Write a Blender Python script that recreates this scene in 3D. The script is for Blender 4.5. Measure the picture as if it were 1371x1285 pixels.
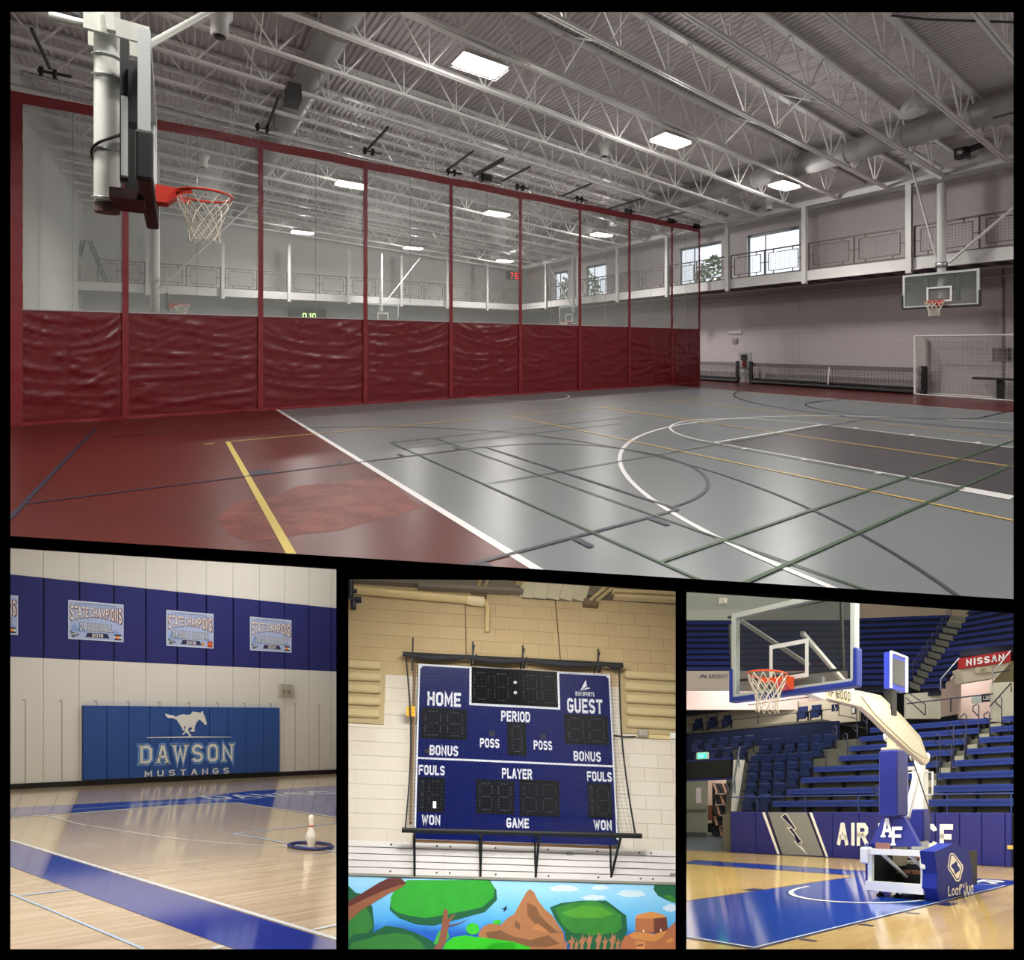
import bpy, math, random
import numpy as np
from mathutils import Vector, noise
for _o in list(bpy.data.objects): bpy.data.objects.remove(_o)
SC = bpy.context.scene
COL = SC.collection
rnd = random.Random(7)

# ---------------------------------------------------------------- camera
F, PX, PY, EYE = 1000.0, 685.0, 463.0, 1.3827
cam_d = bpy.data.cameras.new('camera')
cam_d.sensor_fit = 'HORIZONTAL'; cam_d.sensor_width = 36.0
cam_d.lens = 36.0 * F / 1371.0
cam_d.shift_x = (685.5 - PX) / 1371.0
cam_d.shift_y = -(642.5 - PY) / 1371.0
cam_d.clip_start = 0.05; cam_d.clip_end = 300
CAM = bpy.data.objects.new('camera', cam_d); COL.objects.link(CAM)
CAM.location = (0, 0, EYE); CAM.rotation_euler = (math.pi / 2, 0, 0)
SC.camera = CAM
# ---------------------------------------------------------------- sky, exposure
wd = bpy.data.worlds.new('world'); SC.world = wd; wd.use_nodes = True
wd.node_tree.nodes['Background'].inputs[0].default_value = (0.86, 0.93, 1.0, 1)
wd.node_tree.nodes['Background'].inputs[1].default_value = 1.6
SC.view_settings.view_transform = 'Standard'; SC.view_settings.look = 'None'
SC.view_settings.gamma = 1; SC.view_settings.use_curve_mapping = False
SC.view_settings.exposure = 0.0

# ---------------------------------------------------------------- rooms: each has its own axes, floor at z = 0
CW = np.array([0, 0, EYE])
def ray(x, y): return np.array([(x - PX) / F, 1.0, -(y - PY) / F])
class Room:
    def __init__(s, ex, ey, ez, O):
        s.B = np.array([ex, ey, ez], float).T; s.O = np.array(O, float); s.I = np.linalg.inv(s.B); s.c = s.I @ (CW - s.O)
    def w(s, p): return s.B @ np.array(p, float) + s.O
    def r(s, x, y): return s.I @ ray(x, y)
    def fl(s, x, y, z=0): d = s.r(x, y); return s.c + d * (z - s.c[2]) / d[2]
    def X(s, x, y, v): d = s.r(x, y); return s.c + d * (v - s.c[0]) / d[0]
    def Y(s, x, y, v): d = s.r(x, y); return s.c + d * (v - s.c[1]) / d[1]
def level_room(v1, v2, fi, c, s, h):
    k = s * fi / F
    return Room(s * fi / math.hypot(v1[0] - c, fi) * ray(*v1), s * fi / math.hypot(v2[0] - c, fi) * ray(*v2), [0, 0, k], [0, 0, EYE - k * h])
G = level_room((1733, 463), (232, 463), 690, 685, 1.2, 1.67)       # the big sports hall
D = level_room((1900, 965), (-512, 965), 1114, 233, 1.0, 1.56)     # the hall with the blue wall mat
A = level_room((1760, 1083), (-120, 1083), 884, 1138, 1.13, 1.5)   # the arena
def looking_up_room(f, c, up, rt, s, h):
    n = lambda v: v / np.linalg.norm(v)
    U = n(np.array([up[0] - c[0], up[1] - c[1], f])); R = np.array([rt[0] - c[0], rt[1] - c[1], f]); R = n(R - U * (R @ U))
    Dp = np.cross(R, U); Dp = -Dp if Dp[2] < 0 else Dp
    def m(v): return np.array([(f * v[0] + (c[0] - PX) * v[2]) / F, v[2], -(f * v[1] + (c[1] - PY) * v[2]) / F]) * s
    return Room(m(R), m(Dp), m(U), CW - h * m(U))
S = looking_up_room(1400, (686, 1020), (650, -2450), (11100, 1478), 0.75, 1.6)   # the gym wall with the scoreboard
W = Room([1, 0, 0], [0, 1, 0], [0, 0, 1], [0, 0, 0])

# ---------------------------------------------------------------- materials
def lin(c):
    return tuple(((x / 255.0) / 12.92 if x / 255.0 <= 0.04045 else (((x / 255.0) + 0.055) / 1.055) ** 2.4) for x in c) + (1.0,)
MATS = {}
def mat(name, col, rough=0.6, metal=0.0, spec=0.5, var=0.0, vscale=3.0, bump=0.0, bscale=40.0, coat=0.0, alpha=None, emit=None, trans=0.0, uvnoise=False):
    if name in MATS: return MATS[name]
    m = bpy.data.materials.new(name); m.use_nodes = True; nt = m.node_tree; b = nt.nodes['Principled BSDF']
    c = lin(col); b.inputs['Base Color'].default_value = c; b.inputs['Roughness'].default_value = rough
    b.inputs['Metallic'].default_value = metal; b.inputs['Specular IOR Level'].default_value = spec
    if coat: b.inputs['Coat Weight'].default_value = coat; b.inputs['Coat Roughness'].default_value = 0.08
    if trans: b.inputs['Transmission Weight'].default_value = trans
    if alpha is not None: b.inputs['Alpha'].default_value = alpha
    if emit: b.inputs['Emission Color'].default_value = lin(emit[0]); b.inputs['Emission Strength'].default_value = emit[1]
    if var or bump:
        tc = nt.nodes.new('ShaderNodeTexCoord')
    if var:
        n = nt.nodes.new('ShaderNodeTexNoise'); n.inputs['Scale'].default_value = vscale; n.inputs['Detail'].default_value = 5
        nt.links.new(tc.outputs['Object'], n.inputs['Vector'])
        mx = nt.nodes.new('ShaderNodeMix'); mx.data_type = 'RGBA'
        mx.inputs[6].default_value = tuple(x * (1 - var) for x in c[:3]) + (1,); mx.inputs[7].default_value = tuple(min(1, x * (1 + var)) for x in c[:3]) + (1,)
        nt.links.new(n.outputs['Fac'], mx.inputs[0]); nt.links.new(mx.outputs[2], b.inputs['Base Color'])
    if bump:
        n2 = nt.nodes.new('ShaderNodeTexNoise'); n2.inputs['Scale'].default_value = bscale; n2.inputs['Detail'].default_value = 3
        nt.links.new(tc.outputs['Object'], n2.inputs['Vector'])
        bp = nt.nodes.new('ShaderNodeBump'); bp.inputs['Strength'].default_value = bump; bp.inputs['Distance'].default_value = 0.02
        nt.links.new(n2.outputs['Fac'], bp.inputs['Height']); nt.links.new(bp.outputs[0], b.inputs['Normal'])
    MATS[name] = m; return m
def block_mat(name, col, joint, bw, bh, rough=0.8, jw=0.012, bumpd=0.004, var=0.03):
    """painted block work; the uv map holds metres on the wall"""
    m = mat(name, col, rough); nt = m.node_tree; b = nt.nodes['Principled BSDF']
    uv = nt.nodes.new('ShaderNodeUVMap'); br = nt.nodes.new('ShaderNodeTexBrick')
    nt.links.new(uv.outputs[0], br.inputs['Vector']); c = lin(col)
    br.inputs['Scale'].default_value = 1; br.inputs['Brick Width'].default_value = bw; br.inputs['Row Height'].default_value = bh
    br.inputs['Mortar Size'].default_value = jw / 2; br.inputs['Mortar Smooth'].default_value = 0.3
    br.inputs['Color1'].default_value = tuple(x * (1 - var) for x in c[:3]) + (1,); br.inputs['Color2'].default_value = tuple(x * (1 + var) for x in c[:3]) + (1,)
    br.inputs['Mortar'].default_value = lin(joint); nt.links.new(br.outputs[0], b.inputs['Base Color'])
    bp = nt.nodes.new('ShaderNodeBump'); bp.invert = True; bp.inputs['Strength'].default_value = 0.6; bp.inputs['Distance'].default_value = bumpd
    nt.links.new(br.outputs['Fac'], bp.inputs['Height']); nt.links.new(bp.outputs[0], b.inputs['Normal'])
    return m
def plank_mat(name, c1, c2, rough, pw=0.057, pl=0.9, rot=False, coat=0.0, spec=0.5, wav=0.0):
    m = mat(name, c1, rough, spec=spec, coat=coat); nt = m.node_tree; b = nt.nodes['Principled BSDF']
    uv = nt.nodes.new('ShaderNodeUVMap'); br = nt.nodes.new('ShaderNodeTexBrick'); br.offset = 0.37
    mp = nt.nodes.new('ShaderNodeMapping'); mp.inputs['Rotation'].default_value = (0, 0, math.pi / 2 if rot else 0)
    nt.links.new(uv.outputs[0], mp.inputs[0]); nt.links.new(mp.outputs[0], br.inputs['Vector'])
    br.inputs['Scale'].default_value = 1; br.inputs['Brick Width'].default_value = pl; br.inputs['Row Height'].default_value = pw
    br.inputs['Mortar Size'].default_value = 0.0006; a, e = lin(c1), lin(c2)
    br.inputs['Color1'].default_value = a; br.inputs['Color2'].default_value = e; br.inputs['Mortar'].default_value = tuple(x * 0.7 for x in e[:3]) + (1,)
    n = nt.nodes.new('ShaderNodeTexNoise'); n.inputs['Scale'].default_value = 1.0; n.inputs['Detail'].default_value = 5
    mp2 = nt.nodes.new('ShaderNodeMapping'); mp2.inputs['Scale'].default_value = (0.9, 14, 1); nt.links.new(mp.outputs[0], mp2.inputs[0]); nt.links.new(mp2.outputs[0], n.inputs['Vector'])
    mx = nt.nodes.new('ShaderNodeMix'); mx.data_type = 'RGBA'; mx.blend_type = 'MULTIPLY'; mx.inputs[0].default_value = 0.55
    cr = nt.nodes.new('ShaderNodeValToRGB'); cr.color_ramp.elements[0].position = 0.3; cr.color_ramp.elements[0].color = (0.84, 0.8, 0.74, 1); cr.color_ramp.elements[1].position = 0.62; cr.color_ramp.elements[1].color = (1, 1, 1, 1)
    nt.links.new(n.outputs['Fac'], cr.inputs[0]); nt.links.new(br.outputs[0], mx.inputs[6]); nt.links.new(cr.outputs[0], mx.inputs[7]); nt.links.new(mx.outputs[2], b.inputs['Base Color'])
    if wav:
        n3 = nt.nodes.new('ShaderNodeTexNoise'); n3.inputs['Scale'].default_value = 1; n3.inputs['Detail'].default_value = 2
        mp3 = nt.nodes.new('ShaderNodeMapping'); mp3.inputs['Scale'].default_value = (0.8, 8, 1); nt.links.new(mp.outputs[0], mp3.inputs[0]); nt.links.new(mp3.outputs[0], n3.inputs['Vector'])
        bp = nt.nodes.new('ShaderNodeBump'); bp.inputs['Strength'].default_value = 1; bp.inputs['Distance'].default_value = wav
        nt.links.new(n3.outputs['Fac'], bp.inputs['Height']); nt.links.new(bp.outputs[0], b.inputs['Normal'])
        if coat: nt.links.new(bp.outputs[0], b.inputs['Coat Normal'])
    return m
def clear_mat(name, col, alpha_clear, rough=0.1, spec=0.5):
    """a see-through sheet: part of the light passes, the rest meets a tinted surface"""
    if name in MATS: return MATS[name]
    m = bpy.data.materials.new(name); m.use_nodes = True; nt = m.node_tree; b = nt.nodes['Principled BSDF']
    b.inputs['Base Color'].default_value = lin(col); b.inputs['Roughness'].default_value = rough; b.inputs['Specular IOR Level'].default_value = spec
    t = nt.nodes.new('ShaderNodeBsdfTransparent'); mx = nt.nodes.new('ShaderNodeMixShader'); mx.inputs[0].default_value = 1 - alpha_clear
    nt.links.new(t.outputs[0], mx.inputs[1]); nt.links.new(b.outputs[0], mx.inputs[2]); nt.links.new(mx.outputs[0], nt.nodes['Material Output'].inputs[0])
    MATS[name] = m; return m

# ---------------------------------------------------------------- mesh builder (room coordinates in, world coordinates out)
class MB:
    def __init__(s): s.v = []; s.f = []; s.sm = []; s.mi = []; s.cm = 0
    def add(s, vs, fs, smooth=False):
        o = len(s.v); s.v.extend([tuple(p) for p in vs]); s.f.extend([tuple(i + o for i in f) for f in fs]); s.sm.extend([smooth] * len(fs)); s.mi.extend([s.cm] * len(fs)); return s
    def box(s, x0, x1, y0, y1, z0, z1):
        return s.add([(x, y, z) for z in (z0, z1) for y in (y0, y1) for x in (x0, x1)],
                     [(0, 2, 3, 1), (4, 5, 7, 6), (0, 1, 5, 4), (2, 6, 7, 3), (0, 4, 6, 2), (1, 3, 7, 5)])
    def cbox(s, x0, x1, y0, y1, z0, z1, c=0.01):
        """box with chamfered upright and top edges"""
        a = [(x0 + c, y0), (x1 - c, y0), (x1, y0 + c), (x1, y1 - c), (x1 - c, y1), (x0 + c, y1), (x0, y1 - c), (x0, y0 + c)]
        cx, cy = (x0 + x1) / 2, (y0 + y1) / 2
        L = []
        for z, k in ((z0, 1), (z0 + c, 0), (z1 - c, 0), (z1, 1)):
            for x, y in a:
                L.append((x - k * c * (1 if x > cx else -1) * 0.8, y - k * c * (1 if y > cy else -1) * 0.8, z))
        f = [tuple(range(7, -1, -1)), tuple(range(24, 32))]
        for r in range(3):
            for i in range(8): j = (i + 1) % 8; f.append((r * 8 + i, r * 8 + j, r * 8 + 8 + j, r * 8 + 8 + i))
        return s.add(L, f)
    def bar(s, a, b, w, h=None, up=(0, 0, 1)):
        """square bar from a to b"""
        a, b = Vector(a), Vector(b); d = (b - a); h = w if h is None else h
        if d.length < 1e-6: return s
        d.normalize(); u = Vector(up)
        if abs(d.dot(u)) > 0.98: u = Vector((1, 0, 0)) if abs(d.x) < 0.9 else Vector((0, 1, 0))
        x = d.cross(u).normalized() * w / 2; y = x.cross(d).normalized() * h / 2
        vs = [p + i * x + j * y for p in (a, b) for i, j in ((-1, -1), (1, -1), (1, 1), (-1, 1))]
        return s.add(vs, [(3, 2, 1, 0), (4, 5, 6, 7), (0, 1, 5, 4), (1, 2, 6, 5), (2, 3, 7, 6), (3, 0, 4, 7)])
    def tube(s, pts, r, n=8, caps=True, closed=False, r2=None):
        P = [Vector(p) for p in pts]; m = len(P); vs = []; fs = []; px = None
        for i, p in enumerate(P):
            if closed: d = P[(i + 1) % m] - P[i - 1]
            else: d = P[min(i + 1, m - 1)] - P[max(i - 1, 0)]
            d.normalize()
            if px is None:
                u = Vector((0, 0, 1)) if abs(d.z) < 0.9 else Vector((1, 0, 0)); px = d.cross(u).normalized()
            else: px = (px - d * px.dot(d)).normalized()
            py = d.cross(px)
            rr = r if r2 is None else r + (r2 - r) * i / max(1, m - 1)
            for k in range(n): t = 2 * math.pi * k / n; vs.append(p + px * rr * math.cos(t) + py * rr * math.sin(t))
        for i in range(m if closed else m - 1):
            j = (i + 1) % m
            for k in range(n): l = (k + 1) % n; fs.append((i * n + k, i * n + l, j * n + l, j * n + k))
        s.add(vs, fs, n > 4)
        if caps and not closed: s.add(vs[:n] + vs[-n:], [tuple(range(n - 1, -1, -1)), tuple(range(n, 2 * n))])
        return s
    def lathe(s, prof, c, n=16, axis='z'):
        vs = []; fs = []
        for r, h in prof:
            for k in range(n):
                t = 2 * math.pi * k / n; a, b = r * math.cos(t), r * math.sin(t)
                vs.append({'z': (c[0] + a, c[1] + b, c[2] + h), 'x': (c[0] + h, c[1] + a, c[2] + b), 'y': (c[0] + a, c[1] + h, c[2] + b)}[axis])
        for i in range(len(prof) - 1):
            for k in range(n): l = (k + 1) % n; fs.append((i * n + k, i * n + l, i * n + n + l, i * n + n + k))
        fs.append(tuple(range(n - 1, -1, -1))); fs.append(tuple(range(len(vs) - n, len(vs))))
        return s.add(vs, fs, True)
    def prism(s, poly, fn, d0, d1):
        """polygon (u, v) mapped by fn(u, v, depth), from depth d0 to d1"""
        n = len(poly); vs = [fn(u, v, d0) for u, v in poly] + [fn(u, v, d1) for u, v in poly]
        f = [tuple(range(n - 1, -1, -1)), tuple(range(n, 2 * n))] + [(i, (i + 1) % n, n + (i + 1) % n, n + i) for i in range(n)]
        return s.add(vs, f)
    def quad(s, a, b, c, d): return s.add([a, b, c, d], [(0, 1, 2, 3)])
    def grid(s, nu, nv, fn, smooth=True):
        vs = [fn(i / nu, j / nv) for j in range(nv + 1) for i in range(nu + 1)]
        return s.add(vs, [(j * (nu + 1) + i, j * (nu + 1) + i + 1, (j + 1) * (nu + 1) + i + 1, (j + 1) * (nu + 1) + i) for j in range(nv) for i in range(nu)], smooth)
    def build(s, name, material, R, parent=None, uv=None, origin=None):
        me = bpy.data.meshes.new(name); V = np.array(s.v, float)
        Wd = V @ R.B.T + R.O
        if parent is not None: o0 = np.array(parent['_o'])
        elif origin is not None: o0 = R.w(origin)
        else: mn = V.min(0); mxx = V.max(0); o0 = R.w(((mn[0] + mxx[0]) / 2, (mn[1] + mxx[1]) / 2, mn[2]))
        fs = s.f
        if np.linalg.det(R.B) < 0: fs = [f[::-1] for f in s.f]
        me.from_pydata((Wd - o0).tolist(), [], fs)
        for m in (material if isinstance(material, (list, tuple)) else [material]): me.materials.append(m)
        me.polygons.foreach_set('use_smooth', s.sm); me.polygons.foreach_set('material_index', s.mi)
        if uv is not None:
            L = me.uv_layers.new(name='UVMap'); U = np.array([uv(p) for p in s.v], float)
            idx = np.zeros(len(me.loops), int); me.loops.foreach_get('vertex_index', idx)
            L.data.foreach_set('uv', U[idx].astype(np.float32).ravel())
        me.update()
        o = bpy.data.objects.new(name, me); COL.objects.link(o); o['_o'] = [float(x) for x in o0]
        if parent is not None: o.parent = parent
        else: o.location = o0
        return o
def uxy(p): return (p[0], p[1])
def uxz(p): return (p[0], p[2])
def uyz(p): return (p[1], p[2])
def tag(o, label=None, cat=None, group=None, kind=None):
    if label: o['label'] = label
    if cat: o['category'] = cat
    if group: o['group'] = group
    if kind: o['kind'] = kind
    return o
def thing(R, name, label, cat, at, group=None):
    o = bpy.data.objects.new(name, None); COL.objects.link(o); w = R.w(at); o.location = w; o['_o'] = [float(x) for x in w]
    o.empty_display_size = 0.2
    return tag(o, label, cat, group)
def struct(o): o['kind'] = 'structure'; return o
def dup(o, R, d, parent=None):
    c = o.copy(); COL.objects.link(c)
    if parent is not None: c.parent = parent
    else: c.location = Vector(o.location) + Vector(R.B @ np.array(d, float)); c['_o'] = [float(x) for x in c.location]
    for k in list(o.children): dup(k, R, d, c)
    return c
def light(R, name, at, aim, w, h, power, col=(1, 1, 1), spread=180):
    l = bpy.data.lights.new(name, 'AREA'); l.shape = 'RECTANGLE'; l.size = w; l.size_y = h; l.energy = power; l.color = col; l.spread = math.radians(spread)
    o = bpy.data.objects.new(name, l); COL.objects.link(o); a = Vector(R.w(at)); b = Vector(R.w(aim)); o.location = a
    o.rotation_euler = (b - a).to_track_quat('-Z', 'Y').to_euler(); return o

# ---------------------------------------------------------------- block lettering drawn from strokes
_c = {
 'A': [[(0, 0), (1.7, 6), (2.3, 6), (4, 0)], [(0.7, 1.9), (3.3, 1.9)]], 'B': [[(0, 0), (3, 0), (4, 1), (4, 2.3), (3.2, 3), (4, 3.7), (4, 5), (3, 6), (0, 6), (0, 0)], [(0, 3), (3.2, 3)]],
 'C': [[(4, 4.7), (3.9, 5.1), (3, 6), (1, 6), (0, 5), (0, 1), (1, 0), (3, 0), (3.9, .9), (4, 1.3)]], 'D': [[(0, 0), (2.8, 0), (4, 1.2), (4, 4.8), (2.8, 6), (0, 6), (0, 0)]],
 'E': [[(3.7, 6), (0, 6), (0, 0), (3.7, 0)], [(0, 3), (3.1, 3)]], 'F': [[(3.7, 6), (0, 6), (0, 0)], [(0, 3), (3.1, 3)]],
 'G': [[(4, 4.9), (3.9, 5.2), (3, 6), (1, 6), (0, 5), (0, 1), (1, 0), (3, 0), (4, 1), (4, 2.7), (2.3, 2.7)]], 'H': [[(0, 0), (0, 6)], [(4, 0), (4, 6)], [(0, 3), (4, 3)]],
 'I': [[(0.5, 0), (0.5, 6)]], 'J': [[(3, 6), (3, 1), (2.2, 0), (1, 0), (0, 1), (0, 1.8)]], 'K': [[(0, 0), (0, 6)], [(3.8, 6), (0.3, 2.6)], [(1.3, 3.4), (4, 0)]], 'L': [[(0, 6), (0, 0), (3.5, 0)]],
 'M': [[(0, 0), (0, 6), (2.4, 1.6), (4.8, 6), (4.8, 0)]], 'N': [[(0, 0), (0, 6), (4, 0), (4, 6)]], 'O': [[(1, 0), (3, 0), (4, 1), (4, 5), (3, 6), (1, 6), (0, 5), (0, 1), (1, 0)]],
 'P': [[(0, 0), (0, 6), (3, 6), (4, 5), (4, 3.8), (3, 2.8), (0, 2.8)]], 'R': [[(0, 0), (0, 6), (3, 6), (4, 5), (4, 3.9), (3, 2.9), (0, 2.9)], [(2, 2.9), (4, 0)]],
 'S': [[(4, 4.9), (3.9, 5.2), (3, 6), (1, 6), (0, 5), (0, 4), (0.9, 3.3), (3.1, 2.7), (4, 2), (4, 1), (3, 0), (1, 0), (.1, 0.8), (0, 1.1)]], 'T': [[(0, 6), (4, 6)], [(2, 6), (2, 0)]],
 'U': [[(0, 6), (0, 1), (1, 0), (3, 0), (4, 1), (4, 6)]], 'V': [[(0, 6), (2, 0), (4, 6)]], 'W': [[(0, 6), (1.4, 0), (2.7, 5), (4, 0), (5.4, 6)]], 'X': [[(0, 0), (4, 6)], [(0, 6), (4, 0)]],
 'Y': [[(0, 6), (2, 3), (4, 6)], [(2, 3), (2, 0)]], 'Z': [[(0, 6), (4, 6), (0, 0), (4, 0)]], 'Q': [[(1, 0), (3, 0), (4, 1), (4, 5), (3, 6), (1, 6), (0, 5), (0, 1), (1, 0)], [(2.5, 1.5), (4, -0.4)]],
 '1': [[(0, 5), (1.2, 6), (1.2, 0)]], '2': [[(0, 4.6), (0, 5), (1, 6), (3, 6), (4, 5), (4, 3.8), (0, 0.4), (0, 0), (4, 0)]], '3': [[(0, 6), (4, 6), (4, 3), (1, 3)], [(4, 3), (4, 0), (0, 0)]],
 '5': [[(4, 6), (0, 6), (0, 3.3), (3, 3.3), (4, 2.5), (4, 1), (3, 0), (0, 0)]], '6': [[(4, 5), (3, 6), (1, 6), (0, 5), (0, 1), (1, 0), (3, 0), (4, 1), (4, 2.5), (3, 3.3), (0, 3.3)]], '7': [[(0, 6), (4, 6), (1.5, 0)]],
 '4': [[(3, 0), (3, 6), (0, 2), (4, 2)]], ' ': [], "'": [[(0, 6), (0, 4.6)]], '&': [[(4, 0), (0.8, 4.8), (1.6, 6), (2.6, 4.8), (0, 1.5), (1, 0), (2.4, 0), (4, 2.2)]],
 'o': [[(1, 0), (2.4, 0), (3.4, 1), (3.4, 3), (2.4, 4), (1, 4), (0, 3), (0, 1), (1, 0)]], 'a': [[(3.2, 0), (3.2, 4), (1, 4), (0, 3), (0, 1), (1, 0), (3.2, 0)]], 'f': [[(2.9, 5.9), (1.9, 6), (1.1, 5.4), (1.1, 0)], [(0, 3.5), (1.8, 3.5)]],
 'u': [[(0, 4), (0, 1), (1, 0), (3.2, 0), (3.2, 4)]], 'g': [[(3.2, 0), (1, 0), (0, 1), (0, 3), (1, 4), (3.2, 4), (3.2, -1.8), (0.4, -1.8)]],
}
_c['0'] = _c['O']; _c['8'] = _c['O'] + [[(0, 3), (4, 3)]]
def letters(mb, text, fn, u0, v0, w, h, t=1.1, gap=1.5, serif=0.0, depth=0.0, only=None):
    """lay the text in the box u0..u0+w, v0..v0+h of a surface; fn(u, v, depth) -> point"""
    adv = []; x = 0
    for ch in text:
        g = _c[ch]; mx = max([p[0] for l in g for p in l], default=1.6); adv.append(x); x += (mx + gap + t) if ch != ' ' else 2.2
    tot = x - gap; sx = w / tot; sy = h / (6.0 + t)
    for ci, (ch, a) in enumerate(zip(text, adv)):
        if only is not None and ci != only: continue
        for line in _c[ch]:
            closed = line[0] == line[-1] and len(line) > 2; pts = line[:-1] if closed else line
            n = len(pts); L = []; Rr = []
            for i in range(n):
                p = Vector(pts[i]); q = []
                if closed or i > 0: q.append((p - Vector(pts[i - 1])).normalized())
                if closed or i < n - 1: q.append((Vector(pts[(i + 1) % n]) - p).normalized())
                ns = [Vector((-d.y, d.x)) for d in q]; m = sum(ns, Vector((0, 0)))
                if m.length < 1e-4: m = ns[0]
                m.normalize(); k = t / 2 / max(0.45, m.dot(ns[0]))
                e = Vector((0, 0))
                if not closed and ch not in 'SCG' and i == 0: e = -q[-1] * t / 2
                if not closed and ch not in 'SC' and i == n - 1: e = q[0] * t / 2
                L.append(p + m * k + e); Rr.append(p - m * k + e)
            fnn = lambda p: fn(u0 + (a + t / 2 + p.x) * sx, v0 + (p.y + t / 2) * sy, depth)
            vs = [fnn(p) for p in L] + [fnn(p) for p in Rr]
            mb.add(vs, [(i, (i + 1) % n, n + (i + 1) % n, n + i) for i in range(n if closed else n - 1)])
            if serif and not closed:
                for p, q in ((line[0], line[1]), (line[-1], line[-2])):
                    if abs(p[1] - q[1]) > 1.5 * abs(p[0] - q[0]) - 1 and p[1] in (0, 6):
                        up = 1 if p[1] == 0 else -1; y0 = p[1] - up * t / 2; b = serif
                        mb.add([fnn(Vector((p[0] + sx_, y0 + yy))) for sx_, yy in ((-b, 0), (b, 0), (b, up * t * 0.5), (-b, up * t * 0.5))], [(0, 1, 2, 3)])
            if serif and closed and line[0][0] == 0 and ch in 'DBPR':
                for y0, up in ((-t / 2, 1), (6 + t / 2, -1)):
                    mb.add([fnn(Vector((xx, y0 + yy))) for xx, yy in ((-serif, 0), (1, 0), (1, up * t * 0.5), (-serif, up * t * 0.5))], [(0, 1, 2, 3)])
    return mb

# ---------------------------------------------------------------- common paints
WHITEP = mat('white_paint', (226, 226, 222), 0.5)
BLACKM = mat('black_metal', (22, 22, 24), 0.45)
BLACKP = mat('matt_black', (0, 0, 0), 1.0, spec=0.0)
CHROME = mat('galvanised', (180, 182, 184), 0.35, metal=0.8)
# ================================================================ the dark partition with four openings
def line_y(x): return 724.6 + 0.0625 * (x - 14)
_a = G.fl(14, line_y(14)); _b = G.fl(1357, line_y(1357))
PA, PB = G.w(_a), G.w(_b); PD = (PB - PA) / np.linalg.norm(PB - PA); PN = np.array([-PD[1], PD[0], 0.0])
PN = PN if PN[1] > 0 else -PN
def on_part(x, y):
    d = ray(x, y); return CW + d * ((PA - CW) @ PN) / (d @ PN)
LEAN = 0.8
PN2 = PN + np.array([0, 0, LEAN]); PN2 /= np.linalg.norm(PN2)      # the upper part leans over the viewer
def on_upper(x, y):
    d = ray(x, y); return CW + d * ((PA - CW) @ PN2) / (d @ PN2)
def piece3(mb, v, N):
    n = len(v); T = N * 0.02
    mb.add([p for p in v] + [p - T for p in v], [tuple(range(n)), tuple(range(2 * n - 1, n - 1, -1))] + [(i, n + i, n + (i + 1) % n, (i + 1) % n) for i in range(n)])
def part_piece(mb, corners, upper=False): piece3(mb, [(on_upper if upper else on_part)(*c) for c in corners], PN2 if upper else PN)
def plane_x(xw): t = (xw - PA[0]) / PD[0]; return PA + PD * t
def up_at(p, z): return np.array([p[0], p[1], 0]) - PN * LEAN * z + np.array([0, 0, z])
mb = MB()
L_, R_, T_, B_ = -60, 1440, -60, 1345
top_b = lambda x: 717.4 + 0.0629 * (x - 14)
lo, hi = -9.0, 7.9
pl, pr = plane_x(-9.0), plane_x(11.0)
def cl(x): return (x, line_y(x))
part_piece(mb, [(L_, T_), (R_, T_), (R_, 14), (L_, 14)], True)
part_piece(mb, [(L_, 14), (14, 14), cl(14), cl(L_)], True); part_piece(mb, [(1357, 14), (R_, 14), cl(R_), cl(1357)], True)
part_piece(mb, [(14, 717.4), (1357, top_b(1357)), cl(1357), cl(14)], True)
piece3(mb, [up_at(pl, 0), on_upper(*cl(L_)), on_upper(L_, T_), up_at(pl, hi)], PN2)
piece3(mb, [on_upper(*cl(R_)), up_at(pr, 0), up_at(pr, hi), on_upper(R_, T_)], PN2)
piece3(mb, [on_upper(L_, T_), on_upper(R_, T_), up_at(pr, hi), up_at(pl, hi)], PN2)
part_piece(mb, [cl(L_), cl(14), (14, B_), (L_, B_)]); part_piece(mb, [cl(1357), cl(R_), (R_, B_), (1357, B_)])
part_piece(mb, [(14, 1270.5), (1357, 1270.5), (1357, B_), (14, B_)])
part_piece(mb, [cl(14), cl(452), (452, 758.7), (14, 731.9)])
part_piece(mb, [cl(452), cl(466.5), (466.5, 1270.5), (452, 1270.5)])
part_piece(mb, [cl(466.5), cl(904.5), (904.5, 787.0), (690, 775.2), (466.5, 774.0)])
part_piece(mb, [cl(904.5), cl(919), (919, 1270.5), (904.5, 1270.5)])
part_piece(mb, [cl(919), cl(1357), (1357, 815.4), (919, 788.0)])
def dn(p): return np.array([p[0], p[1], lo])
piece3(mb, [pl * [1, 1, 0], on_part(*cl(L_)), on_part(L_, B_), dn(pl)], PN); piece3(mb, [on_part(*cl(R_)), pr * [1, 1, 0], dn(pr), on_part(R_, B_)], PN); piece3(mb, [on_part(L_, B_), on_part(R_, B_), dn(pr), dn(pl)], PN)
struct(mb.build('wall_front', BLACKP, W, origin=(0, 6, lo)))
# unseen black box added round the camera to keep sky light out
mb = MB(); bk = -7.5
def wallbox(p, q, z0, z1, t=0.1): mb.add([(p[0], p[1], z0), (q[0], q[1], z0), (q[0], q[1], z1), (p[0], p[1], z1)], [(0, 1, 2, 3)])
wallbox(pl, (-9, bk), lo, hi); wallbox(pr, (11, bk), lo, hi); wallbox((-9, bk), (11, bk), lo, hi)
struct(mb.build('wall_sky_shield', BLACKP, W, origin=(0, bk, lo)))
mb = MB()
for z in (lo, hi): mb.add([(pl[0], pl[1], z), (pr[0], pr[1], z), (11, bk, z), (-9, bk, z)], [(0, 1, 2, 3)])
struct(mb.build('floor_sky_shield', BLACKP, W, origin=(0, bk, lo)))
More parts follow.
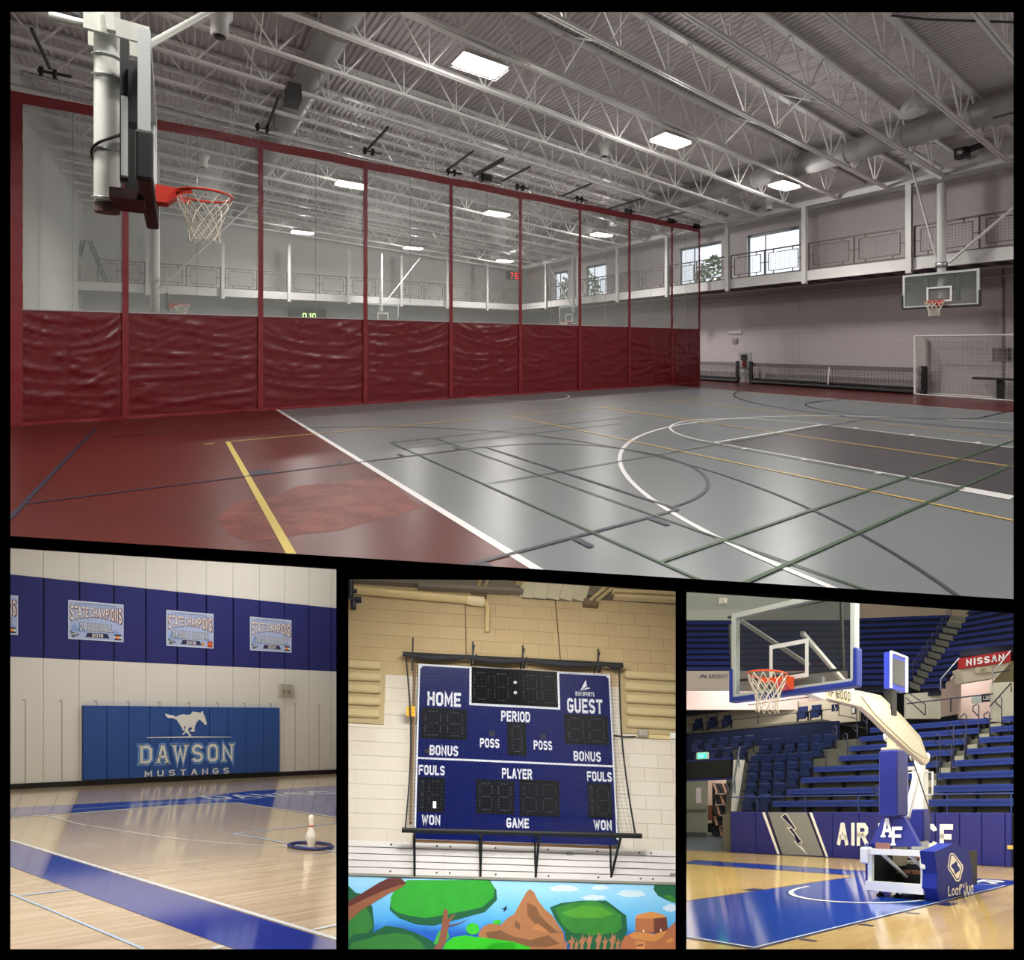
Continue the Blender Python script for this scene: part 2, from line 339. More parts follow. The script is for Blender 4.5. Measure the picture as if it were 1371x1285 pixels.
# unseen dividers added between the lower halls to part their light and bounce it
GREYW = mat('grey_plaster', (70, 70, 72), 0.95, spec=0.1)
SIDEW = mat('pale_bounce_wall', (190, 186, 176), 0.9, spec=0.1)  # kept pale to bounce light into the lower halls
def radial(name, px, y1, m=SIDEW):
    p = on_part(px, 463); k = (px - PX) / F; q = np.array([k * y1, y1, 0]); t = 0.012
    n = np.array([1, -k, 0]) * t
    v = [(p[0], p[1]), (q[0], q[1])]
    b = MB(); vs = []
    for sgn in (-1, 1):
        for z in (-34, -0.07):
            for (x, y) in v: vs.append((x + sgn * n[0], y + 0.03 + sgn * n[1], z))
    b.add(vs, [(0, 1, 3, 2), (4, 6, 7, 5), (0, 4, 5, 1), (2, 3, 7, 6), (0, 2, 6, 4), (1, 5, 7, 3)])
    return struct(b.build(name, m, W))
radial('wall_left', 4, 46); radial('wall_dividing', 459.2, 46); radial('wall_dividing', 911.8, 46); radial('wall_right', 1368, 46)
b = MB(); b.add([((4 - PX) / F * 46 - .1, 46, -34), ((1368 - PX) / F * 46 + .1, 46, -34), ((1368 - PX) / F * 46 + .1, 46, 0), ((4 - PX) / F * 46 - .1, 46, 0)], [(0, 1, 2, 3)])
b.add([((4 - PX) / F * 46 - .1, 46, -34), ((1368 - PX) / F * 46 + .1, 46, -34), (9, 4, -34), (-9, 4, -34)], [(0, 1, 2, 3)])
struct(b.build('wall_back_shield', GREYW, W))  # unseen shell added to close the lower halls against sky light
# ================================================================ THE SPORTS HALL
ORD = ['first', 'second', 'third', 'fourth', 'fifth', 'sixth', 'seventh', 'eighth', 'ninth', 'tenth', 'eleventh', 'twelfth', 'thirteenth', 'fourteenth', 'fifteenth', 'sixteenth', 'seventeenth', 'eighteenth', 'nineteenth', 'twentieth', 'twenty-first', 'twenty-second', 'twenty-third', 'twenty-fourth', 'twenty-fifth']
XW, XF, YC, YF, XL = 21.8, 19.9, 14.65, 29.17, -3.5      # lower wall, balcony edge, curtain, far balcony edge, left wall
gi = lambda w: G.I @ (np.array(w) - G.O)
pa, pb = gi(PA), gi(PB); sl = (pb[1] - pa[1]) / (pb[0] - pa[0])
py_at = lambda x: pa[1] + sl * (x - pa[0])
XS, YS = 9.0, py_at(9.0)
foot = [(XL, py_at(XL)), (XS, YS), (XW + .3, YS), (XW + .3, 31.2), (XL, 31.2)]
gfloor_m = mat('grey_sports_floor', (104, 109, 111), 0.3, spec=0.36, var=0.08, vscale=0.9, bump=0.02, bscale=1.5)
b = MB(); b.prism(foot, lambda u, v, d: (u, v, d), -0.06, 0.0)
gfloor = struct(b.build('floor', gfloor_m, G, origin=(8, 10, 0)))
red_m = mat('red_sports_floor', (80, 26, 22), 0.3, spec=0.22, var=0.10, vscale=0.7, bump=0.02, bscale=2)
def clip_floor(poly, R=None):
    """keep the part of a floor polygon that lies beyond the partition (first hall) or between the dividing walls (lower halls)"""
    if R is None or R is G: return clip_half(poly, lambda p: p[1] - py_at(p[0]) - .001)
    for px, s in ({'D': ((6, 1), (457.5, -1)), 'A': ((913.5, 1), (1366, -1))}['D' if R is D else 'A']):
        def side(p, k=(px - PX) / F, s=s): w = R.w((p[0], p[1], 0)); return s * (w[0] - k * w[1])
        poly = clip_half(poly, side)
        if len(poly) < 3: return []
    return poly
def clip_half(poly, ins):
    o = []
    for i, p in enumerate(poly):
        q = poly[(i + 1) % len(poly)]; a, c = ins(p), ins(q)
        if a >= 0: o.append(p)
        if a * c < 0: f = a / (a - c); o.append((p[0] + (q[0] - p[0]) * f, p[1] + (q[1] - p[1]) * f))
    return o
def flat(name, polys, m, z, R=G, par=None, kind=None):
    b = MB()
    polys = [q for q in (clip_floor(p, R) for p in polys) if len(q) > 2]
    for p in polys: b.add([(x, y, z) for x, y in p], [tuple(range(len(p)))])
    o = b.build(name, m, R, parent=par); return o
SX = 2.27
flat('red_area', [[(XL, py_at(XL)), (SX, py_at(SX)), (SX, YC + 5), (XL, YC + 5)]], red_m, 0.002, par=gfloor)
flat('red_area', [[(17.45, YS), (XW, YS), (XW, 31), (17.45, 31)]], red_m, 0.002, par=gfloor)
flat('dark_lane_area', [[(7.8, -0.3), (11.5, -0.3), (11.5, 5.5), (7.8, 5.5)]], mat('charcoal_floor', (60, 58, 61), 0.3), 0.003, par=gfloor)
# lighter worn rectangle on the red floor
worn_m = mat('worn_red_floor', (124, 58, 46), 0.45, spec=.25)
_nt = worn_m.node_tree; _tc = _nt.nodes.new('ShaderNodeTexCoord'); _n1 = _nt.nodes.new('ShaderNodeTexNoise'); _n1.inputs['Scale'].default_value = 2.2; _n1.inputs['Detail'].default_value = 10; _n1.inputs['Roughness'].default_value = .78
_cr = _nt.nodes.new('ShaderNodeValToRGB'); _cr.color_ramp.elements[0].position = .42; _cr.color_ramp.elements[0].color = lin((90, 36, 31)); _cr.color_ramp.elements[1].position = .66; _cr.color_ramp.elements[1].color = lin((134, 76, 66))
_nt.links.new(_tc.outputs['Object'], _n1.inputs['Vector']); _nt.links.new(_n1.outputs['Fac'], _cr.inputs[0]); _nt.links.new(_cr.outputs[0], _nt.nodes['Principled BSDF'].inputs['Base Color'])
flat('worn_patch', [[tuple(G.fl(*p)[:2]) for p in [(290, 694), (318, 672), (360, 668), (400, 650), (513, 640), (566, 680), (452, 711), (400, 716), (340, 726), (310, 718)]]], worn_m, 0.0035, par=gfloor)
z_line = [0.004]
def line(name, pts, w, m, R=G, par=None, closed=False, z=None):
    """painted line along floor points"""
    if z is None: z_line[0] += 0.00015; z = z_line[0]
    P = [Vector(p[:2]) for p in pts]; n = len(P); vs = []
    for i, p in enumerate(P):
        q = []
        if closed or i > 0: q.append((p - P[i - 1]).normalized())
        if closed or i < n - 1: q.append((P[(i + 1) % n] - p).normalized())
        ns = [Vector((-d.y, d.x)) for d in q]; m2 = sum(ns, Vector((0, 0))).normalized(); k = w / 2 / max(.4, m2.dot(ns[0]))
        vs += [(p.x + m2.x * k, p.y + m2.y * k, z), (p.x - m2.x * k, p.y - m2.y * k, z)]
    b = MB()
    for i in range(n if closed else n - 1):
        q = [vs[2 * i], vs[2 * i + 1], vs[2 * ((i + 1) % n) + 1], vs[2 * ((i + 1) % n)]]
        q = [(x, y, z) for x, y in clip_floor([v[:2] for v in q], R)]
        if len(q) > 2: b.add(q, [tuple(range(len(q)))])
    if not b.v: return None
    return b.build(name, m, R, parent=par if par is not None else gfloor)
def arc(cx, cy, r, a0, a1, n=48): return [(cx + r * math.cos(math.radians(a0 + (a1 - a0) * i / n)), cy + r * math.sin(math.radians(a0 + (a1 - a0) * i / n))) for i in range(n + 1)]
lw = mat('white_line_paint', (214, 210, 210), 0.35); ly = mat('yellow_line_paint', (196, 160, 82), 0.35); lb = mat('navy_line_paint', (20, 20, 44), 0.45); lg = mat('green_line_paint', (40, 68, 38), 0.45); lyb = mat('bright_yellow_line_paint', (186, 164, 70), 0.35)
lp = mat('violet_line_paint', (30, 24, 40), 0.45)
line('sideline', [(SX, py_at(SX) + .05), (SX, 28)], 0.078, lw)
line('sideline', [(17.4, -2), (17.4, 28)], 0.05, lw)
line('three_point_line', [(3.75, -0.3)] + [(3.78, 1.27)] + arc(9.65, 1.32, 5.87, 180, 0)[1:-1] + [(15.52, 1.27), (15.55, -0.3)], 0.06, lw)
line('key_line', [(7.8, -0.3), (7.8, 5.5)], 0.05, lw); line('key_line', [(11.5, -0.3), (11.5, 5.5)], 0.05, lw)
line('free_throw_line', [(7.8, 5.5), (11.5, 5.5)], 0.06, lw)
line('free_throw_circle', arc(9.65, 5.55, 1.87, 0, 180), 0.05, lw)
for yy in (4.9, 3.95, 3.0):
    line('lane_mark', [(7.62, yy), (7.8, yy)], 0.06, lw); line('lane_mark', [(11.5, yy), (11.68, yy)], 0.06, lw)
line('lane_block', [(7.68, 2.15), (7.68, 1.7)], 0.22, lw); line('lane_block', [(11.62, 2.15), (11.62, 1.7)], 0.2, lw)
line('centre_circle', arc(9.6, 14.15, 1.65, 0, 360)[:-1], 0.05, lw, closed=True)
line('halfway_line', [(SX, 14.2), (17.4, 14.2)], 0.03, lw)
line('volleyball_line', [(0.79, 4.2 if py_at(.79) < 4.2 else py_at(.79) + .05), (0.79, 10.2)], 0.07, lyb)
line('volleyball_line', [(0.76, 10.18), (SX, 10.2)], 0.045, lyb); line('volleyball_line', [(SX, 10.2), (17.4, 10.36)], 0.045, ly)
for xx in (6.7, 9.68, 12.68): line('volleyball_line', [(xx, -0.5), (xx, 10.3)], 0.05, ly)
line('volleyball_line', [(9.7, 10.3), (9.8, 7.4)], 0.03, ly)
line('service_mark', [(0.43, 10.16), (0.58, 10.14)], 0.05, lyb)
for yy in (3.45, 7.36):
    line('cross_court_lane_line', [(max(-1.3, (py_at(0) - yy) * 0.9) if yy < 6 else -1.3, yy), (4.3, yy)], 0.045, lb)
line('cross_court_free_throw_line', [(4.3, 3.45), (4.3, 7.36)], 0.05, lb)
line('cross_court_free_throw_circle', arc(4.3, 5.42, 1.88, -90, 90), 0.038, lb)
line('cross_court_three_point_line', [(0.2, 11.45)] + arc(.1, 5.45, 6.0, 88, -52), 0.035, lp)
line('cross_court_baseline', [(-1.32, 6.4), (-1.31, 13.3)], 0.05, lb)
for xx in (0.95, 1.98, 2.9, 3.85):
    line('cross_court_lane_mark', [(xx, 7.4), (xx, 7.6)], 0.06 if xx > 1 else .25, lb); line('cross_court_lane_mark', [(xx, 3.42), (xx, 3.2)], 0.07, lb)
line('badminton_line', [(3.13, 0.5), (3.13, 8.55)], 0.032, lg); line('badminton_line', [(3.95, .8), (3.95, 8.5)], 0.028, lg)
line('badminton_line', [(3.13, 8.55), (9, 8.55)], 0.03, lg); line('badminton_line', [(3.13, 7.95), (8, 7.95)], 0.03, lg)
line('badminton_line', [(3.15, 5.35), (13.4, 5.35)], 0.028, lg); line('badminton_line', [(3.15, 2.68), (14.4, 2.72)], 0.035, lg); line('badminton_line', [(3.3, 2.12), (14.5, 2.2)], 0.035, lg)
line('badminton_line', [(7.65, 6.0), (7.65, 2.1)], 0.03, lg)
line('far_three_point_line', [(20, 11.5)] + arc(19.3, 5.45, 6.05, 100, 230)[1:], 0.045, lp)
line('far_free_throw_circle', arc(15.9, 5.9, 1.95, 80, 260), 0.045, lp); line('far_lane_line', [(15.6, 7.8), (20, 7.8)], 0.04, lp); line('far_lane_line', [(15.6, 4.0), (20, 4.0)], 0.04, lp)
line('serving_line', [(-1.0, 11.9), (2.3, 11.9)], 0.04, lp)

# ---- walls
gw_m = block_mat('painted_block_wall', (172, 164, 166), (160, 152, 154), 0.4, 0.2, jw=0.01, var=0.012)
gw2_m = mat('upper_wall_paint', (206, 200, 200), 0.85, var=0.02)
gfar_m = mat('far_hall_wall_paint', (206, 206, 202), 0.85, var=0.02)
b = MB(); b.box(XW, XW + .25, YS, 31.1, 0, 4.12); wr = struct(b.build('wall_right', gw_m, G, uv=uyz))
# upper wall with window openings
wins = [(17.45, 15.0, 4.78, 6.66), (13.69, 11.35, 4.78, 6.7), (24.6, 22.8, 4.78, 6.66), (27.9, 26.4, 4.78, 6.6)]
b = MB(); ys = sorted([(a, c) for c, a, _, _ in wins]); y = YS; zt_, zb_ = 6.68, 4.78
b.box(XW, XW + .25, YS, 31.1, 4.12, zb_); b.box(XW, XW + .25, YS, 31.1, zt_, 9.4)
for y0, y1 in ys: b.box(XW, XW + .25, y, y0, zb_, zt_); y = y1
b.box(XW, XW + .25, y, 31.1, zb_, zt_)
struct(b.build('wall_right_upper', gw2_m, G))
alu = mat('window_aluminium', (120, 126, 130), 0.4, metal=0.6)
glass = clear_mat('window_glass', (200, 215, 220), 0.93, rough=0.02)
for i, (y0, y1) in enumerate(ys):
    b = MB(); f = 0.05
    b.box(XW + .14, XW + .2, y0, y0 + f, zb_, zt_); b.box(XW + .14, XW + .2, y1 - f, y1, zb_, zt_); b.box(XW + .14, XW + .2, y0, y1, zt_ - f * 2.2, zt_); b.box(XW + .14, XW + .2, y0, y1, zb_, zb_ + f)
    wf = struct(b.build('window_%d' % (i + 1), alu, G))
    b = MB(); ym = y1 - (y1 - y0) * 0.34; b.box(XW + .15, XW + .19, ym - .025, ym + .025, zb_ + f, zt_ - 2 * f); b.build('mullion', alu, G, parent=wf)
    if i >= 2:
        b = MB(); b.box(XW + .15, XW + .19, y0, y1, 5.7, 5.74); b.build('mullion', alu, G, parent=wf)
    b = MB(); b.box(XW + .165, XW + .175, y0 + f, y1 - f, zb_ + f, zt_ - f); b.build('pane', glass, G, parent=wf)
    b = MB(); b.box(XW - .03, XW + .2, y0 - .03, y1 + .03, zb_ - .04, zb_); b.build('sill', WHITEP, G, parent=wf)
b = MB(); b.box(XL - .25, XL, -8, 31.2, 0, 9.4); struct(b.build('wall_side', gfar_m, G))
b = MB(); b.box(XL, XW, 31.1, 31.35, 0, 9.4); struct(b.build('wall_far', gfar_m, G))
b = MB(); b.box(4, XW + .3, YS - .2, YS, 0, 9.4); struct(b.build('wall_near', gw2_m, G))
# ---- corrugated roof deck
zb = lambda x: 6.9 + 0.055 * (XF - x)
deck_m = mat('roof_deck_paint', (214, 208, 208), 0.6)
b = MB(); vs = []; x = XL - .3; prof = [(0, 0), (.05, 0), (.065, .05), (.135, .05), (.15, 0)]
while x < XW + .3:
    for dx, dz in prof[:-1]: vs.append((x + dx, dz))
    x += 0.15
V = []
for (xx, dz) in vs: V += [(xx, -8.3, zb(xx) + 1.04 + dz), (xx, 31.3, zb(xx) + 1.04 + dz)]
b.add(V, [(2 * i, 2 * i + 1, 2 * i + 3, 2 * i + 2) for i in range(len(vs) - 1)])
struct(b.build('ceiling', deck_m, G))
b = MB(); b.quad((XL - .3, -8.3, 9.5), (XW + .3, -8.3, 9.5), (XW + .3, 31.3, 9.5), (XL - .3, 31.3, 9.5)); struct(b.build('roof', GREYW, G))
# ---- joists
jm = mat('joist_paint', (236, 234, 231), 0.45)
def joist(y):
    t = thing(G, 'roof_joist', 'x', 'roof joist', (XF, y, zb(XF)), 'white open-web roof joists')
    x0, x1 = XL + .05, XF
    b = MB(); b.bar((x0, y - .035, zb(x0)), (x1, y - .035, zb(x1)), .045, .06); b.bar((x0, y + .035, zb(x0)), (x1, y + .035, zb(x1)), .045, .06); b.bar((x0, y, zb(x0) + .03), (x1, y, zb(x1) + .03), .11, .012)
    b.build('bottom_chord', jm, G, parent=t)
    b = MB(); b.bar((x0, y, zb(x0) + .97), (x1 + 1.9, y, zb(x1 + 1.9) + .97), .14, .07); b.build('top_chord', jm, G, parent=t)
    n = 16; st = (x1 - x0 - .6) / n
    for k in range(n):
        xa = x0 + .3 + k * st; xb = xa + st / 2; xc = xa + st
        for p, q, w in (((xa, zb(xa) + .97), (xb, zb(xb)), .035), ((xb, zb(xb)), (xc, zb(xc) + .97), .035), ((xb, zb(xb)), (xb, zb(xb) + .97), .025)):
            c = MB(); c.bar((p[0], y, p[1]), (q[0], y, q[1]), w); c.build('web_member', jm, G, parent=t)
    return t
jy = [5.95 + 1.48 * k for k in range(-4, 17)]
j0 = joist(jy[0]); js = [j0] + [dup(j0, G, (0, y - jy[0], 0)) for y in jy[1:]]
for k, o in enumerate(js):
    o['label'] = 'white open-web roof joist, %s from the near right corner' % ORD[k]
# cross bridging
for i, xx in enumerate((1.5, 7.2, 13.0)):
    t = thing(G, 'joist_bridging', 'thin white diagonal bridging rods across the joists, %s line from the left' % ORD[i], 'bridging', (xx, 12, zb(xx)), 'joist bridging')
    for k in range(4, len(jy) - 1):
        c = MB(); c.bar((xx, jy[k], zb(xx) + .03), (xx, jy[k + 1], zb(xx) + .95), .025); c.bar((xx, jy[k], zb(xx) + .95), (xx, jy[k + 1], zb(xx) + .03), .025); c.build('bridging_rod', jm, G, parent=t)
# ---- round ducts
duct_m = mat('duct_paint', (170, 168, 166), 0.5)
for nm, xx, lab, yr in (('duct', 17.15, 'long round grey ventilation duct above the balcony side', (-2, 30)), ('duct', 2.85, 'wide round ventilation duct at the upper left of the ceiling', (3, 30))):
    t = thing(G, 'ventilation_duct', lab, 'duct', (xx, 10, 7.9)); z = zb(xx) + .52
    b = MB(); b.tube([(xx, yr[0], z), (xx, yr[1], z)], 0.33, 24); b.build('duct_pipe', duct_m, G, parent=t)
    for k in range(int((yr[1] - yr[0]) / 1.48)):
        c = MB(); yy = yr[0] + .6 + k * 1.48; c.tube([(xx, yy, z), (xx, yy + .05, z)], 0.345, 24); c.build('duct_collar', duct_m, G, parent=t)
t = thing(G, 'duct_grille', 'dark slotted air grille on the right end of the round duct', 'vent', (17.2, 3.6, 7.5))
b = MB(); b.box(16.95, 17.5, 3.1, 4.2, 7.25, 7.5); b.build('grille_box', duct_m, G, parent=t)
for k in range(5): c = MB(); c.box(16.93, 16.95, 3.2, 4.1, 7.28 + k * .04, 7.3 + k * .04); c.build('slat', BLACKM, G, parent=t)
t = thing(G, 'duct_grille', 'dark air grille on the duct above the far end of the red curtain', 'vent', (16.6, 16, 7.3))
b = MB(); b.box(16.4, 16.8, 15.9, 16.7, 7.1, 7.4); b.build('grille_box', duct_m, G, parent=t)
for k in range(4): c = MB(); c.box(16.37, 16.4, 15.95, 16.65, 7.13 + k * .065, 7.16 + k * .065); c.build('slat', BLACKM, G, parent=t)
t = thing(G, 'duct_grille', 'dark square air grille hanging by the left duct', 'vent', (2.3, 13, 7.2))
b = MB(); b.box(2.2, 2.5, 12.7, 13.2, 7.35, 7.75); b.build('grille_box', BLACKM, G, parent=t)
# ---- balcony
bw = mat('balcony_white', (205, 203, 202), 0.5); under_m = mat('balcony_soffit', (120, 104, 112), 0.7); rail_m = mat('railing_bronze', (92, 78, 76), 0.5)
t = thing(G, 'running_track_balcony', 'white-edged running track balcony along the right and far walls', 'balcony', (XF, 12, 4.12))
b = MB(); b.box(XF, XF + .09, YS, YF, 4.12, 4.5); b.box(XF - .05, XF, YS, YF, 4.12, 4.14); b.build('edge_beam', bw, G, parent=t)
b = MB(); b.box(XL, XF + .09, YF, YF + .09, 4.12, 4.5); b.build('edge_beam', bw, G, parent=t)
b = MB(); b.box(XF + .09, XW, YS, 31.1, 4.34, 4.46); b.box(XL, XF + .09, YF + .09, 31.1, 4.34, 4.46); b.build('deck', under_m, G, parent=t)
k = 0; yy = YS + .2
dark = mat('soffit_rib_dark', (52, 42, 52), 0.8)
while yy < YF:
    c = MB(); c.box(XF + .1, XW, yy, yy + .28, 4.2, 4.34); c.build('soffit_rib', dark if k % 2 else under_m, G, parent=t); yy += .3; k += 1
def railing_bay(p0, p1, lab, ax):
    """p0..p1 along y (ax='y') at x=XF, or along x at y=YF"""
    q = (lambda a, z: (XF + .04, a, z)) if ax == 'y' else (lambda a, z: (a, YF + .04, z))
    t = thing(G, 'balcony_railing', lab, 'railing', q((p0 + p1) / 2, 4.5), 'bronze balcony railing bays'); z0, z1 = 4.55, 5.52
    b = MB()
    b.bar(q(p0, z1), q(p1, z1), .05); b.bar(q(p0, z0), q(p1, z0), .03); b.bar(q(p0, z0 - .05), q(p0, z1), .045); b.bar(q(p1, z0 - .05), q(p1, z1), .045); b.build('rail_frame', rail_m, G, parent=t)
    n = 2; s = (p1 - p0) / n
    for k in range(n):
        a, e = p0 + k * s, p0 + (k + 1) * s; i0, i1 = a + .16, e - .16; j0_, j1_ = z0 + .13, z1 - .13
        b = MB()
        for u, v in (((i0, j0_), (i1, j0_)), ((i1, j0_), (i1, j1_)), ((i1, j1_), (i0, j1_)), ((i0, j1_), (i0, j0_))): b.bar(q(*u), q(*v), .028)
        for u in (i0 + .2, i1 - .2): b.bar(q(u, z0), q(u, j0_), .03); b.bar(q(u, j1_), q(u, z1), .03)
        for a_, e_ in ((a, i0), (i1, e)): b.bar(q(a_, (z0 + z1) / 2), q(e_, (z0 + z1) / 2), .03)
        if k: b.bar(q(a, z0), q(a, z1), .045)
        b.build('inner_frame', rail_m, G, parent=t)
        b = MB(); m_ = 16
        for i in range(1, m_): u = i0 + (i1 - i0) * i / m_; b.bar(q(u, j0_), q(u, j1_), .006)
        for i in range(1, 8): v = j0_ + (j1_ - j0_) * i / 8; b.bar(q(i0, v), q(i1, v), .006)
        tag(b.build('wire_mesh', rail_m, G, parent=t), kind='stuff')
col_y = [0.1, 3.4, 6.84, 10.14, 13.36, 16.6, 19.9, 23.1, 26.2]
for i in range(len(col_y) - 1):
    railing_bay(col_y[i] + .12, col_y[i + 1] - .12, 'bronze balcony railing bay on the right side, %s bay from the near end' % ORD[i], 'y')
for i, yy in enumerate(col_y[1:]):
    b = MB(); b.box(XF - .02, XF + .0, yy - .09, yy - .07, 4.0, 7); b.box(XF - .1, XF - .02, yy - .08, yy + .08, 4.0, 4.03); b.box(XF - .12, XF - .1, yy - .08, yy + .08, 4.02, 6.9); b.box(XF - .02, XF, yy - .08, yy + .08, 4.02, 6.9); b.box(XF - .1, XF - .02, yy - .01, yy + .01, 4.02, 6.9)
    tag(b.build('balcony_column', bw, G), 'slim white steel column on the balcony edge, %s from the near right end' % ORD[i], 'column', 'white balcony columns')
col_x = [-2.9, -1.0, 2.05, 5.1, 8.2, 11.3, 14.3, 17.2]
for i in range(len(col_x) - 1):
    railing_bay(col_x[i] + .1, col_x[i + 1] - .1, 'far balcony railing bay seen through the curtain mesh, %s from the left' % ORD[i], 'x')
railing_bay(17.3, 19.85, 'far balcony railing bay in the corner seen through the curtain mesh', 'x')
for i, xx in enumerate(col_x[1:]):
    b = MB(); b.box(xx - .07, xx + .07, YF - .12, YF - .02, 4.0, 7.0); b.box(xx - .1, xx + .1, YF - .13, YF, 4.0, 4.03)
    tag(b.build('balcony_column', bw, G), 'white column of the far balcony, %s from the left behind the curtain' % ORD[i], 'column', 'white balcony columns')
b = MB(); b.box(XF - .15, XF + .1, YS, YF, 6.88, 7.08); tag(b.build('ceiling_beam', bw, G), 'white beam carrying the joist ends above the balcony edge', 'beam')
b = MB(); b.box(XW - .14, XW, YS, 31.1, 7.2, 7.4); tag(b.build('wall_beam', bw, G), 'pale ledger strip along the top of the upper right wall', 'beam')
# ladder on the far balcony
lad = thing(G, 'stepladder', 'blue grey folding stepladder standing on the far balcony at the left', 'ladder', G.Y(120, 378, 30.2))
lm_ = mat('ladder_blue', (86, 104, 118), 0.5); P = lambda x, y: tuple(G.Y(x, y, 30.2)); Q = lambda x, y: tuple(G.Y(x, y, 29.7))
for a, e in ((P(114, 322), P(99, 372)), (P(118, 322), P(140, 378)), (Q(110, 322), Q(95, 372)), (Q(122, 322), Q(146, 382))):
    b = MB(); b.bar(a, e, .07, .07); b.build('ladder_rail', lm_, G, parent=lad)
for k in range(1, 7):
    f = k / 7; b = MB(); b.bar((Vector(P(118, 322)).lerp(Vector(P(140, 378)), f)), (Vector(Q(122, 322)).lerp(Vector(Q(146, 382)), f)), .06, .04); b.build('tread', lm_, G, parent=lad)
# red number clock
t = thing(G, 'wall_clock', 'black digital clock with red numerals high on the far wall', 'clock', G.Y(687, 369, 31))
b = MB(); c0 = G.Y(678, 373.5, 31.02); c1 = G.Y(697, 365, 31.02); b.box(c0[0], c1[0], 30.95, 31.08, c0[2], c1[2]); b.build('case', BLACKM, G, parent=t)
b = MB(); letters(b, '7 53', lambda u, v, d: (u, 30.94, v), c0[0] + .25 * (c1[0] - c0[0]), c0[2] + .06, .7 * (c1[0] - c0[0]), c1[2] - c0[2] - .12, t=1.0); b.build('digits', mat('red_led', (255, 30, 30), .5, emit=((255, 30, 20), 2.5)), G, parent=t)
t = thing(G, 'game_clock', 'dark scoreboard with yellow green numerals behind the curtain at lower left', 'scoreboard', G.Y(414, 424, 30.9))
b = MB(); c0 = G.Y(386, 428, 31.02); c1 = G.Y(436, 415, 31.02); b.box(c0[0], c1[0], 30.9, 31.08, c0[2], c1[2]); b.build('case', mat('dark_case', (70, 72, 70), .6), G, parent=t)
b = MB(); q0 = G.Y(405, 425.5, 30.9); q1 = G.Y(423, 419.5, 30.9); letters(b, '0 10', lambda u, v, d: (u, 30.88, v), q0[0], q0[2], q1[0] - q0[0], q1[2] - q0[2], t=1.2); b.build('digits', mat('green_led', (200, 255, 140), .5, emit=((200, 255, 140), 3)), G, parent=t)
# ---- hall lamps
lamp_m = mat('lamp_glow', (255, 250, 240), 0.5, emit=((255, 247, 232), 9)); cage_m = mat('lamp_housing', (190, 188, 184), 0.5)
lampspec = [((643, 88), 7.35, 'nearest, at the top centre'), ((898, 188), 7.1, 'middle one of the near right row'), ((1050, 248), 6.95, 'small, above the balcony window'), ((470, 247), 7.35, 'behind the second curtain window from the left'), ((405, 311), 7.3, 'far left row behind the curtain'), ((553, 332), 7.1, 'low, behind the fourth curtain window'), ((665, 286), 7.1, 'bright, behind the fifth curtain window'), ((805, 314), 6.95, 'behind the seventh curtain window'), ((676, 349), 6.95, 'smallest, deep behind the fifth curtain window')]
lamp_pos = []
def hall_lamp(px, z, lab):
    c = G.fl(px[0], px[1], z); x, y = c[0], c[1]; lamp_pos.append((x, y, z))
    t = thing(G, 'high_bay_lamp', 'glowing rectangular high bay lamp, ' + lab, 'lamp', (x, y, z), 'high bay lamps')
    L, Wd_ = .52, .27
    b = MB(); b.add([(x - L, y - Wd_, z), (x + L, y - Wd_, z), (x + L, y + Wd_, z), (x - L, y + Wd_, z), (x - L + .1, y - .16, z + .16), (x + L - .1, y - .16, z + .16), (x + L - .1, y + .16, z + .16), (x - L + .1, y + .16, z + .16)], [(4, 5, 6, 7), (0, 1, 5, 4), (1, 2, 6, 5), (2, 3, 7, 6), (3, 0, 4, 7)])
    b.build('lamp_housing', cage_m, G, parent=t)
    b = MB(); b.box(x - L + .03, x + L - .03, y - Wd_ + .03, y + Wd_ - .03, z - .03, z + .02); b.build('diffuser', lamp_m, G, parent=t)
    b = MB()
    for k in range(9): u = x - L + 2 * L * k / 8; b.bar((u, y - Wd_, z - .05), (u, y + Wd_, z - .05), .008)
    for k in (-1, 0, 1): b.bar((x - L, y + k * Wd_, z - .05), (x + L, y + k * Wd_, z - .05), .008)
    tag(b.build('wire_guard', cage_m, G, parent=t), kind='stuff')
    b = MB(); b.tube([(x - .4, y, z + .16), (x - .4, y, z + .9)], .008, 5); b.tube([(x + .4, y, z + .16), (x + .4, y, z + .9)], .008, 5); b.build('hanger', jm, G, parent=t)
for p, z, l in lampspec: hall_lamp(p, z, l)
for i, (x, y, z) in enumerate(lamp_pos):
    light(G, 'lamp_light', (x, y, z - .1), (x, y, 0), 1.0, .5, 152 if y < YC else 250, (1.0, .965, .91), 165)
    glow_l = bpy.data.lights.new('lamp_bulb', 'POINT'); glow_l.energy = 125; glow_l.shadow_soft_size = .12; glow_l.color = (1, .965, .93); go_ = bpy.data.objects.new('lamp_bulb', glow_l); COL.objects.link(go_); go_.location = G.w((x, y, z - .22))
for (x, y) in ((5.3, 1.5), (12, 1.5), (18.3, 1.5), (-1.2, 9.5), (2.0, 22), (-1.6, 5.2), (1.0, 2.2)):  # extra lights without fixtures, some added to brighten the near mast
    light(G, 'lamp_light', (x, y, 6.9), (x, y, 0), 1.0, .5, 190, (1.0, .965, .91), 165)
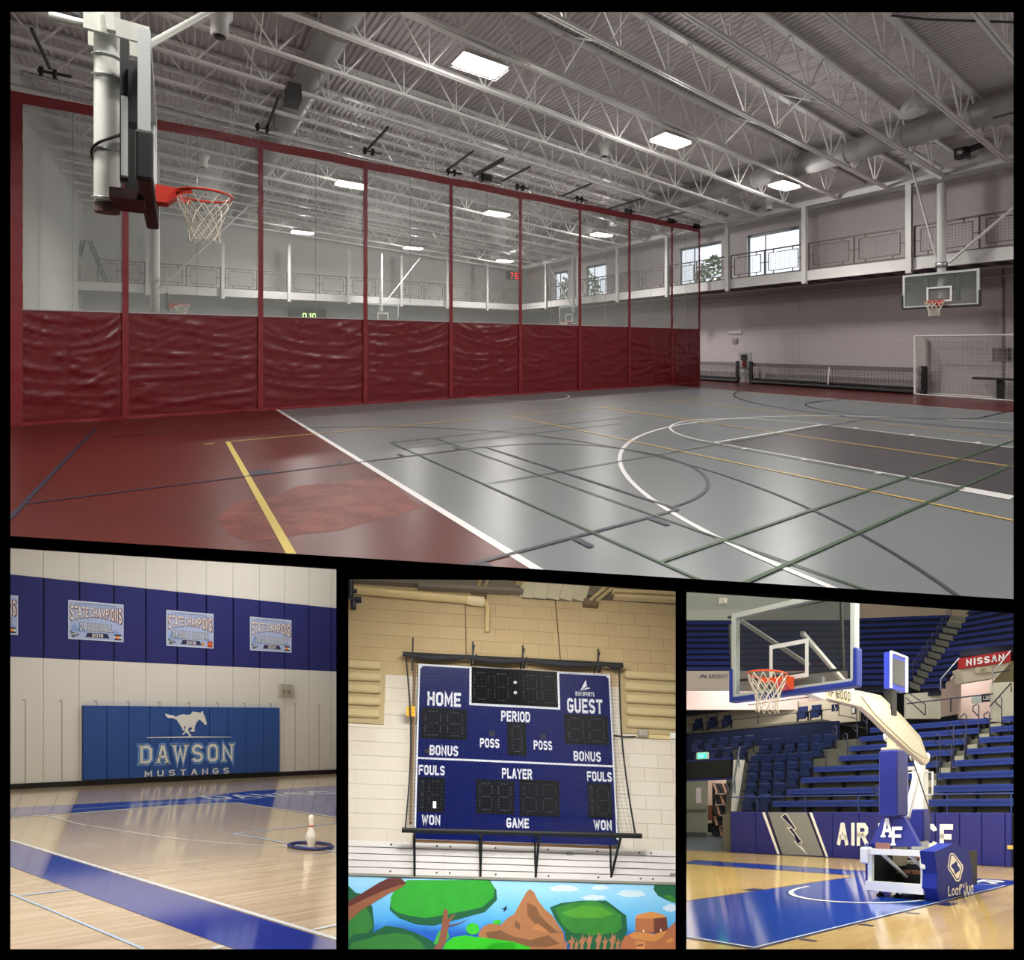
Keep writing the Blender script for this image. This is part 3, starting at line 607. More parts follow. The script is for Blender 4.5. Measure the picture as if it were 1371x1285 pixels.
# ---- ceiling speakers
def horn(px, Y, lab):
    c = G.Y(px[0], px[1], Y); x, y, z = c; t = thing(G, 'ceiling_speaker', lab, 'speaker', (x, y, z - .2), 'white ceiling speakers')
    b = MB(); b.lathe([(.1, -.22), (.13, -.2), (.13, .02), (.19, .1), (.19, .2), (.05, .22)], (x, y, z), 16); b.build('speaker_body', WHITEP, G, parent=t)
    b = MB(); b.lathe([(.09, -.235), (.09, -.215)], (x, y, z), 16); b.build('speaker_mouth', BLACKM, G, parent=t)
    b = MB(); b.tube([(x, y, z + .2), (x, y, z + .45)], .015, 6); b.build('hanger', jm, G, parent=t)
horn((294, 30), 9.3, 'white round ceiling speaker at the top left beside the mast'); horn((809, 200), 11.9, 'white round ceiling speaker in the middle of the ceiling'); horn((1030, 273), 11.2, 'white round ceiling speaker near the balcony window'); horn((272, 215), 20, 'faint white ceiling speaker behind the curtain at left')
t = thing(G, 'pendant_shade', 'white bell-shaped pendant shade hanging near the round duct', 'lamp', G.X(1222, 152, 15.5)); c = G.X(1222, 143, 15.5)
b = MB(); b.lathe([(.28, -.2), (.3, -.16), (.24, .05), (.16, .2), (.05, .24)], c, 20); b.build('shade', WHITEP, G, parent=t)
b = MB(); b.tube([(c[0], c[1], c[2] + .2), (c[0], c[1], c[2] + .9)], .01, 5); b.build('hanger', jm, G, parent=t)

# ---- the dividing curtain
vinyl = mat('red_vinyl', (106, 25, 33), 0.34, spec=0.5, var=0.05, vscale=2)
vinyl2 = mat('red_vinyl_trim', (128, 36, 44), 0.4, spec=0.5)
mesh_m = clear_mat('curtain_see_through', (170, 176, 170), 0.6, rough=0.25, spec=0.4)
cur = thing(G, 'divider_curtain', 'tall red vinyl gym divider curtain with see-through upper windows', 'curtain', (8, YC, 0))
seam = [-2.75, -0.91, 1.88, 4.6, 7.32, 9.97, 12.65, 15.25, 17.81, 19.65]
for i in range(9):
    x0, x1 = seam[i], seam[i + 1]; nz = Vector((i * 3.7, 0, 0)); wl = x1 - x0
    def surf(u, v, x0=x0, wl=wl, nz=nz, i=i):
        x = x0 + u * wl; z = 0.04 + v * 2.40; mid = 0.58 if i % 3 else .45
        sag = (u - mid) * (u - mid) * (1.0 if i % 2 else 1.7) * (0.3 + v) * (1 if u > mid else .8)
        n1 = noise.noise(Vector((u * 1.1 + z * .35, (z - sag) * 3.6 + .9 * abs(u - mid), 0)) + nz); n2 = noise.noise(Vector((u * 2.2, (z - sag * 1.2) * 9, 5)) + nz); n3 = noise.noise(Vector((x * 7, z * 1.1, 9)) + nz)
        edge = min(u, 1 - u, abs(u - mid) + .02) * 12; edge = min(1, max(0.15, edge))
        r = max(0, 1 - abs(n1) * 3.4) ** 3 * .034 + max(0, 1 - abs(n2) * 3) ** 2 * .016
        k = min(1, v * 5 + .2) * min(1, (1 - v) * 9 + .25)
        return (x, YC - r * k * edge - .006 * n3 + .02 * math.sin(u * math.pi) * (1 - v), z)
    b = MB(); b.grid(64, 44, surf); b.build('skirt_panel', vinyl, G, parent=cur)
    b = MB(); b.grid(6, 4, lambda u, v, x0=x0, wl=wl: (x0 + u * wl, YC + .02 * math.sin(u * 6 + v), 2.43 + v * 4.35)); b.build('window_panel', mesh_m, G, parent=cur)
    b = MB(); xm = x0 + wl * .5; b.box(xm - .008, xm + .008, YC - .012, YC - .006, 2.44, 6.75); b.build('window_seam', clear_mat('seam_clear', (170, 176, 170), .5), G, parent=cur)
    b = MB(); b.box(x0 + .06, x1 - .06, YC - .02, YC - .01, 2.42, 2.445); b.build('window_edge', mat('pale_edge', (176, 168, 172), .5), G, parent=cur)
for i, xx in enumerate(seam):
    w2 = .06 if i not in (0,) else .12
    b = MB(); b.grid(2, 60, lambda u, v, xx=xx, w2=w2: (xx + (u - .5) * 2 * w2 + .008 * noise.noise(Vector((xx, v * 30, 0))), YC - .03 - .018 * noise.noise(Vector((xx * 3 + u * 2, v * 34, 0))), .03 + v * 6.9)); b.build('seam_strap', vinyl2, G, parent=cur)
b = MB(); b.grid(180, 3, lambda u, v: (-2.85 + u * 22.55, YC - .03 - .01 * noise.noise(Vector((u * 90, v, 0))), 6.73 + v * .23 + .02 * math.sin(u * 9 * math.pi) ** 2)); b.build('header_band', vinyl2, G, parent=cur)
b = MB(); b.grid(120, 2, lambda u, v: (-2.85 + u * 22.5, YC - .02 - .02 * noise.noise(Vector((u * 60, v, 3))), .0 + v * .07)); b.build('bottom_hem', vinyl2, G, parent=cur)
# hoisting pipe, struts and pulleys above the curtain
b = MB(); b.tube([(-3.3, YC + .02, 7.12), (19.7, YC + .02, 7.12)], .02, 8); tag(b.build('curtain_pipe', CHROME, G), 'long steel pipe the red curtain hangs from', 'pipe')
b = MB(); b.tube([(-3.3, YC - .1, 7.3), (8, YC - .1, 7.24), (19.7, YC - .1, 7.16)], .012, 6); tag(b.build('hoist_cable', CHROME, G), 'thin hoist cable stretched above the curtain pipe', 'cable')
strut_m = mat('strut_grey', (60, 64, 66), .5)
for i, (p, q, w) in enumerate([((520, 170), (491, 201), .05), ((634, 202), (599, 227), .05), ((674, 213), (634, 235), .09), ((710, 223), (671, 243), .05), ((791, 246), (752, 262.5), .05), ((859, 266), (813, 280), .05), ((42, 38), (67, 92), .05), ((372, 132), (358, 170), .05), ((920, 283), (880, 293), .05)]):
    b = MB(); b.bar(G.Y(*p, 13.35), G.Y(*q, YC), w, w); tag(b.build('hoist_strut', strut_m, G), 'dark %s strut bar above the curtain, %s' % ('thick' if w > .06 else 'slender', ['above the third curtain strap', 'left of the hoist motor', 'beside the hoist motor', 'just right of the hoist motor', 'above the sixth curtain window', 'above the seventh curtain window', 'in the top left corner', 'by the left duct', 'nearest the far end of the curtain'][i]), 'strut', 'curtain hoist struts')
for i, p in enumerate([(495, 203), (605, 231), (697, 251), (776, 267), (842, 283), (899, 296), (933, 303), (67, 98), (353, 172)]):
    c = G.Y(*p, YC - .08); t = thing(G, 'hoist_pulley', 'black hoist pulley wheels clamped above the curtain, %s' % ['at the third strap', 'at the fourth strap', 'at the fifth strap', 'at the sixth strap', 'at the seventh strap', 'at the eighth strap', 'at the curtain end', 'in the top left corner', 'left of the duct'][i], 'pulley', c, 'hoist pulleys')
    for dx in (-.14, .08):
        b = MB(); b.lathe([(.1, -.03), (.11, -.01), (.07, 0), (.11, .01), (.1, .03)], (c[0] + dx, c[1], c[2]), 14, 'x'); b.build('wheel', BLACKM, G, parent=t)
    b = MB(); b.bar((c[0] - .2, c[1], c[2]), (c[0] + .35, c[1], c[2] + .02), .05); b.build('bracket', BLACKM, G, parent=t)
c = G.Y(655, 240, YC - .1); t = thing(G, 'hoist_motor', 'dark electric hoist motor with drum above the fourth curtain window', 'motor', c)
b = MB(); b.box(c[0] - .25, c[0] + .05, c[1] - .1, c[1] + .1, c[2] - .1, c[2] + .12); b.build('gearbox', BLACKM, G, parent=t)
b = MB(); b.tube([(c[0] + .05, c[1], c[2]), (c[0] + .4, c[1], c[2])], .1, 12); b.build('motor_drum', mat('motor_grey', (150, 150, 150), .4, metal=.5), G, parent=t)
b = MB(); b.lathe([(.16, -.02), (.16, .02)], (c[0] - .3, c[1], c[2]), 14, 'x'); b.build('wheel', BLACKM, G, parent=t)

# ---- basketball goals
rope_m = mat('net_rope', (226, 220, 204), .8)
def hoop(R, t, xf, yc, sg, zr, pad, frame_m, rimc, glass_m, hw=.915, netr=.0045, fd=.05, padh=.45, net_n=12, bh=1.07):
    """glass board whose face stands at x = xf, rim towards sg * x"""
    z0, z1 = zr - .15, zr - .15 + bh; xb = xf - sg * .04; xs = sorted((xf, xb)); xd = sorted((xf, xf - sg * fd))
    b = MB(); b.box(xs[0] + .012, xs[1] - .012, yc - hw + .02, yc + hw - .02, z0 + .02, z1 - .02); b.build('glass_board', glass_m, R, parent=t)
    b = MB(); w = .06
    b.box(*xd, yc - hw, yc - hw + w, z0, z1); b.box(*xd, yc + hw - w, yc + hw, z0, z1); b.box(*xd, yc - hw + w, yc + hw - w, z1 - w, z1); b.box(*xd, yc - hw + w, yc + hw - w, z0, z0 + w); b.build('board_frame', frame_m, R, parent=t)
    b = MB(); x1 = xf + sg * .004; xa = sorted((x1, x1 + sg * .003)); a, c_, d_ = .305, zr + .0, zr + .45; w = .05
    b.box(*xa, yc - a, yc + a, d_ - w, d_); b.box(*xa, yc - a, yc + a, c_, c_ + w); b.box(*xa, yc - a, yc - a + w, c_ + w, d_ - w); b.box(*xa, yc + a - w, yc + a, c_ + w, d_ - w); b.build('target_square', mat('white_tape', (228, 230, 228), .5), R, parent=t)
    # padding: along the bottom and up both corners
    o = .035; px = sorted((xf + sg * .02, xf - sg * (fd + .015)))
    b = MB(); pts = [(yc - hw - o, z0 + padh), (yc - hw - o, z0 - o), (yc + hw + o, z0 - o), (yc + hw + o, z0 + padh), (yc + hw - .02, z0 + padh), (yc + hw - .02, z0 + .03), (yc - hw + .02, z0 + .03), (yc - hw + .02, z0 + padh)]
    b.prism(pts, lambda u, v, d: (d, u, v), px[0], px[1]); po = b.build('edge_padding', pad, R, parent=t)
    bv = po.modifiers.new('round', 'BEVEL'); bv.width = .02; bv.segments = 2
    cx = xf + sg * .38; rr = .2286
    b = MB(); b.tube([(cx + rr * math.cos(k * math.pi / 16), yc + rr * math.sin(k * math.pi / 16), zr) for k in range(32)], .011, 8, closed=True)
    b.grid(14, 1, lambda u, v: (cx - sg * rr * math.cos((u - .5) * 2.2), yc + rr * math.sin((u - .5) * 2.2), zr - .05 * v)); b.build('rim', rimc, R, parent=t)
    b = MB(); f = lambda u, v, d: (xf + sg * u, yc + d, zr + v)
    b.prism([(0.01, -.13), (.1, -.13), (.17, -.06), (.17, .012), (.01, .02)], f, -.09, .09); b.bar((xf + sg * .15, yc - .07, zr - .01), (cx - sg * rr * .75, yc - .14, zr - .01), .02, .03); b.bar((xf + sg * .15, yc + .07, zr - .01), (cx - sg * rr * .75, yc + .14, zr - .01), .02, .03); b.build('rim_bracket', rimc, R, parent=t)
    b = MB(); n = net_n; lev = [(0, rr), (.09, .2), (.17, .165), (.24, .14), (.31, .125), (.37, .125), (.42, .135)]
    for k in range(n):
        for s_ in (-1, 1):
            pts = []
            for i, (dz, r_) in enumerate(lev):
                a_ = (k + s_ * (i % 2) * .5) * 2 * math.pi / n if i < 9 else 0
                a_ = (k + .5 * s_ * (i % 2)) * 2 * math.pi / n
                jz = .006 * math.sin(k * 5.1 + i); pts.append((cx + r_ * math.cos(a_ + .02 * math.sin(i * 3 + k)), yc + r_ * math.sin(a_), zr - .01 - dz + jz))
            b.tube(pts, netr, 4, caps=False)
    b.build('net', rope_m, R, parent=t); return cx
near = thing(G, 'basketball_goal', 'near ceiling-hung basketball goal seen edge-on with thick white mast', 'basketball hoop', (-.3, 5.5, 2.75))
gl = clear_mat('board_glass', (150, 165, 160), .86, rough=.03)
alum = mat('board_aluminium', (205, 210, 210), .35, metal=.3)
orange = mat('rim_orange', (206, 52, 34), .4)
hoop(G, near, -.14, 5.5, 1, 3.05, mat('black_padding', (16, 16, 18), .55), alum, orange, gl, netr=.004, fd=.075, padh=.33, hw=.915)
mx, my = -.47, 5.55
mastw = mat('mast_white', (222, 224, 216), .45, var=.04, vscale=6)
b = MB(); b.tube([(mx, my, 2.88), (mx, my, 8.2)], .09, 24); b.build('mast', mastw, G, parent=near)
b = MB(); b.tube([(mx, my, 2.8), (mx, my, 2.88)], .088, 24); b.build('mast_end', mat('scuffed_end', (120, 96, 92), .8, var=.5, vscale=30), G, parent=near)
for zz in (2.92, 3.33, 3.95, 4.12): b = MB(); b.tube([(mx + .1 * math.cos(a * .2618), my + .1 * math.sin(a * .2618), zz + .01 * math.sin(a * .26)) for a in range(24)], .008, 6, closed=True); b.build('mast_clamp', CHROME, G, parent=near)
b = MB(); b.tube([(mx + .105 * math.cos(a), my + .105 * math.sin(a), 3.5 + .07 * a) for a in [k * .3 for k in range(-14, 4)]], .012, 6); b.build('cable', BLACKM, G, parent=near)
b = MB(); b.box(-.36, -.3, 5.2, 5.28, 3.0, 4.15); b.box(-.36, -.3, 5.72, 5.8, 3.0, 4.15); b.box(-.36, -.3, 5.28, 5.72, 3.9, 4.0); b.build('carriage', BLACKM, G, parent=near)
b = MB(); b.box(-.3, -.215, 5.1, 5.16, 2.92, 3.95); b.box(-.3, -.215, 5.84, 5.9, 2.92, 3.95); b.box(-.3, -.215, 5.1, 5.9, 3.4, 3.46); b.build('board_bracket', BLACKM, G, parent=near)
b = MB(); b.box(-.34, -.3, 5.02, 5.08, 3.0, 3.62); b.build('height_scale', mat('scale_white', (214, 216, 214), .5), G, parent=near)
b = MB(); b.box(-.42, -.2, 5.1, 5.6, 2.84, 2.92); b.build('lower_mount', mat('dark_red_mount', (58, 26, 28), .5), G, parent=near)
b = MB(); b.box(mx - .14, mx + .3, my - .16, my - .13, 4.25, 4.4); b.box(mx - .14, mx + .3, my + .13, my + .16, 4.25, 4.4); b.build('mast_plate', mastw, G, parent=near)
b = MB(); b.tube([G.Y(68, 22, 5.55), G.Y(150, 42, 5.45)], .04, 10); b.build('cross_pipe', mastw, G, parent=near)
b = MB(); b.tube([G.Y(101, 24, 5.55) - np.array([.0, 0, 0]), G.Y(110, 27, 5.54)], .06, 10); b.build('pipe_strap', BLACKM, G, parent=near)
b = MB(); b.tube([G.Y(196, 62, 5.7), G.Y(286, 12, 6.4), G.Y(360, -30, 7)], .03, 10); b.build('brace_rod', mastw, G, parent=near)
b = MB(); b.bar(G.Y(146, 14, 5.35), G.Y(149, 42, 5.35), .06, .06); b.bar(G.Y(146, -30, 5.35), G.Y(146, 14, 5.35), .06, .06); b.build('brace_bar', mastw, G, parent=near)
far = thing(G, 'basketball_goal', 'far glass basketball goal hung from a white mast by the balcony', 'basketball hoop', (19, 5.8, 2.8))
hoop(G, far, 19.0, 5.8, -1, 2.98, mat('dark_grey_padding', (38, 40, 46), .6), alum, orange, gl, netr=.008, padh=.42, fd=.05, net_n=10, bh=1.03)
# goals of the half hall behind the curtain
dgp = mat('dark_grey_padding', (38, 40, 46))
t = thing(G, 'basketball_goal', 'basketball goal on a white mast behind the left curtain windows', 'basketball hoop', (-.3, 20.4, 2.75)); hoop(G, t, -.14, 20.4, 1, 3.05, dgp, alum, orange, gl, netr=.008, net_n=8)
b = MB(); b.tube([(-.5, 20.4, 2.6), (-.5, 20.4, 7.8)], .13, 12); b.build('mast', bw, G, parent=t); b = MB(); b.tube([(-.5, 20.4, 3.4), (2.2, 20.4, 6.6)], .035, 6); b.build('brace_rod', bw, G, parent=t)
t = thing(G, 'basketball_goal', 'distant basketball goal behind the seventh curtain window', 'basketball hoop', (19, 22.9, 2.75)); hoop(G, t, 19.0, 22.9, -1, 3.05, dgp, alum, orange, gl, netr=.01, net_n=8)
b = MB(); b.tube([(19.3, 22.9, 3.6), (19.3, 22.9, 6.8)], .1, 10); b.build('mast', bw, G, parent=t); b = MB(); b.tube([(19.3, 22.9, 3.8), (19.3, 25.2, 6.6)], .035, 6); b.build('brace_rod', bw, G, parent=t)
GS = Room(G.B[:, 1], G.B[:, 0], G.B[:, 2], G.O)
t = thing(G, 'basketball_goal', 'distant basketball goal facing the curtain behind the fourth window', 'basketball hoop', (9.65, 28, 2.75)); hoop(GS, t, 27.6, 9.65, -1, 3.05, dgp, alum, orange, gl, netr=.01, net_n=8)
b = MB(); b.tube([(9.65, 27.9, 3.6), (9.65, 27.9, 6.8)], .1, 10); b.build('mast', bw, G, parent=t); b = MB(); b.tube([(9.65, 27.9, 3.8), (12.0, 27.9, 6.8)], .035, 6); b.build('brace_rod', bw, G, parent=t)
fx, fy = 19.3, 5.83
b = MB(); b.tube([(fx, fy, 3.1), (fx, fy, 6.55)], .11, 16); b.build('mast', bw, G, parent=far)
b = MB(); b.box(19.06, 19.2, 5.35, 5.42, 3.0, 3.7); b.box(19.06, 19.2, 6.1, 6.17, 3.0, 3.7); b.box(19.06, 19.25, 5.3, 6.25, 3.72, 3.82); b.box(19.06, 19.2, 5.35, 6.17, 3.35, 3.4); b.build('carriage', mat('dark_steel', (70, 74, 78), .5), G, parent=far)
b = MB(); b.lathe([(.15, 0), (.15, .16)], (fx, fy, 4.02), 12); b.build('mast_clamp', CHROME, G, parent=far)
X_ = lambda x, y, v=19.3: tuple(G.X(x, y, v))
for nm, p, q, r in (('brace_rod', (1219, 218), (1256, 354), .03), ('brace_rod', (1270, 352), (1357, 278), .04), ('top_pipe', (1210, 196), (1262, 226), .06), ('top_pipe', (1220, 215), (1262, 239), .06), ('cross_pipe', (1203, 197), (1324, 158), .03), ('top_pipe', (1248, 184), (1283, 207), .06)):
    b = MB(); b.tube([X_(*p), X_(*q)], r, 8); b.build(nm, bw, G, parent=far)
for p in ((1204, 192), (1217, 215), (1240, 179), (1303, 165)):
    c = X_(*p); b = MB(); b.box(c[0] - .06, c[0] + .06, c[1] - .1, c[1] + .1, c[2] - .1, c[2] + .1); b.build('pipe_clamp', CHROME, G, parent=far)
c = X_(1297, 203); t = thing(G, 'winch', 'black electric winch on the pipe above the upper right wall', 'winch', c)
b = MB(); b.box(c[0] - .15, c[0] + .15, c[1] - .0, c[1] + .3, c[2] - .14, c[2] + .14); b.build('winch_body', BLACKM, G, parent=t)
b = MB(); b.tube([(c[0], c[1], c[2] + .06), (c[0], c[1] - .35, c[2] + .1)], .09, 12); b.build('winch_motor', BLACKM, G, parent=t)
b = MB(); b.lathe([(.08, 0), (.08, .03)], (c[0] - .2, c[1] + .15, c[2]), 12, 'x'); b.build('winch_drum', CHROME, G, parent=t)
b = MB(); b.tube([G.X(1317, 168, 20.5), G.X(1317, 205, 20.5)], .12, 12); tag(b.build('vertical_pipe', bw, G), 'short thick white vertical pipe under the roof at upper right', 'pipe')
b = MB(); b.tube([G.X(1160, 17, 12), G.X(1240, 26, 12), G.X(1365, 30, 12)], .02, 6); tag(b.build('hoist_cable', BLACKM, G), 'dark slack cable across the top right of the ceiling', 'cable')

# ---- along the right wall
gp = mat('goal_white', (208, 204, 202), .5)
t = thing(G, 'soccer_goal', 'white framed indoor soccer goal with netting against the right wall', 'goal', (21.0, 6, 0)); gx, gy0, gy1, gb = 20.95, 3.9, 7.05, 21.65
b = MB(); b.tube([(gx, gy1, 0.04), (gx, gy1, 2.02)], .04, 8); b.build('post', gp, G, parent=t); b = MB(); b.tube([(gx, gy0, 0.04), (gx, gy0, 2.02)], .04, 8); b.build('post', gp, G, parent=t)
b = MB(); b.tube([(gx, gy0, 2.0), (gx, gy1, 2.0)], .035, 8); b.build('crossbar', gp, G, parent=t)
b = MB(); b.tube([(gb, gy1 - .05, 0.04), (gb, gy1 - .05, 1.98)], .035, 8); b.tube([(gx, gy1 - .03, 2.0), (gb, gy1 - .03, 1.98)], .02, 6); b.tube([(gx, gy1, .04), (gb, gy1, .04)], .03, 6); b.tube([(gb, gy1, .04), (gb, gy0, .04)], .03, 6); b.tube([(gx, gy1, .04), (gx, gy0, .04)], .025, 6); b.build('back_frame', gp, G, parent=t)
b = MB()
for k in range(17): x = gx + (gb - gx) * k / 6; (b.bar((x, gy1, .05), (x, gy1, 2.0), .008) if k < 7 else None)
for k in range(16): z = .1 + .125 * k; b.bar((gx, gy1, z), (gb, gy1, z), .007)
for k in range(26): y = gy0 + (gy1 - gy0) * k / 25; b.bar((gb, y, .05), (gb, y, 1.98), .007)
for k in range(16): z = .1 + .125 * k; b.bar((gb, gy0, z), (gb, gy1, z), .007)
tag(b.build('netting', mat('goal_net', (190, 186, 184), .8), G, parent=t), kind='stuff')
def floor_net(y0, y1, lab, split):
    t = thing(G, 'floor_net', lab, 'net', (21.4, (y0 + y1) / 2, 0), 'portable nets stored along the wall'); x = 21.45
    for y in (y0, y1):
        b = MB(); b.box(x - .12, x - .04, y - .05, y + .05, 0.02, .98); b.build('end_post', BLACKM, G, parent=t)
        b = MB(); b.box(x + .04, x + .1, y - .04 + .16, y + .04 + .16, 0.02, .98); b.build('end_post', BLACKM, G, parent=t)
    b = MB(); b.tube([(x - .1, y0, .08), (x - .1, y1, .08)], .08, 8); b.build('base_tube', BLACKM, G, parent=t); b = MB(); b.tube([(x + .1, y0, .2), (x + .1, y1, .2)], .05, 8); b.build('base_tube', BLACKM, G, parent=t)
    b = MB(); b.box(x - .01, x + .01, y0, y1, .76, .92); b.build('top_band', clear_mat('net_band', (110, 102, 104), .35), G, parent=t)
    b = MB(); n = int((y1 - y0) / .11)
    for k in range(n): y = y0 + (y1 - y0) * k / n; b.bar((x, y, .1), (x, y, .8), .008)
    for k in range(8): b.bar((x, y0, .12 + k * .09), (x, y1, .12 + k * .09), .007)
    tag(b.build('netting', mat('dark_net', (66, 60, 62), .9), G, parent=t), kind='stuff')
    if split: b = MB(); b.bar((x - .02, y0 + .5 * (y1 - y0), .1), (x - .02, y0 + .49 * (y1 - y0), .85), .04, .02); b.build('centre_strap', WHITEP, G, parent=t)
floor_net(6.9, 13.2, 'long low net with black posts lying along the right wall', True); floor_net(13.85, 18.5, 'low black-framed net half hidden behind the end of the curtain', False)
c = G.X(997, 482, XW - .02); t = thing(G, 'wall_station', 'grey wall plate with black box and red fitting between the stored nets', 'wall box', c)
b = MB(); b.box(XW - .03, XW, c[1] - .3, c[1] + .3, c[2] - .35, c[2] + .35); b.build('plate', mat('plate_grey', (150, 146, 148), .6), G, parent=t)
b = MB(); b.box(XW - .1, XW - .03, c[1] - .1, c[1] + .14, c[2] + .0, c[2] + .26); b.build('black_box', BLACKM, G, parent=t); b = MB(); b.box(XW - .12, XW - .03, c[1] - .08, c[1] + .06, c[2] - .3, c[2] - .05); b.build('red_fitting', mat('fitting_red', (110, 30, 36), .5), G, parent=t)
c = G.X(984, 445, XW - .02); b = MB(); b.box(XW - .05, XW, c[1] - .35, c[1] + .3, c[2] - .06, c[2] + .08); tag(b.build('wall_sign', mat('pale_sign', (190, 186, 184), .5), G), 'small pale exit light bar high on the block wall', 'sign')
c = G.X(984, 456, XW - .02); b = MB(); b.box(XW - .06, XW, c[1] - .12, c[1] + .12, c[2] - .13, c[2] + .1); tag(b.build('wall_switch_box', mat('switch_grey', (128, 116, 116), .5), G), 'small grey control box below the pale sign on the block wall', 'wall box')
for i, p in enumerate([(1341, 474), (1352, 475)]):
    c = G.X(*p, XW - .02); b = MB(); b.box(XW - .04, XW, c[1] - .22, c[1] + .22, c[2] - .2, c[2] + .2); tag(b.build('wall_vent', mat('vent_grey', (112, 104, 106), .6), G), 'grey louvre on the wall behind the soccer goal, %s one' % ('left' if i == 0 else 'right'), 'vent')
t = thing(G, 'bench', 'dark low bench inside the soccer goal by the wall', 'bench', (21.3, 4.6, 0)); b = MB(); b.box(21.1, 21.45, 4.0, 5.6, .62, .68); b.build('seat', BLACKM, G, parent=t); b = MB(); b.box(21.2, 21.35, 4.9, 5.05, 0, .62); b.build('leg', BLACKM, G, parent=t)
b = MB(); b.tube([(XW - .02, 11.4, 0.05), (XW - .02, 11.4, 4.1)], .012, 6); tag(b.build('wall_joint', bw, G), 'thin pale vertical joint strip on the block wall', 'trim')
b = MB(); b.box(XW - .02, XW, 5.0, 5.06, 0.05, 4.1); tag(b.build('wall_joint', mat('joint_dark', (120, 108, 110), .8), G), 'dark vertical control joint on the block wall near the goal', 'trim')
b = MB(); b.tube([(21.72, YS, 3.86), (21.72, 28, 3.86)], .02, 6); tag(b.build('conduit', bw, G), 'thin white conduit line running under the balcony', 'pipe')
# ---- trees beyond the windows
leaf = mat('tree_leaf', (112, 128, 92), .8, var=.3, vscale=2); bark = mat('bark', (90, 78, 66), .9)
def tree(x, y, h, r, lab):
    t = thing(G, 'tree', lab, 'tree', (x, y, 0), 'trees outside the hall windows')
    b = MB(); b.tube([(x, y, 0), (x, y, h)], .2, 8, r2=.08); b.build('trunk', bark, G, parent=t)
    b = MB(); rr = random.Random(int(x * 7 + y))
    for k in range(900):
        th, ph = rr.uniform(0, 6.283), math.acos(rr.uniform(-1, 1)); q = r * rr.uniform(.5, 1) ** .5
        c = Vector((x + q * math.cos(th) * math.sin(ph), y + q * math.sin(th) * math.sin(ph), h + q * math.cos(ph) * 1.1)); u = Vector((rr.uniform(-1, 1), rr.uniform(-1, 1), rr.uniform(-1, 1))).normalized() * .14; v = u.cross(Vector((rr.uniform(-1, 1), 1, .3))).normalized() * .09
        b.add([c - u, c - v, c + u, c + v], [(0, 1, 2, 3)])
    tag(b.build('leaves', leaf, G, parent=t), kind='stuff')
tree(26.5, 18.3, 5.3, 1.5, 'leafy tree seen through the balcony window beside the curtain'); tree(30, 28.5, 6.5, 2.0, 'leafy tree seen through the window behind the curtain'); tree(29, 33.5, 6.3, 1.8, 'leafy tree behind the narrow far window')
# ================================================================ THE HALL WITH THE BLUE WALL MAT
DY = 17.87
dw = lambda x, y: D.Y(x, y, DY)
wood1 = plank_mat('maple_floor', (218, 196, 162), (200, 174, 138), 0.16, pw=0.057, pl=1.1, spec=0.9, coat=0.5, wav=0.00012)
b = MB(); b.add([(4.0, -3.0, 0), (22, -3, 0), (22, DY, 0), (-8, DY, 0), (-8, 5, 0), (-1, 1.5, 0)][::-1], [(0, 1, 2, 3, 4, 5)])
b.v = []; b.f = []; b.sm = []; b.mi = []
dq = [tuple(D.fl(*p)[:2]) for p in [(6, 1290), (457, 1290)]]
b.add([(dq[0][0], dq[0][1], 0), (dq[1][0], dq[1][1], 0)] + [tuple(D.Y(457.5, 1040, DY)[:2]) + (0,), tuple(D.Y(6, 1056, DY)[:2]) + (0,)], [(0, 1, 2, 3)])
dfloor = struct(b.build('floor_wooden', wood1, D, uv=lambda p: (p[0], p[1])))
dblue = mat('court_blue_paint', (34, 52, 150), 0.09, spec=0.9, coat=0.4); dblue2 = mat('court_blue_paint_far', (40, 60, 165), 0.09, spec=0.9, coat=0.4)
dwh = mat('court_white_line', (214, 218, 220), 0.2); dpale = mat('court_pale_blue_line', (170, 190, 214), 0.2)
flat('blue_border', [[(3.5, 3.6), (4.22, 3.6), (4.22, 11.2), (3.5, 11.2)]], dblue, .003, D, dfloor)
line('border_line', [(4.27, 3.8), (4.27, 11)], .06, dwh, D, dfloor, z=.005)
def DF(*ps): return [tuple(D.fl(*p)[:2]) for p in ps]
flat('blue_border', [DF((6, 1081.7), (245, 1069.5), (330, 1059.5), (457, 1051), (457, 1094.5), (316, 1074), (234, 1077), (110, 1087), (6, 1093.8))], dblue2, .003, D, dfloor)
line('border_line', DF((6, 1095), (110, 1088), (234, 1079), (316, 1074.5)), .07, dwh, D, dfloor, z=.005)
line('border_line', DF((316, 1074.5), (452, 1094.5)), .06, dwh, D, dfloor, z=.0052)
line('inner_line', DF((6, 1090), (234, 1074), (330, 1070), (452, 1057)), .03, dwh, D, dfloor, z=.0054)
line('inner_line', DF((330, 1063), (400, 1070), (452, 1075)), .03, dwh, D, dfloor, z=.0055)
line('court_line', DF((60, 1091.8), (110, 1104), (234, 1123), (330, 1131), (452, 1137)), .045, dwh, D, dfloor, z=.005)
line('court_line', DF((14, 1196.5), (100, 1232), (192, 1271)), .03, dpale, D, dfloor, z=.005); line('court_line', DF((28, 1199), (94, 1191)), .04, dpale, D, dfloor, z=.0052)
line('court_line', DF((312, 1116), (452, 1102)), .045, dpale, D, dfloor, z=.005); line('court_line', DF((312, 1116), (390, 1130), (452, 1141)), .06, dpale, D, dfloor, z=.0052)
line('court_line', DF((420, 1245), (452, 1238)), .04, dwh, D, dfloor, z=.005); line('court_line', DF((285, 1270), (300, 1267)), .04, dwh, D, dfloor, z=.005)
line('court_mark', DF((293, 1112.5), (300, 1112.5)), .07, dpale, D, dfloor, z=.005)
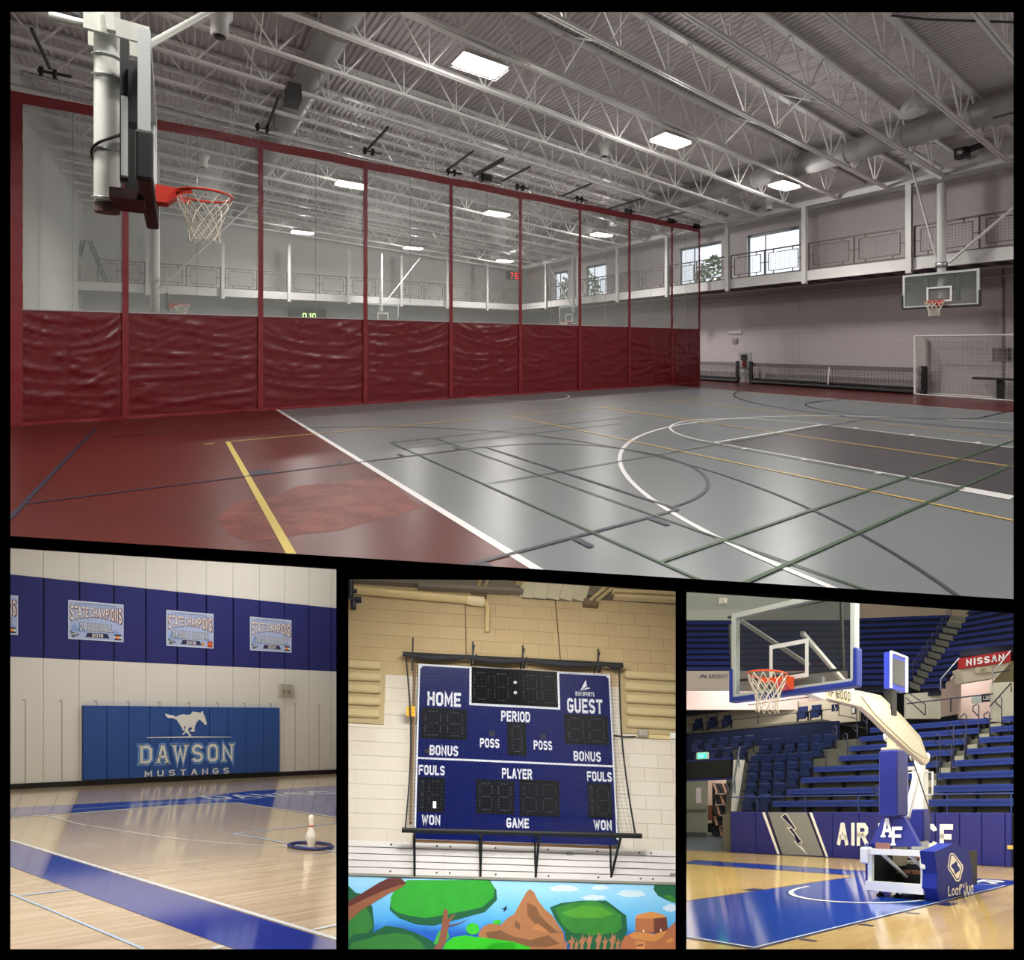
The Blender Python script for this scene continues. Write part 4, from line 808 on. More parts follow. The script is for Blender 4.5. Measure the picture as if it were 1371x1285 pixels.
# white letters in the far blue border, seen at a flat angle
b = MB(); o_ = D.fl(255, 1064.5); e_ = D.fl(452, 1056); u_ = (e_ - o_); 
n_ = np.array([-u_[1], u_[0], 0]); n_ /= np.linalg.norm(n_); letters(b, 'DAWSON', lambda u, v, d: tuple(o_ + u_ * u + n_ * (v - .75) + np.array([0, 0, .006])), 0, -.35, .98, .75, t=.9); b.build('border_lettering', dwh, D, parent=dfloor)
# wall built from tall panels
dwall_m = mat('wall_panel_white', (206, 203, 194), 0.8, var=.02); dband_m = mat('wall_panel_blue', (26, 30, 98), 0.75, var=.06, vscale=3); dgap = mat('panel_gap', (92, 88, 80), .9)
xl, xr = D.Y(4.5, 1050, DY)[0], D.Y(458.5, 1040, DY)[0]
b = MB(); b.box(xl, xr, DY + .06, DY + .2, 0, 9.6); dwall = struct(b.build('wall_panelled', dgap, D))
jx = [xl] + [dw(x, 950)[0] for x in (58, 106, 152, 195, 237, 276, 312, 347.4, 380.4, 413.4, 443.3)] + [xr]
for i in range(len(jx) - 1):
    a, e = jx[i] + .012, jx[i + 1] - .012
    for z0, z1, m in ((.12, 3.03, dwall_m), (3.03, 4.905, dband_m), (4.905, 9.5, dwall_m)):
        b = MB(); off = .012 if m is dband_m else 0
        b.box(a - (.006 if m is dwall_m else -.012), e + (.006 if m is dwall_m else -.012), DY - off, DY + .06, z0 + .002, z1 - .002); b.build('wall_panel', m, D, parent=dwall)
slot = mat('slot_shade', (170, 166, 156), .8)
for i, px in enumerate([34, 83, 129.5, 173, 214, 254, 292, 328, 363, 395, 427]):
    x = dw(px, 980)[0]; z1 = 2.06
    b = MB(); b.box(x - .012, x + .012, DY - .01, DY, .14, z1 - .04); b.box(x - .07, x + .012, DY - .01, DY, z1 - .04, z1); b.build('wall_slot', slot, D, parent=dwall)
b = MB(); b.box(xl, xr, DY - .03, DY + .05, 0, .12); struct(b.build('baseboard_wall', mat('black_rubber', (12, 12, 12), .6), D))
# the blue mat
matm = mat('mat_blue_vinyl', (30, 70, 134), 0.62, var=.04, vscale=2)
tm = thing(D, 'wall_mat', 'wide royal blue padded wall mat with a white running horse and white lettering', 'wall mat', (12.3, DY - .1, .14))
sx = [dw(x, 1000)[0] for x in (108.6, 140.2, 169.4, 197.4, 225.6, 251.6, 277.3, 302.2, 326.3, 349.6, 371.5)]
ym = DY - .11
for i in range(10):
    b = MB(); b.cbox(sx[i] + .004, sx[i + 1] - .004, ym, DY - .02, .14, 1.93, .012); b.build('mat_panel', matm, D, parent=tm)
wm = mat('print_white', (206, 206, 200), .6); lbm = mat('print_light_blue', (96, 140, 196), .6); navy = mat('print_navy', (24, 34, 84), .6)
fy = lambda dy: (lambda u, v, d: (u, ym - .004 - dy - d, v))
def box_on(R, yv, p, q): a = R.Y(*p, yv); c = R.Y(*q, yv); return a[0], a[2], c[0] - a[0], c[2] - a[2]
u0, v0, w_, h_ = box_on(D, ym, (187.5, 1022.5), (311.5, 995.5))
for t_, g_, m, dy in ((2.7, .6, lbm, 0), (1.55, 1.75, navy, .002), (1.15, 2.15, wm, .004)):
    b = MB(); k = (t_ - 1.15) / 2
    letters(b, 'DAWSON', fy(dy), u0 - k * w_ / 36, v0 - k * h_ / 7, w_ + 2 * k * w_ / 36, h_ + 2 * k * h_ / 7, t=t_, gap=g_, serif=1.15 + (t_ - 1.15) * .45); b.build('print_lettering', m, D, parent=tm)
u0, v0, w_, h_ = box_on(D, ym, (193.5, 1040), (306.5, 1027.5))
for i in range(8): b = MB(); letters(b, 'MUSTANGS', lambda u, v, d: (u, ym - .004, v), u0, v0, w_, h_, t=1.25, gap=4.2, only=i); b.build('print_letter', wm, D, parent=tm)
a1 = dw(193.5, 987.8); a2 = dw(306, 986.3); b = MB(); b.add([(a1[0], ym - .005, a1[2]), (a2[0], ym - .005, a2[2] - .01), (a2[0], ym - .005, a2[2] + .005), ((a1[0] + a2[0]) / 2, ym - .005, a1[2] + .03), (a1[0], ym - .005, a1[2] + .02)], [(0, 1, 2, 3, 4)]); b.build('print_line', wm, D, parent=tm)
horse = [(592, 122), (612, 130), (632, 133), (650, 136), (662, 145), (685, 133), (712, 128), (740, 132), (758, 128), (770, 118), (760, 112), (778, 114), (772, 106), (790, 114), (800, 112), (812, 116), (826, 118), (832, 108), (840, 106), (843, 124), (852, 140), (858, 160), (865, 186), (862, 195), (852, 196), (845, 186), (828, 172), (820, 162), (806, 170), (796, 186), (788, 205), (784, 225), (788, 238), (780, 243), (758, 240), (752, 234), (770, 226), (764, 210), (748, 218), (742, 228), (748, 245), (765, 270), (752, 272), (738, 252), (726, 246), (714, 262), (704, 264), (708, 252), (722, 240), (720, 226), (728, 212), (722, 203), (716, 212), (718, 238), (706, 232), (700, 214), (686, 192), (676, 176), (668, 164), (655, 158), (640, 152), (622, 154), (606, 148), (596, 138)]
b = MB(); hp = [D.Y(100 + x / 4.896, 930 + y / 4.896, ym) for x, y in horse]; b.add([(p[0], ym - .006, p[2]) for p in hp], [tuple(range(len(hp)))]); b.build('print_horse', wm, D, parent=tm)
# banners
def banner(px0, py0, px1, py1, sport, year, lab, clip=None, flag=True):
    """px0,py0 lower left corner, px1,py1 upper right corner of the banner in the picture"""
    yb = DY - .03; a = D.Y(px0, py0, yb); c = D.Y(px1, py1, yb); x0, z0, x1, z1 = a[0], a[2], c[0], c[2]; w, h = x1 - x0, z1 - z0
    cx0 = max(x0, clip) if clip is not None else x0
    t = thing(D, 'championship_banner', lab, 'banner', ((cx0 + x1) / 2, yb, z0), 'state championship banners on the blue band')
    fnx = lambda dd: (lambda u, v, d: (x0 + max(u, (cx0 - x0) / w) * w, yb - dd, z0 + v * h))
    b = MB(); b.box(cx0, x1, yb, yb + .02, z0, z1); b.build('banner_cloth', mat('banner_blue_grey', (158, 172, 206), .7, var=.12, vscale=2), D, parent=t)
    b = MB()
    for q in ((cx0, x1, z0, z0 + .02), (cx0, x1, z1 - .02, z1), (x1 - .02, x1, z0, z1), (cx0, cx0 + .02, z0, z1)): b.box(q[0], q[1], yb - .006, yb + .022, q[2], q[3])
    b.build('banner_edge', mat('banner_edge', (200, 204, 208), .5), D, parent=t)
    f1 = fnx(.004)
    for tri in (((.03, .22), (.1, .42), (.2, .2)), ((.12, .2), (.2, .36), (.34, .2)), ((.78, .2), (.86, .3), (.97, .2))): b = MB(); b.add([f1(u, v, 0) for u, v in tri], [(0, 1, 2)]); b.build('printed_mountain', mat('banner_mountain', (128, 152, 198), .7), D, parent=t)
    def arch(dd, sh=0): return lambda u, v, d: fnx(dd)(u, .42 + .34 * (0.5 + .5 * math.cos((u - .5) * 4.4)) * .55 + v * (.42 - .14 * math.cos((u - .5) * 4.4)) + sh, 0)
    b = MB(); letters(b, 'STATE CHAMPIONS', arch(.006, -.012), .03, -.02, .95, .92, t=2.3, gap=.5); b.build('banner_lettering', mat('banner_maroon', (84, 36, 48), .7), D, parent=t)
    b = MB(); letters(b, 'STATE CHAMPIONS', arch(.009), .04, .02, .92, .82, t=1.2, gap=1.6); b.build('banner_lettering', mat('banner_cream', (226, 216, 208), .7), D, parent=t)
    su = .2 if len(sport) < 12 else .12
    b = MB(); letters(b, sport, lambda u, v, d: fnx(.006)(u, v, 0), su - .01, .225, 1 - 2 * su + .02, .22, t=2.0, gap=1.0); b.build('banner_lettering', mat('banner_slate', (38, 46, 70), .7), D, parent=t)
    b = MB(); letters(b, sport, lambda u, v, d: fnx(.009)(u, v, 0), su, .24, 1 - 2 * su, .19, t=1.1, gap=1.9); b.build('banner_lettering', wm, D, parent=t)
    b = MB(); letters(b, 'COLORADO HIGH SCHOOL', lambda u, v, d: fnx(.006)(u, v - .03 * (2 * u - 1) ** 2, 0), .12, .9, .76, .06, t=1.0); b.build('banner_lettering', mat('banner_teal', (84, 112, 150), .7), D, parent=t)
    b = MB(); b.add([f1(.3, .07, 0), f1(.74, .07, 0), f1(.7, .19, 0), f1(.34, .19, 0)], [(0, 1, 2, 3)]); b.build('year_strip', mat('banner_dark', (30, 30, 62), .7), D, parent=t)
    b = MB(); letters(b, year, lambda u, v, d: fnx(.007)(u, v, 0), .42, .085, .2, .085, t=1.4); b.build('banner_lettering', mat('banner_cream', (226, 216, 208)), D, parent=t)
    b = MB(); b.add([f1(.03, .21, 0), f1(.2, .12, 0), f1(.07, .04, 0)], [(0, 1, 2)]); b.build('pennant', mat('banner_green', (44, 62, 62), .7), D, parent=t)
    b = MB(); letters(b, 'CHSAA', lambda u, v, d: fnx(.007)(u, v, 0), .04, .1, .11, .06, t=1.2); b.build('banner_lettering', wm, D, parent=t)
    fx0 = .83
    if flag:
        b = MB()
        for q in ((.04, .085), (.145, .19)): b.add([f1(fx0, q[0], 0), f1(.96, q[0], 0), f1(.96, q[1], 0), f1(fx0, q[1], 0)], [(0, 1, 2, 3)])
        b.build('flag_stripe', mat('flag_navy', (24, 26, 56), .7), D, parent=t)
        b = MB(); b.add([f1(fx0, .085, 0), f1(.96, .085, 0), f1(.96, .145, 0), f1(fx0, .145, 0)], [(0, 1, 2, 3)]); b.build('flag_stripe', wm, D, parent=t)
    else:
        b = MB(); b.add([f1(.87, .03, 0), f1(.98, .03, 0), f1(.98, .2, 0), f1(.87, .2, 0)], [(0, 1, 2, 3)]); b.build('red_logo_square', mat('logo_red', (150, 30, 36), .7), D, parent=t)
        b = MB()
        for v in (.08, .125): b.add([fnx(.006)(.885, v, 0), fnx(.006)(.965, v, 0), fnx(.006)(.965, v + .03, 0), fnx(.006)(.885, v + .03, 0)], [(0, 1, 2, 3)])
        b.build('logo_bar', mat('logo_orange', (222, 130, 60), .7), D, parent=t); fx0 = .72
    ar = w / h
    b = MB(); b.add([fnx(.008)(fx0 + .055 + .032 * math.cos(a) , .115 + .032 * ar * math.sin(a), 0) for a in [k * .524 for k in range(12)]], [tuple(range(12))]); b.build('flag_disc', mat('logo_red2', (190, 40, 40), .7), D, parent=t)
    b = MB(); b.add([fnx(.010)(fx0 + .06 + .018 * math.cos(a), .115 + .018 * ar * math.sin(a), 0) for a in [k * .524 for k in range(12)]], [tuple(range(12))]); b.build('flag_disc', mat('logo_gold', (226, 190, 60), .7), D, parent=t)
banner(91.2, 855, 165.3, 809.5, '2A BASEBALL', '2016', 'light blue championship banner for baseball, the second from the left on the blue band')
banner(222.6, 864.3, 285.6, 822.0, '2A GIRLS SOCCER', '2018', 'light blue girls soccer banner with a small red square in its corner', flag=False)
banner(334.8, 870.2, 390, 830.3, '2A GIRLS SOCCER', '2021', 'light blue girls soccer banner from 2021, rightmost on the blue band')
banner(-56, 845, 24, 797.5, '2A GIRLS SOCCER', '2015', 'light blue championship banner cut off at the left end of the blue band', clip=xl + .01)
# caged emergency light
c = D.Y(382.5, 925, DY - .1); t = thing(D, 'caged_light', 'small emergency light inside a wire cage on the white panelled wall', 'light', c)
b = MB(); b.box(c[0] - .14, c[0] + .16, DY - .1, DY - .01, c[2] - .08, c[2] + .08); b.build('light_body', mat('ivory_plastic', (206, 200, 176), .5), D, parent=t)
b = MB(); b.lathe([(.05, -.04), (.05, 0)], (c[0] - .08, DY - .1, c[2]), 12, 'y'); b.lathe([(.05, -.04), (.05, 0)], (c[0] + .1, DY - .1, c[2] - .02), 12, 'y'); b.build('lamp_head', mat('grey_lens', (130, 126, 118), .4), D, parent=t)
b = MB()
for k in range(6): x = c[0] - .2 + .42 * k / 5; b.bar((x, DY - .2, c[2] - .17), (x, DY - .2, c[2] + .17), .012); b.bar((x, DY - .2, c[2] + .17), (x, DY, c[2] + .17), .012)
for k in range(5): z = c[2] - .17 + .34 * k / 4; b.bar((c[0] - .2, DY - .2, z), (c[0] + .22, DY - .2, z), .012); b.bar((c[0] - .2, DY - .2, z), (c[0] - .2, DY, z), .012); b.bar((c[0] + .22, DY - .2, z), (c[0] + .22, DY, z), .012)
b.build('wire_cage', mat('cage_wire', (150, 144, 124), .5), D, parent=t)
# pin and hoop
c = D.fl(416.8, 1135.5); t = thing(D, 'bowling_pin', 'white bowling pin with a red neck ring standing inside the blue hoop', 'bowling pin', c)
b = MB(); s_ = 1.08; b.lathe([(r * s_, h * s_) for r, h in ((.028, 0), (.034, .02), (.052, .08), (.06, .115), (.055, .16), (.036, .21), (.024, .25), (.024, .275), (.03, .32), (.032, .345), (.025, .37), (.01, .38))], c, 24); b.build('pin_body', mat('pin_white', (222, 220, 212), .3), D, parent=t)
b = MB(); b.lathe([(.0262 * s_, .243 * s_), (.0262 * s_, .262 * s_)], c, 24); b.build('neck_ring', mat('pin_red', (176, 40, 40), .4), D, parent=t)
h0 = (D.fl(386.5, 1134)); h1 = D.fl(445, 1134); hr = np.linalg.norm(h1 - h0) / 2; hc = (h0 + h1) / 2
b = MB(); b.tube([(hc[0] + hr * math.cos(k * math.pi / 32), hc[1] + hr * math.sin(k * math.pi / 32), .02) for k in range(64)], .02, 8, closed=True); tag(b.build('plastic_hoop', mat('hoop_navy', (28, 34, 96), .35), D), 'navy blue plastic hoop lying flat on the wooden floor round the pin', 'hoop')
# unseen area lights added over this hall, no lamps are modelled
lx = D.Y(233, 900, 12)[0]
for (x, y, z) in ((9.5, 14.3, 5.2), (13.5, 15.2, 5.6), (7.0, 10.5, 4.0)):
    light(D, 'hall_fill_light', (x, y, z), (x + .8, y + 1.2, 0), 2.4, 1.2, 140, (1, .975, .945))
for (x, y, z, p) in ((4.45, 6.65, 3.5, 190), (5.8, 8.8, 4.0, 120), (3.4, 4.9, 2.83, 60)):
    light(D, 'hall_fill_light', (x, y, z), (x + .3, y + .5, 0), 1.4, 1.4, p * .92, (1, .975, .945))
# ================================================================ THE GYM WALL WITH THE SCOREBOARD AND THE MURAL
SY = 13.0
sp = lambda x, y, d=0.0: S.Y(x, y, SY - d)
tan_m = block_mat('tan_block_wall', (182, 160, 120), (170, 148, 110), 0.41, 0.205, jw=.008, var=.015)
cream_m = block_mat('cream_block_wall', (206, 199, 184), (197, 190, 174), 0.41, 0.205, jw=.008, var=.012)
def side_x(px, z, yv=SY):
    """where the dividing wall seen at picture column px meets the wall at height z"""
    a, c = S.Y(px, 780, yv), S.Y(px, 1270, yv); return a[0] + (c[0] - a[0]) * (z - a[2]) / (c[2] - a[2])
xa_, xb_ = (lambda z, yv=SY: side_x(461.5, z, yv)), (lambda z, yv=SY: side_x(909.5, z, yv))
ztop = 9.52; xa, xb = max(xa_(9.2), xa_(9.7)), min(xb_(9.2), xb_(9.7))
def sbox(y0, y1, z0, z1):
    b = MB(); return b.prism([(xa_(z0), z0), (xb_(z0), z0), (xb_(z1), z1), (xa_(z1), z1)], lambda u, v, d: (u, d, v), y0, y1)
jt_ = mat('tan_joint', (172, 150, 111), .9); jc_ = mat('cream_joint', (196, 188, 171), .9)
b = sbox(SY + .012, SY + .2, 8.12, ztop + .5); sw = struct(b.build('wall_upper_tan', jt_, S)); b = sbox(SY + .012, SY + .2, 3.6, 8.12); sw2 = struct(b.build('wall_lower_cream', jc_, S))
tans = [mat('tan_block_%d' % i, c, .8) for i, c in enumerate(((182, 160, 120), (180, 158, 118), (183, 162, 122)))]; creams = [mat('cream_block_%d' % i, c, .8) for i, c in enumerate(((206, 199, 184), (205, 197, 182), (207, 201, 186)))]
z = 8.12 - 12 * .203; row = 0
while z < ztop + .15:
    x = -1.0 - (.205 if row % 2 else 0); par = sw if z > 8.11 else sw2
    while x < 5.2:
        x0, x1 = x + .002, x + .408; g = .002; z0, z1 = z + g, z + .203 - g
        pl4 = [(max(x0, xa_(z0)), z0), (min(x1, xb_(z0)), z0), (min(x1, xb_(z1)), z1), (max(x0, xa_(z1)), z1)]
        if pl4[1][0] - pl4[0][0] > .02 and pl4[2][0] - pl4[3][0] > .02:
            b = MB(); b.prism(pl4, lambda u, v, d: (u, d, v), SY, SY + .013); b.build('block', rnd.choice(tans if par is sw else creams), S, parent=par)
        x += .41
    z += .203; row += 1
groove = mat('wall_groove', (96, 80, 50), .9)
for i, (p, q) in enumerate([((623, 808), (624, 882)), ((743, 800), (751, 893))]):
    a, c = sp(*p), sp(*q); b = MB(); b.bar((a[0], SY - .004, a[2]), (c[0], SY - .004, c[2]), .025, .012); tag(b.build('wall_joint', groove, S), 'dark vertical control joint in the tan wall, %s above the scoreboard' % ('left one' if i == 0 else 'right one'), 'trim')
# acoustic strips either side
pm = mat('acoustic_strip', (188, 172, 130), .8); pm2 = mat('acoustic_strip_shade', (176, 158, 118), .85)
for side, (pxs, lab) in enumerate((((462, 517), 'left of the scoreboard'), ((832, 909), 'right of the scoreboard'))):
    t = thing(S, 'acoustic_panel', 'beige ribbed acoustic panel fixed to the wall %s' % lab, 'wall panel', sp((pxs[0] + pxs[1]) / 2, 975))
    if side == 0: a = sp(pxs[0], 968); c = sp(pxs[1], 890)
    else: a = sp(pxs[0], 982); c = sp(pxs[1], 905)
    x0, x1, z0, z1 = (max(xa_(a[2]), xa_(c[2])) if side == 0 else a[0]), (min(xb_(a[2]), xb_(c[2])) if side else c[0]), a[2], c[2]
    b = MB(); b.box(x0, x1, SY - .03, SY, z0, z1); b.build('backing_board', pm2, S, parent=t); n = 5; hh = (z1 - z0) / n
    for k in range(n):
        b = MB(); b.cbox(x0 + (0 if side == 0 else .06), x1 - (.06 if side == 0 else 0), SY - .11, SY - .03, z0 + k * hh + hh * .36, z0 + (k + 1) * hh, .02); b.build('rib', pm, S, parent=t)
# ledger strip and box at the right
a = sp(851, 991); t = thing(S, 'junction_box', 'small grey junction box with a cable on the wall right of the scoreboard net', 'electrical box', a); c = sp(852, 980); e = sp(866, 990)
b = MB(); b.cbox(c[0], e[0], SY - .12, SY - .02, e[2], c[2], .015); b.build('box_body', mat('box_grey', (158, 150, 138), .5), S, parent=t)
b = MB(); b.tube([sp(822, 984.5, .05), sp(838, 986.5, .05), sp(851, 986, .07)], .012, 6); b.build('cable', BLACKM, S, parent=t)
a = sp(852, 984); c = sp(897, 991); b = MB(); b.box(a[0], c[0], SY - .04, SY, c[2], a[2]); tag(b.build('wall_strip', mat('cream_strip', (206, 188, 140), .6), S), 'short cream strip behind the grey junction box', 'trim')
a = sp(896, 983); c = sp(908, 991); b = MB(); b.box(a[0], c[0], SY - .06, SY, c[2], a[2]); tag(b.build('wall_block', WHITEP, S), 'small white block at the right end of the cream strip', 'trim')
# white planks under the board
plank_w = mat('white_plank', (214, 210, 208), .5); pg = mat('plank_gap', (110, 106, 104), .8)
t = thing(S, 'plank_cladding', 'five white horizontal planks bolted to the wall under the scoreboard', 'cladding', sp(686, 1178)); zt, z0 = sp(686, 1133)[2], sp(686, 1177)[2]
b = sbox(SY - .02, SY, z0, zt); b.build('backing_board', pg, S, parent=t)
hh = (zt - z0) / 5; xs_ = [max(xa_(z0), xa_(zt)), sp(593.5, 1150)[0], sp(863, 1150)[0], min(xb_(z0), xb_(zt))]
for k in range(5):
    for q in range(3):
        b = MB(); b.box(xs_[q] + .001, xs_[q + 1] - .001, SY - .05, SY - .02, z0 + k * hh + .008, z0 + (k + 1) * hh - .004); b.build('plank', plank_w, S, parent=t)
for k in (0, 4):
    for px in (523, 584.5, 602, 663, 733, 799, 855, 871):
        c = sp(px, 1150); b = MB(); b.lathe([(.014, -.006), (.014, 0)], (c[0], SY - .05, z0 + (k + .5) * hh), 8, 'y'); b.build('bolt', mat('bolt_grey', (84, 84, 84), .5), S, parent=t)
for i, p in enumerate([(762, 1144.5), (900, 1173)]):
    c = sp(*p); t2 = thing(S, 'wall_outlet', 'small metal outlet plate on the white planks, %s' % ('right of centre' if i == 0 else 'at the far right'), 'outlet', (c[0], SY - .05, c[2]))
    for dx in (-.045, .0): b = MB(); b.box(c[0] + dx, c[0] + dx + .04, SY - .065, SY - .05, c[2] - .022, c[2] + .022); b.build('outlet_plate', CHROME, S, parent=t2)
b = sbox(SY - .07, SY - .02, z0 - .03, z0); tag(b.build('ledge', mat('grey_ledge', (140, 140, 130), .6), S), 'thin grey ledge between the white planks and the mural', 'trim')
# the mural: paint on a flat board
mtop = z0 - .03; mbot = 4.0
mur = thing(S, 'mural', 'bright painted landscape mural with trees, peak and stone house along the bottom of the wall', 'mural', (2, SY - .03, mbot))
def mp(name, col, pts, lay, sc=None, var=0.0):
    """painted patch; pts are picture points on the wall"""
    m = mat('mural_' + name, col, .75, var=max(var * 1.5, .08), vscale=6); yv = SY - .03 - .0012 * lay
    P = [S.Y(x, y, yv) for x, y in pts]; b = MB(); b.add([(min(max(p[0], xa_(p[2])), xb_(p[2])), yv, min(p[2], mtop)) for p in P], [tuple(range(len(P)))])
    return b.build('painted_' + name, m, S, parent=mur)
b = sbox(SY - .028, SY, mbot, mtop)
mm = mat('mural_sky', (110, 180, 232), .75); nt = mm.node_tree; uvn = nt.nodes.new('ShaderNodeUVMap'); sep = nt.nodes.new('ShaderNodeSeparateXYZ'); cr = nt.nodes.new('ShaderNodeValToRGB'); nz_ = nt.nodes.new('ShaderNodeTexNoise'); nz_.inputs['Scale'].default_value = 2.5; ad = nt.nodes.new('ShaderNodeMath'); ad.operation = 'MULTIPLY_ADD'; ad.inputs[1].default_value = .16
nt.links.new(uvn.outputs[0], sep.inputs[0]); nt.links.new(uvn.outputs[0], nz_.inputs['Vector']); nt.links.new(nz_.outputs['Fac'], ad.inputs[0]); nt.links.new(sep.outputs['Y'], ad.inputs[2]); nt.links.new(ad.outputs[0], cr.inputs[0]); nt.links.new(cr.outputs[0], nt.nodes['Principled BSDF'].inputs['Base Color'])
e = cr.color_ramp.elements; e[0].position = .0; e[0].color = lin((22, 78, 168)); e[1].position = 1.0; e[1].color = lin((150, 208, 240))
for pos, col in ((.52, (26, 92, 190)), (.62, (70, 160, 226)), (.8, (110, 190, 236))): q = e.new(pos); q.color = lin(col)
b.build('painted_sky', mm, S, parent=mur, uv=lambda p: (p[0], (p[2] - mbot) / (mtop - mbot)))
c5 = lambda pts: [(466 + x / 6.12, 1100 + y / 6.12) for x, y in pts]; c6 = lambda pts: [(680 + x / 6.066, 1100 + y / 6.066) for x, y in pts]
def blob(cx, cy, rx, ry, n=26, amp=.06, seed=0, cut=None):
    r = random.Random(seed); o = []
    for k in range(n):
        a = 2 * math.pi * k / n; s = 1 + amp * r.uniform(-1, 1); o.append((cx + rx * s * math.cos(a), cy + ry * s * math.sin(a)))
    return o
mp('dark_tree', (22, 92, 58), c5([(0, 520), (60, 580), (150, 600), (200, 700), (215, 860), (190, 960), (60, 990), (0, 1000)]), 1); mp('tree', (48, 122, 52), c5([(0, 800), (60, 720), (150, 700), (190, 780), (205, 860), (160, 910), (60, 920), (0, 960)]), 2, var=.2)
mp('dark_tree', (20, 88, 56), c5([(0, 960), (180, 920), (310, 850), (440, 870), (560, 910), (660, 960), (720, 1000), (700, 1050), (0, 1050)]), 3); mp('tree', (52, 128, 60), c5([(10, 1050), (30, 990), (150, 960), (240, 930), (400, 910), (520, 930), (600, 990), (640, 1050)]), 4, var=.25)
mp('dark_tree', (16, 108, 50), c5([(340, 720), (350, 640), (420, 560), (600, 490), (1160, 478), (1215, 560), (1220, 640), (1120, 740), (900, 800), (700, 850), (560, 840), (420, 790)]), 5); mp('bright_tree', (42, 158, 44), c5([(352, 700), (350, 620), (380, 560), (440, 510), (485, 478), (1150, 478), (1200, 540), (1190, 620), (1100, 700), (960, 730), (800, 760), (640, 790), (500, 770), (400, 740)]), 6, var=.12)
mp('bright_tree', (54, 170, 50), c5([(560, 640), (700, 560), (900, 560), (1060, 600), (980, 660), (760, 700)]), 7, var=.1)
mp('branch_dark', (92, 44, 38), c5([(0, 650), (90, 600), (250, 500), (330, 462), (430, 462), (478, 500), (440, 540), (330, 590), (200, 670), (130, 700), (60, 760), (0, 820)]), 8); mp('branch', (140, 88, 62), c5([(0, 700), (120, 640), (300, 560), (420, 520), (470, 510), (430, 545), (330, 590), (200, 670), (100, 730), (0, 822)]), 9)
mp('pine', (58, 172, 64), c5([(700, 1000), (740, 900), (780, 880), (820, 900), (830, 950), (790, 990), (760, 1010)]), 7)
mp('trunk', (134, 84, 62), c5([(690, 1050), (740, 990), (760, 890), (775, 800), (782, 730), (800, 712), (818, 730), (818, 800), (860, 760), (885, 752), (830, 830), (815, 900), (800, 990), (760, 1050)]), 10)
mp('twig', (110, 80, 50), c5([(818, 848), (900, 832), (1000, 790), (905, 840), (820, 860)]), 10)
mp('bush', (56, 190, 44), c5(blob(1022, 878, 55, 48, seed=3)), 8); mp('bush', (56, 190, 44), c5(blob(1222, 822, 34, 20, seed=4)), 8)
mp('grass', (46, 190, 30), c5([(770, 1050), (800, 990), (860, 945), (960, 930), (1100, 950), (1200, 960), (1371, 985), (1371, 1050)]), 14)
mp('bird', (28, 28, 60), c5([(1252, 704), (1280, 708), (1292, 682), (1298, 706), (1310, 708), (1290, 722), (1276, 740), (1276, 718)]), 8)
mp('peak', (166, 112, 72), c6([(-220, 1050), (-240, 905), (-200, 850), (-140, 825), (-60, 840), (0, 780), (50, 750), (100, 660), (150, 570), (180, 545), (215, 575), (245, 640), (300, 710), (360, 760), (410, 840), (450, 900), (465, 1000), (440, 1040), (300, 1050)]), 11, var=.06)
mp('peak_shade', (122, 84, 54), c6([(155, 655), (230, 690), (260, 760), (330, 830), (400, 890), (460, 900), (350, 905), (260, 860), (220, 830), (160, 760)]), 12); mp('peak_shade', (126, 88, 58), c6([(-180, 900), (-60, 880), (40, 930), (180, 960), (330, 920), (420, 990), (300, 1020), (120, 1010), (-40, 1000), (-160, 960)]), 12); mp('peak_light', (184, 124, 76), c6([(190, 870), (240, 825), (290, 860), (340, 900), (300, 900), (240, 880)]), 13); mp('peak_shade', (120, 86, 58), c6([(60, 800), (100, 830), (95, 880), (55, 850)]), 13)
mp('grass', (46, 186, 34), c6([(-220, 1050), (-150, 1000), (-60, 980), (80, 985), (180, 1020), (190, 1050)]), 14)
mp('dark_tree', (18, 84, 40), c6([(340, 695), (430, 660), (600, 640), (800, 640), (880, 700), (960, 760), (970, 880), (930, 1000), (860, 1040), (520, 1040), (470, 960), (460, 890), (390, 800)]), 9); mp('round_tree', (48, 128, 46), c6([(380, 700), (520, 660), (700, 640), (830, 690), (920, 760), (930, 860), (880, 900), (700, 920), (520, 900), (440, 830)]), 10, var=.2)
mp('round_tree_light', (76, 152, 44), c6([(430, 740), (600, 680), (760, 690), (860, 750), (760, 780), (540, 780)]), 11, var=.12)
for k, (x, y) in enumerate([(470, 980), (520, 940), (560, 970), (605, 930), (660, 920), (735, 910), (790, 950), (850, 915), (895, 960)]):
    mp('root', (168, 114, 80), c6([(x - 26, 1045), (x - 12, 1000), (x - 26, 960), (x - 8, y + 20), (x, y - 20), (x + 12, y + 20), (x + 32, y - 5), (x + 20, 970), (x + 6, 1010), (x + 10, 1045)]), 15)
mp('cloud', (206, 226, 240), c6(blob(450, 540, 115, 26, amp=.18, seed=5)), 1); mp('cloud', (180, 212, 236), c6(blob(750, 535, 70, 18, amp=.2, seed=6)), 1); mp('cloud', (196, 220, 238), c6(blob(1005, 585, 118, 28, amp=.16, seed=7)), 1); mp('cloud', (150, 190, 232), c6(blob(700, 615, 100, 22, amp=.2, seed=8)), 1); mp('cloud', (184, 206, 236), c6(blob(1320, 700, 60, 30, amp=.2, seed=9)), 1)
mp('dark_tree', (18, 86, 70), c6([(1190, 492), (1371, 490), (1371, 665), (1290, 635), (1220, 600), (1183, 550)]), 6); mp('round_tree', (40, 132, 60), c6([(1262, 598), (1310, 592), (1371, 620), (1371, 660), (1310, 640)]), 7)
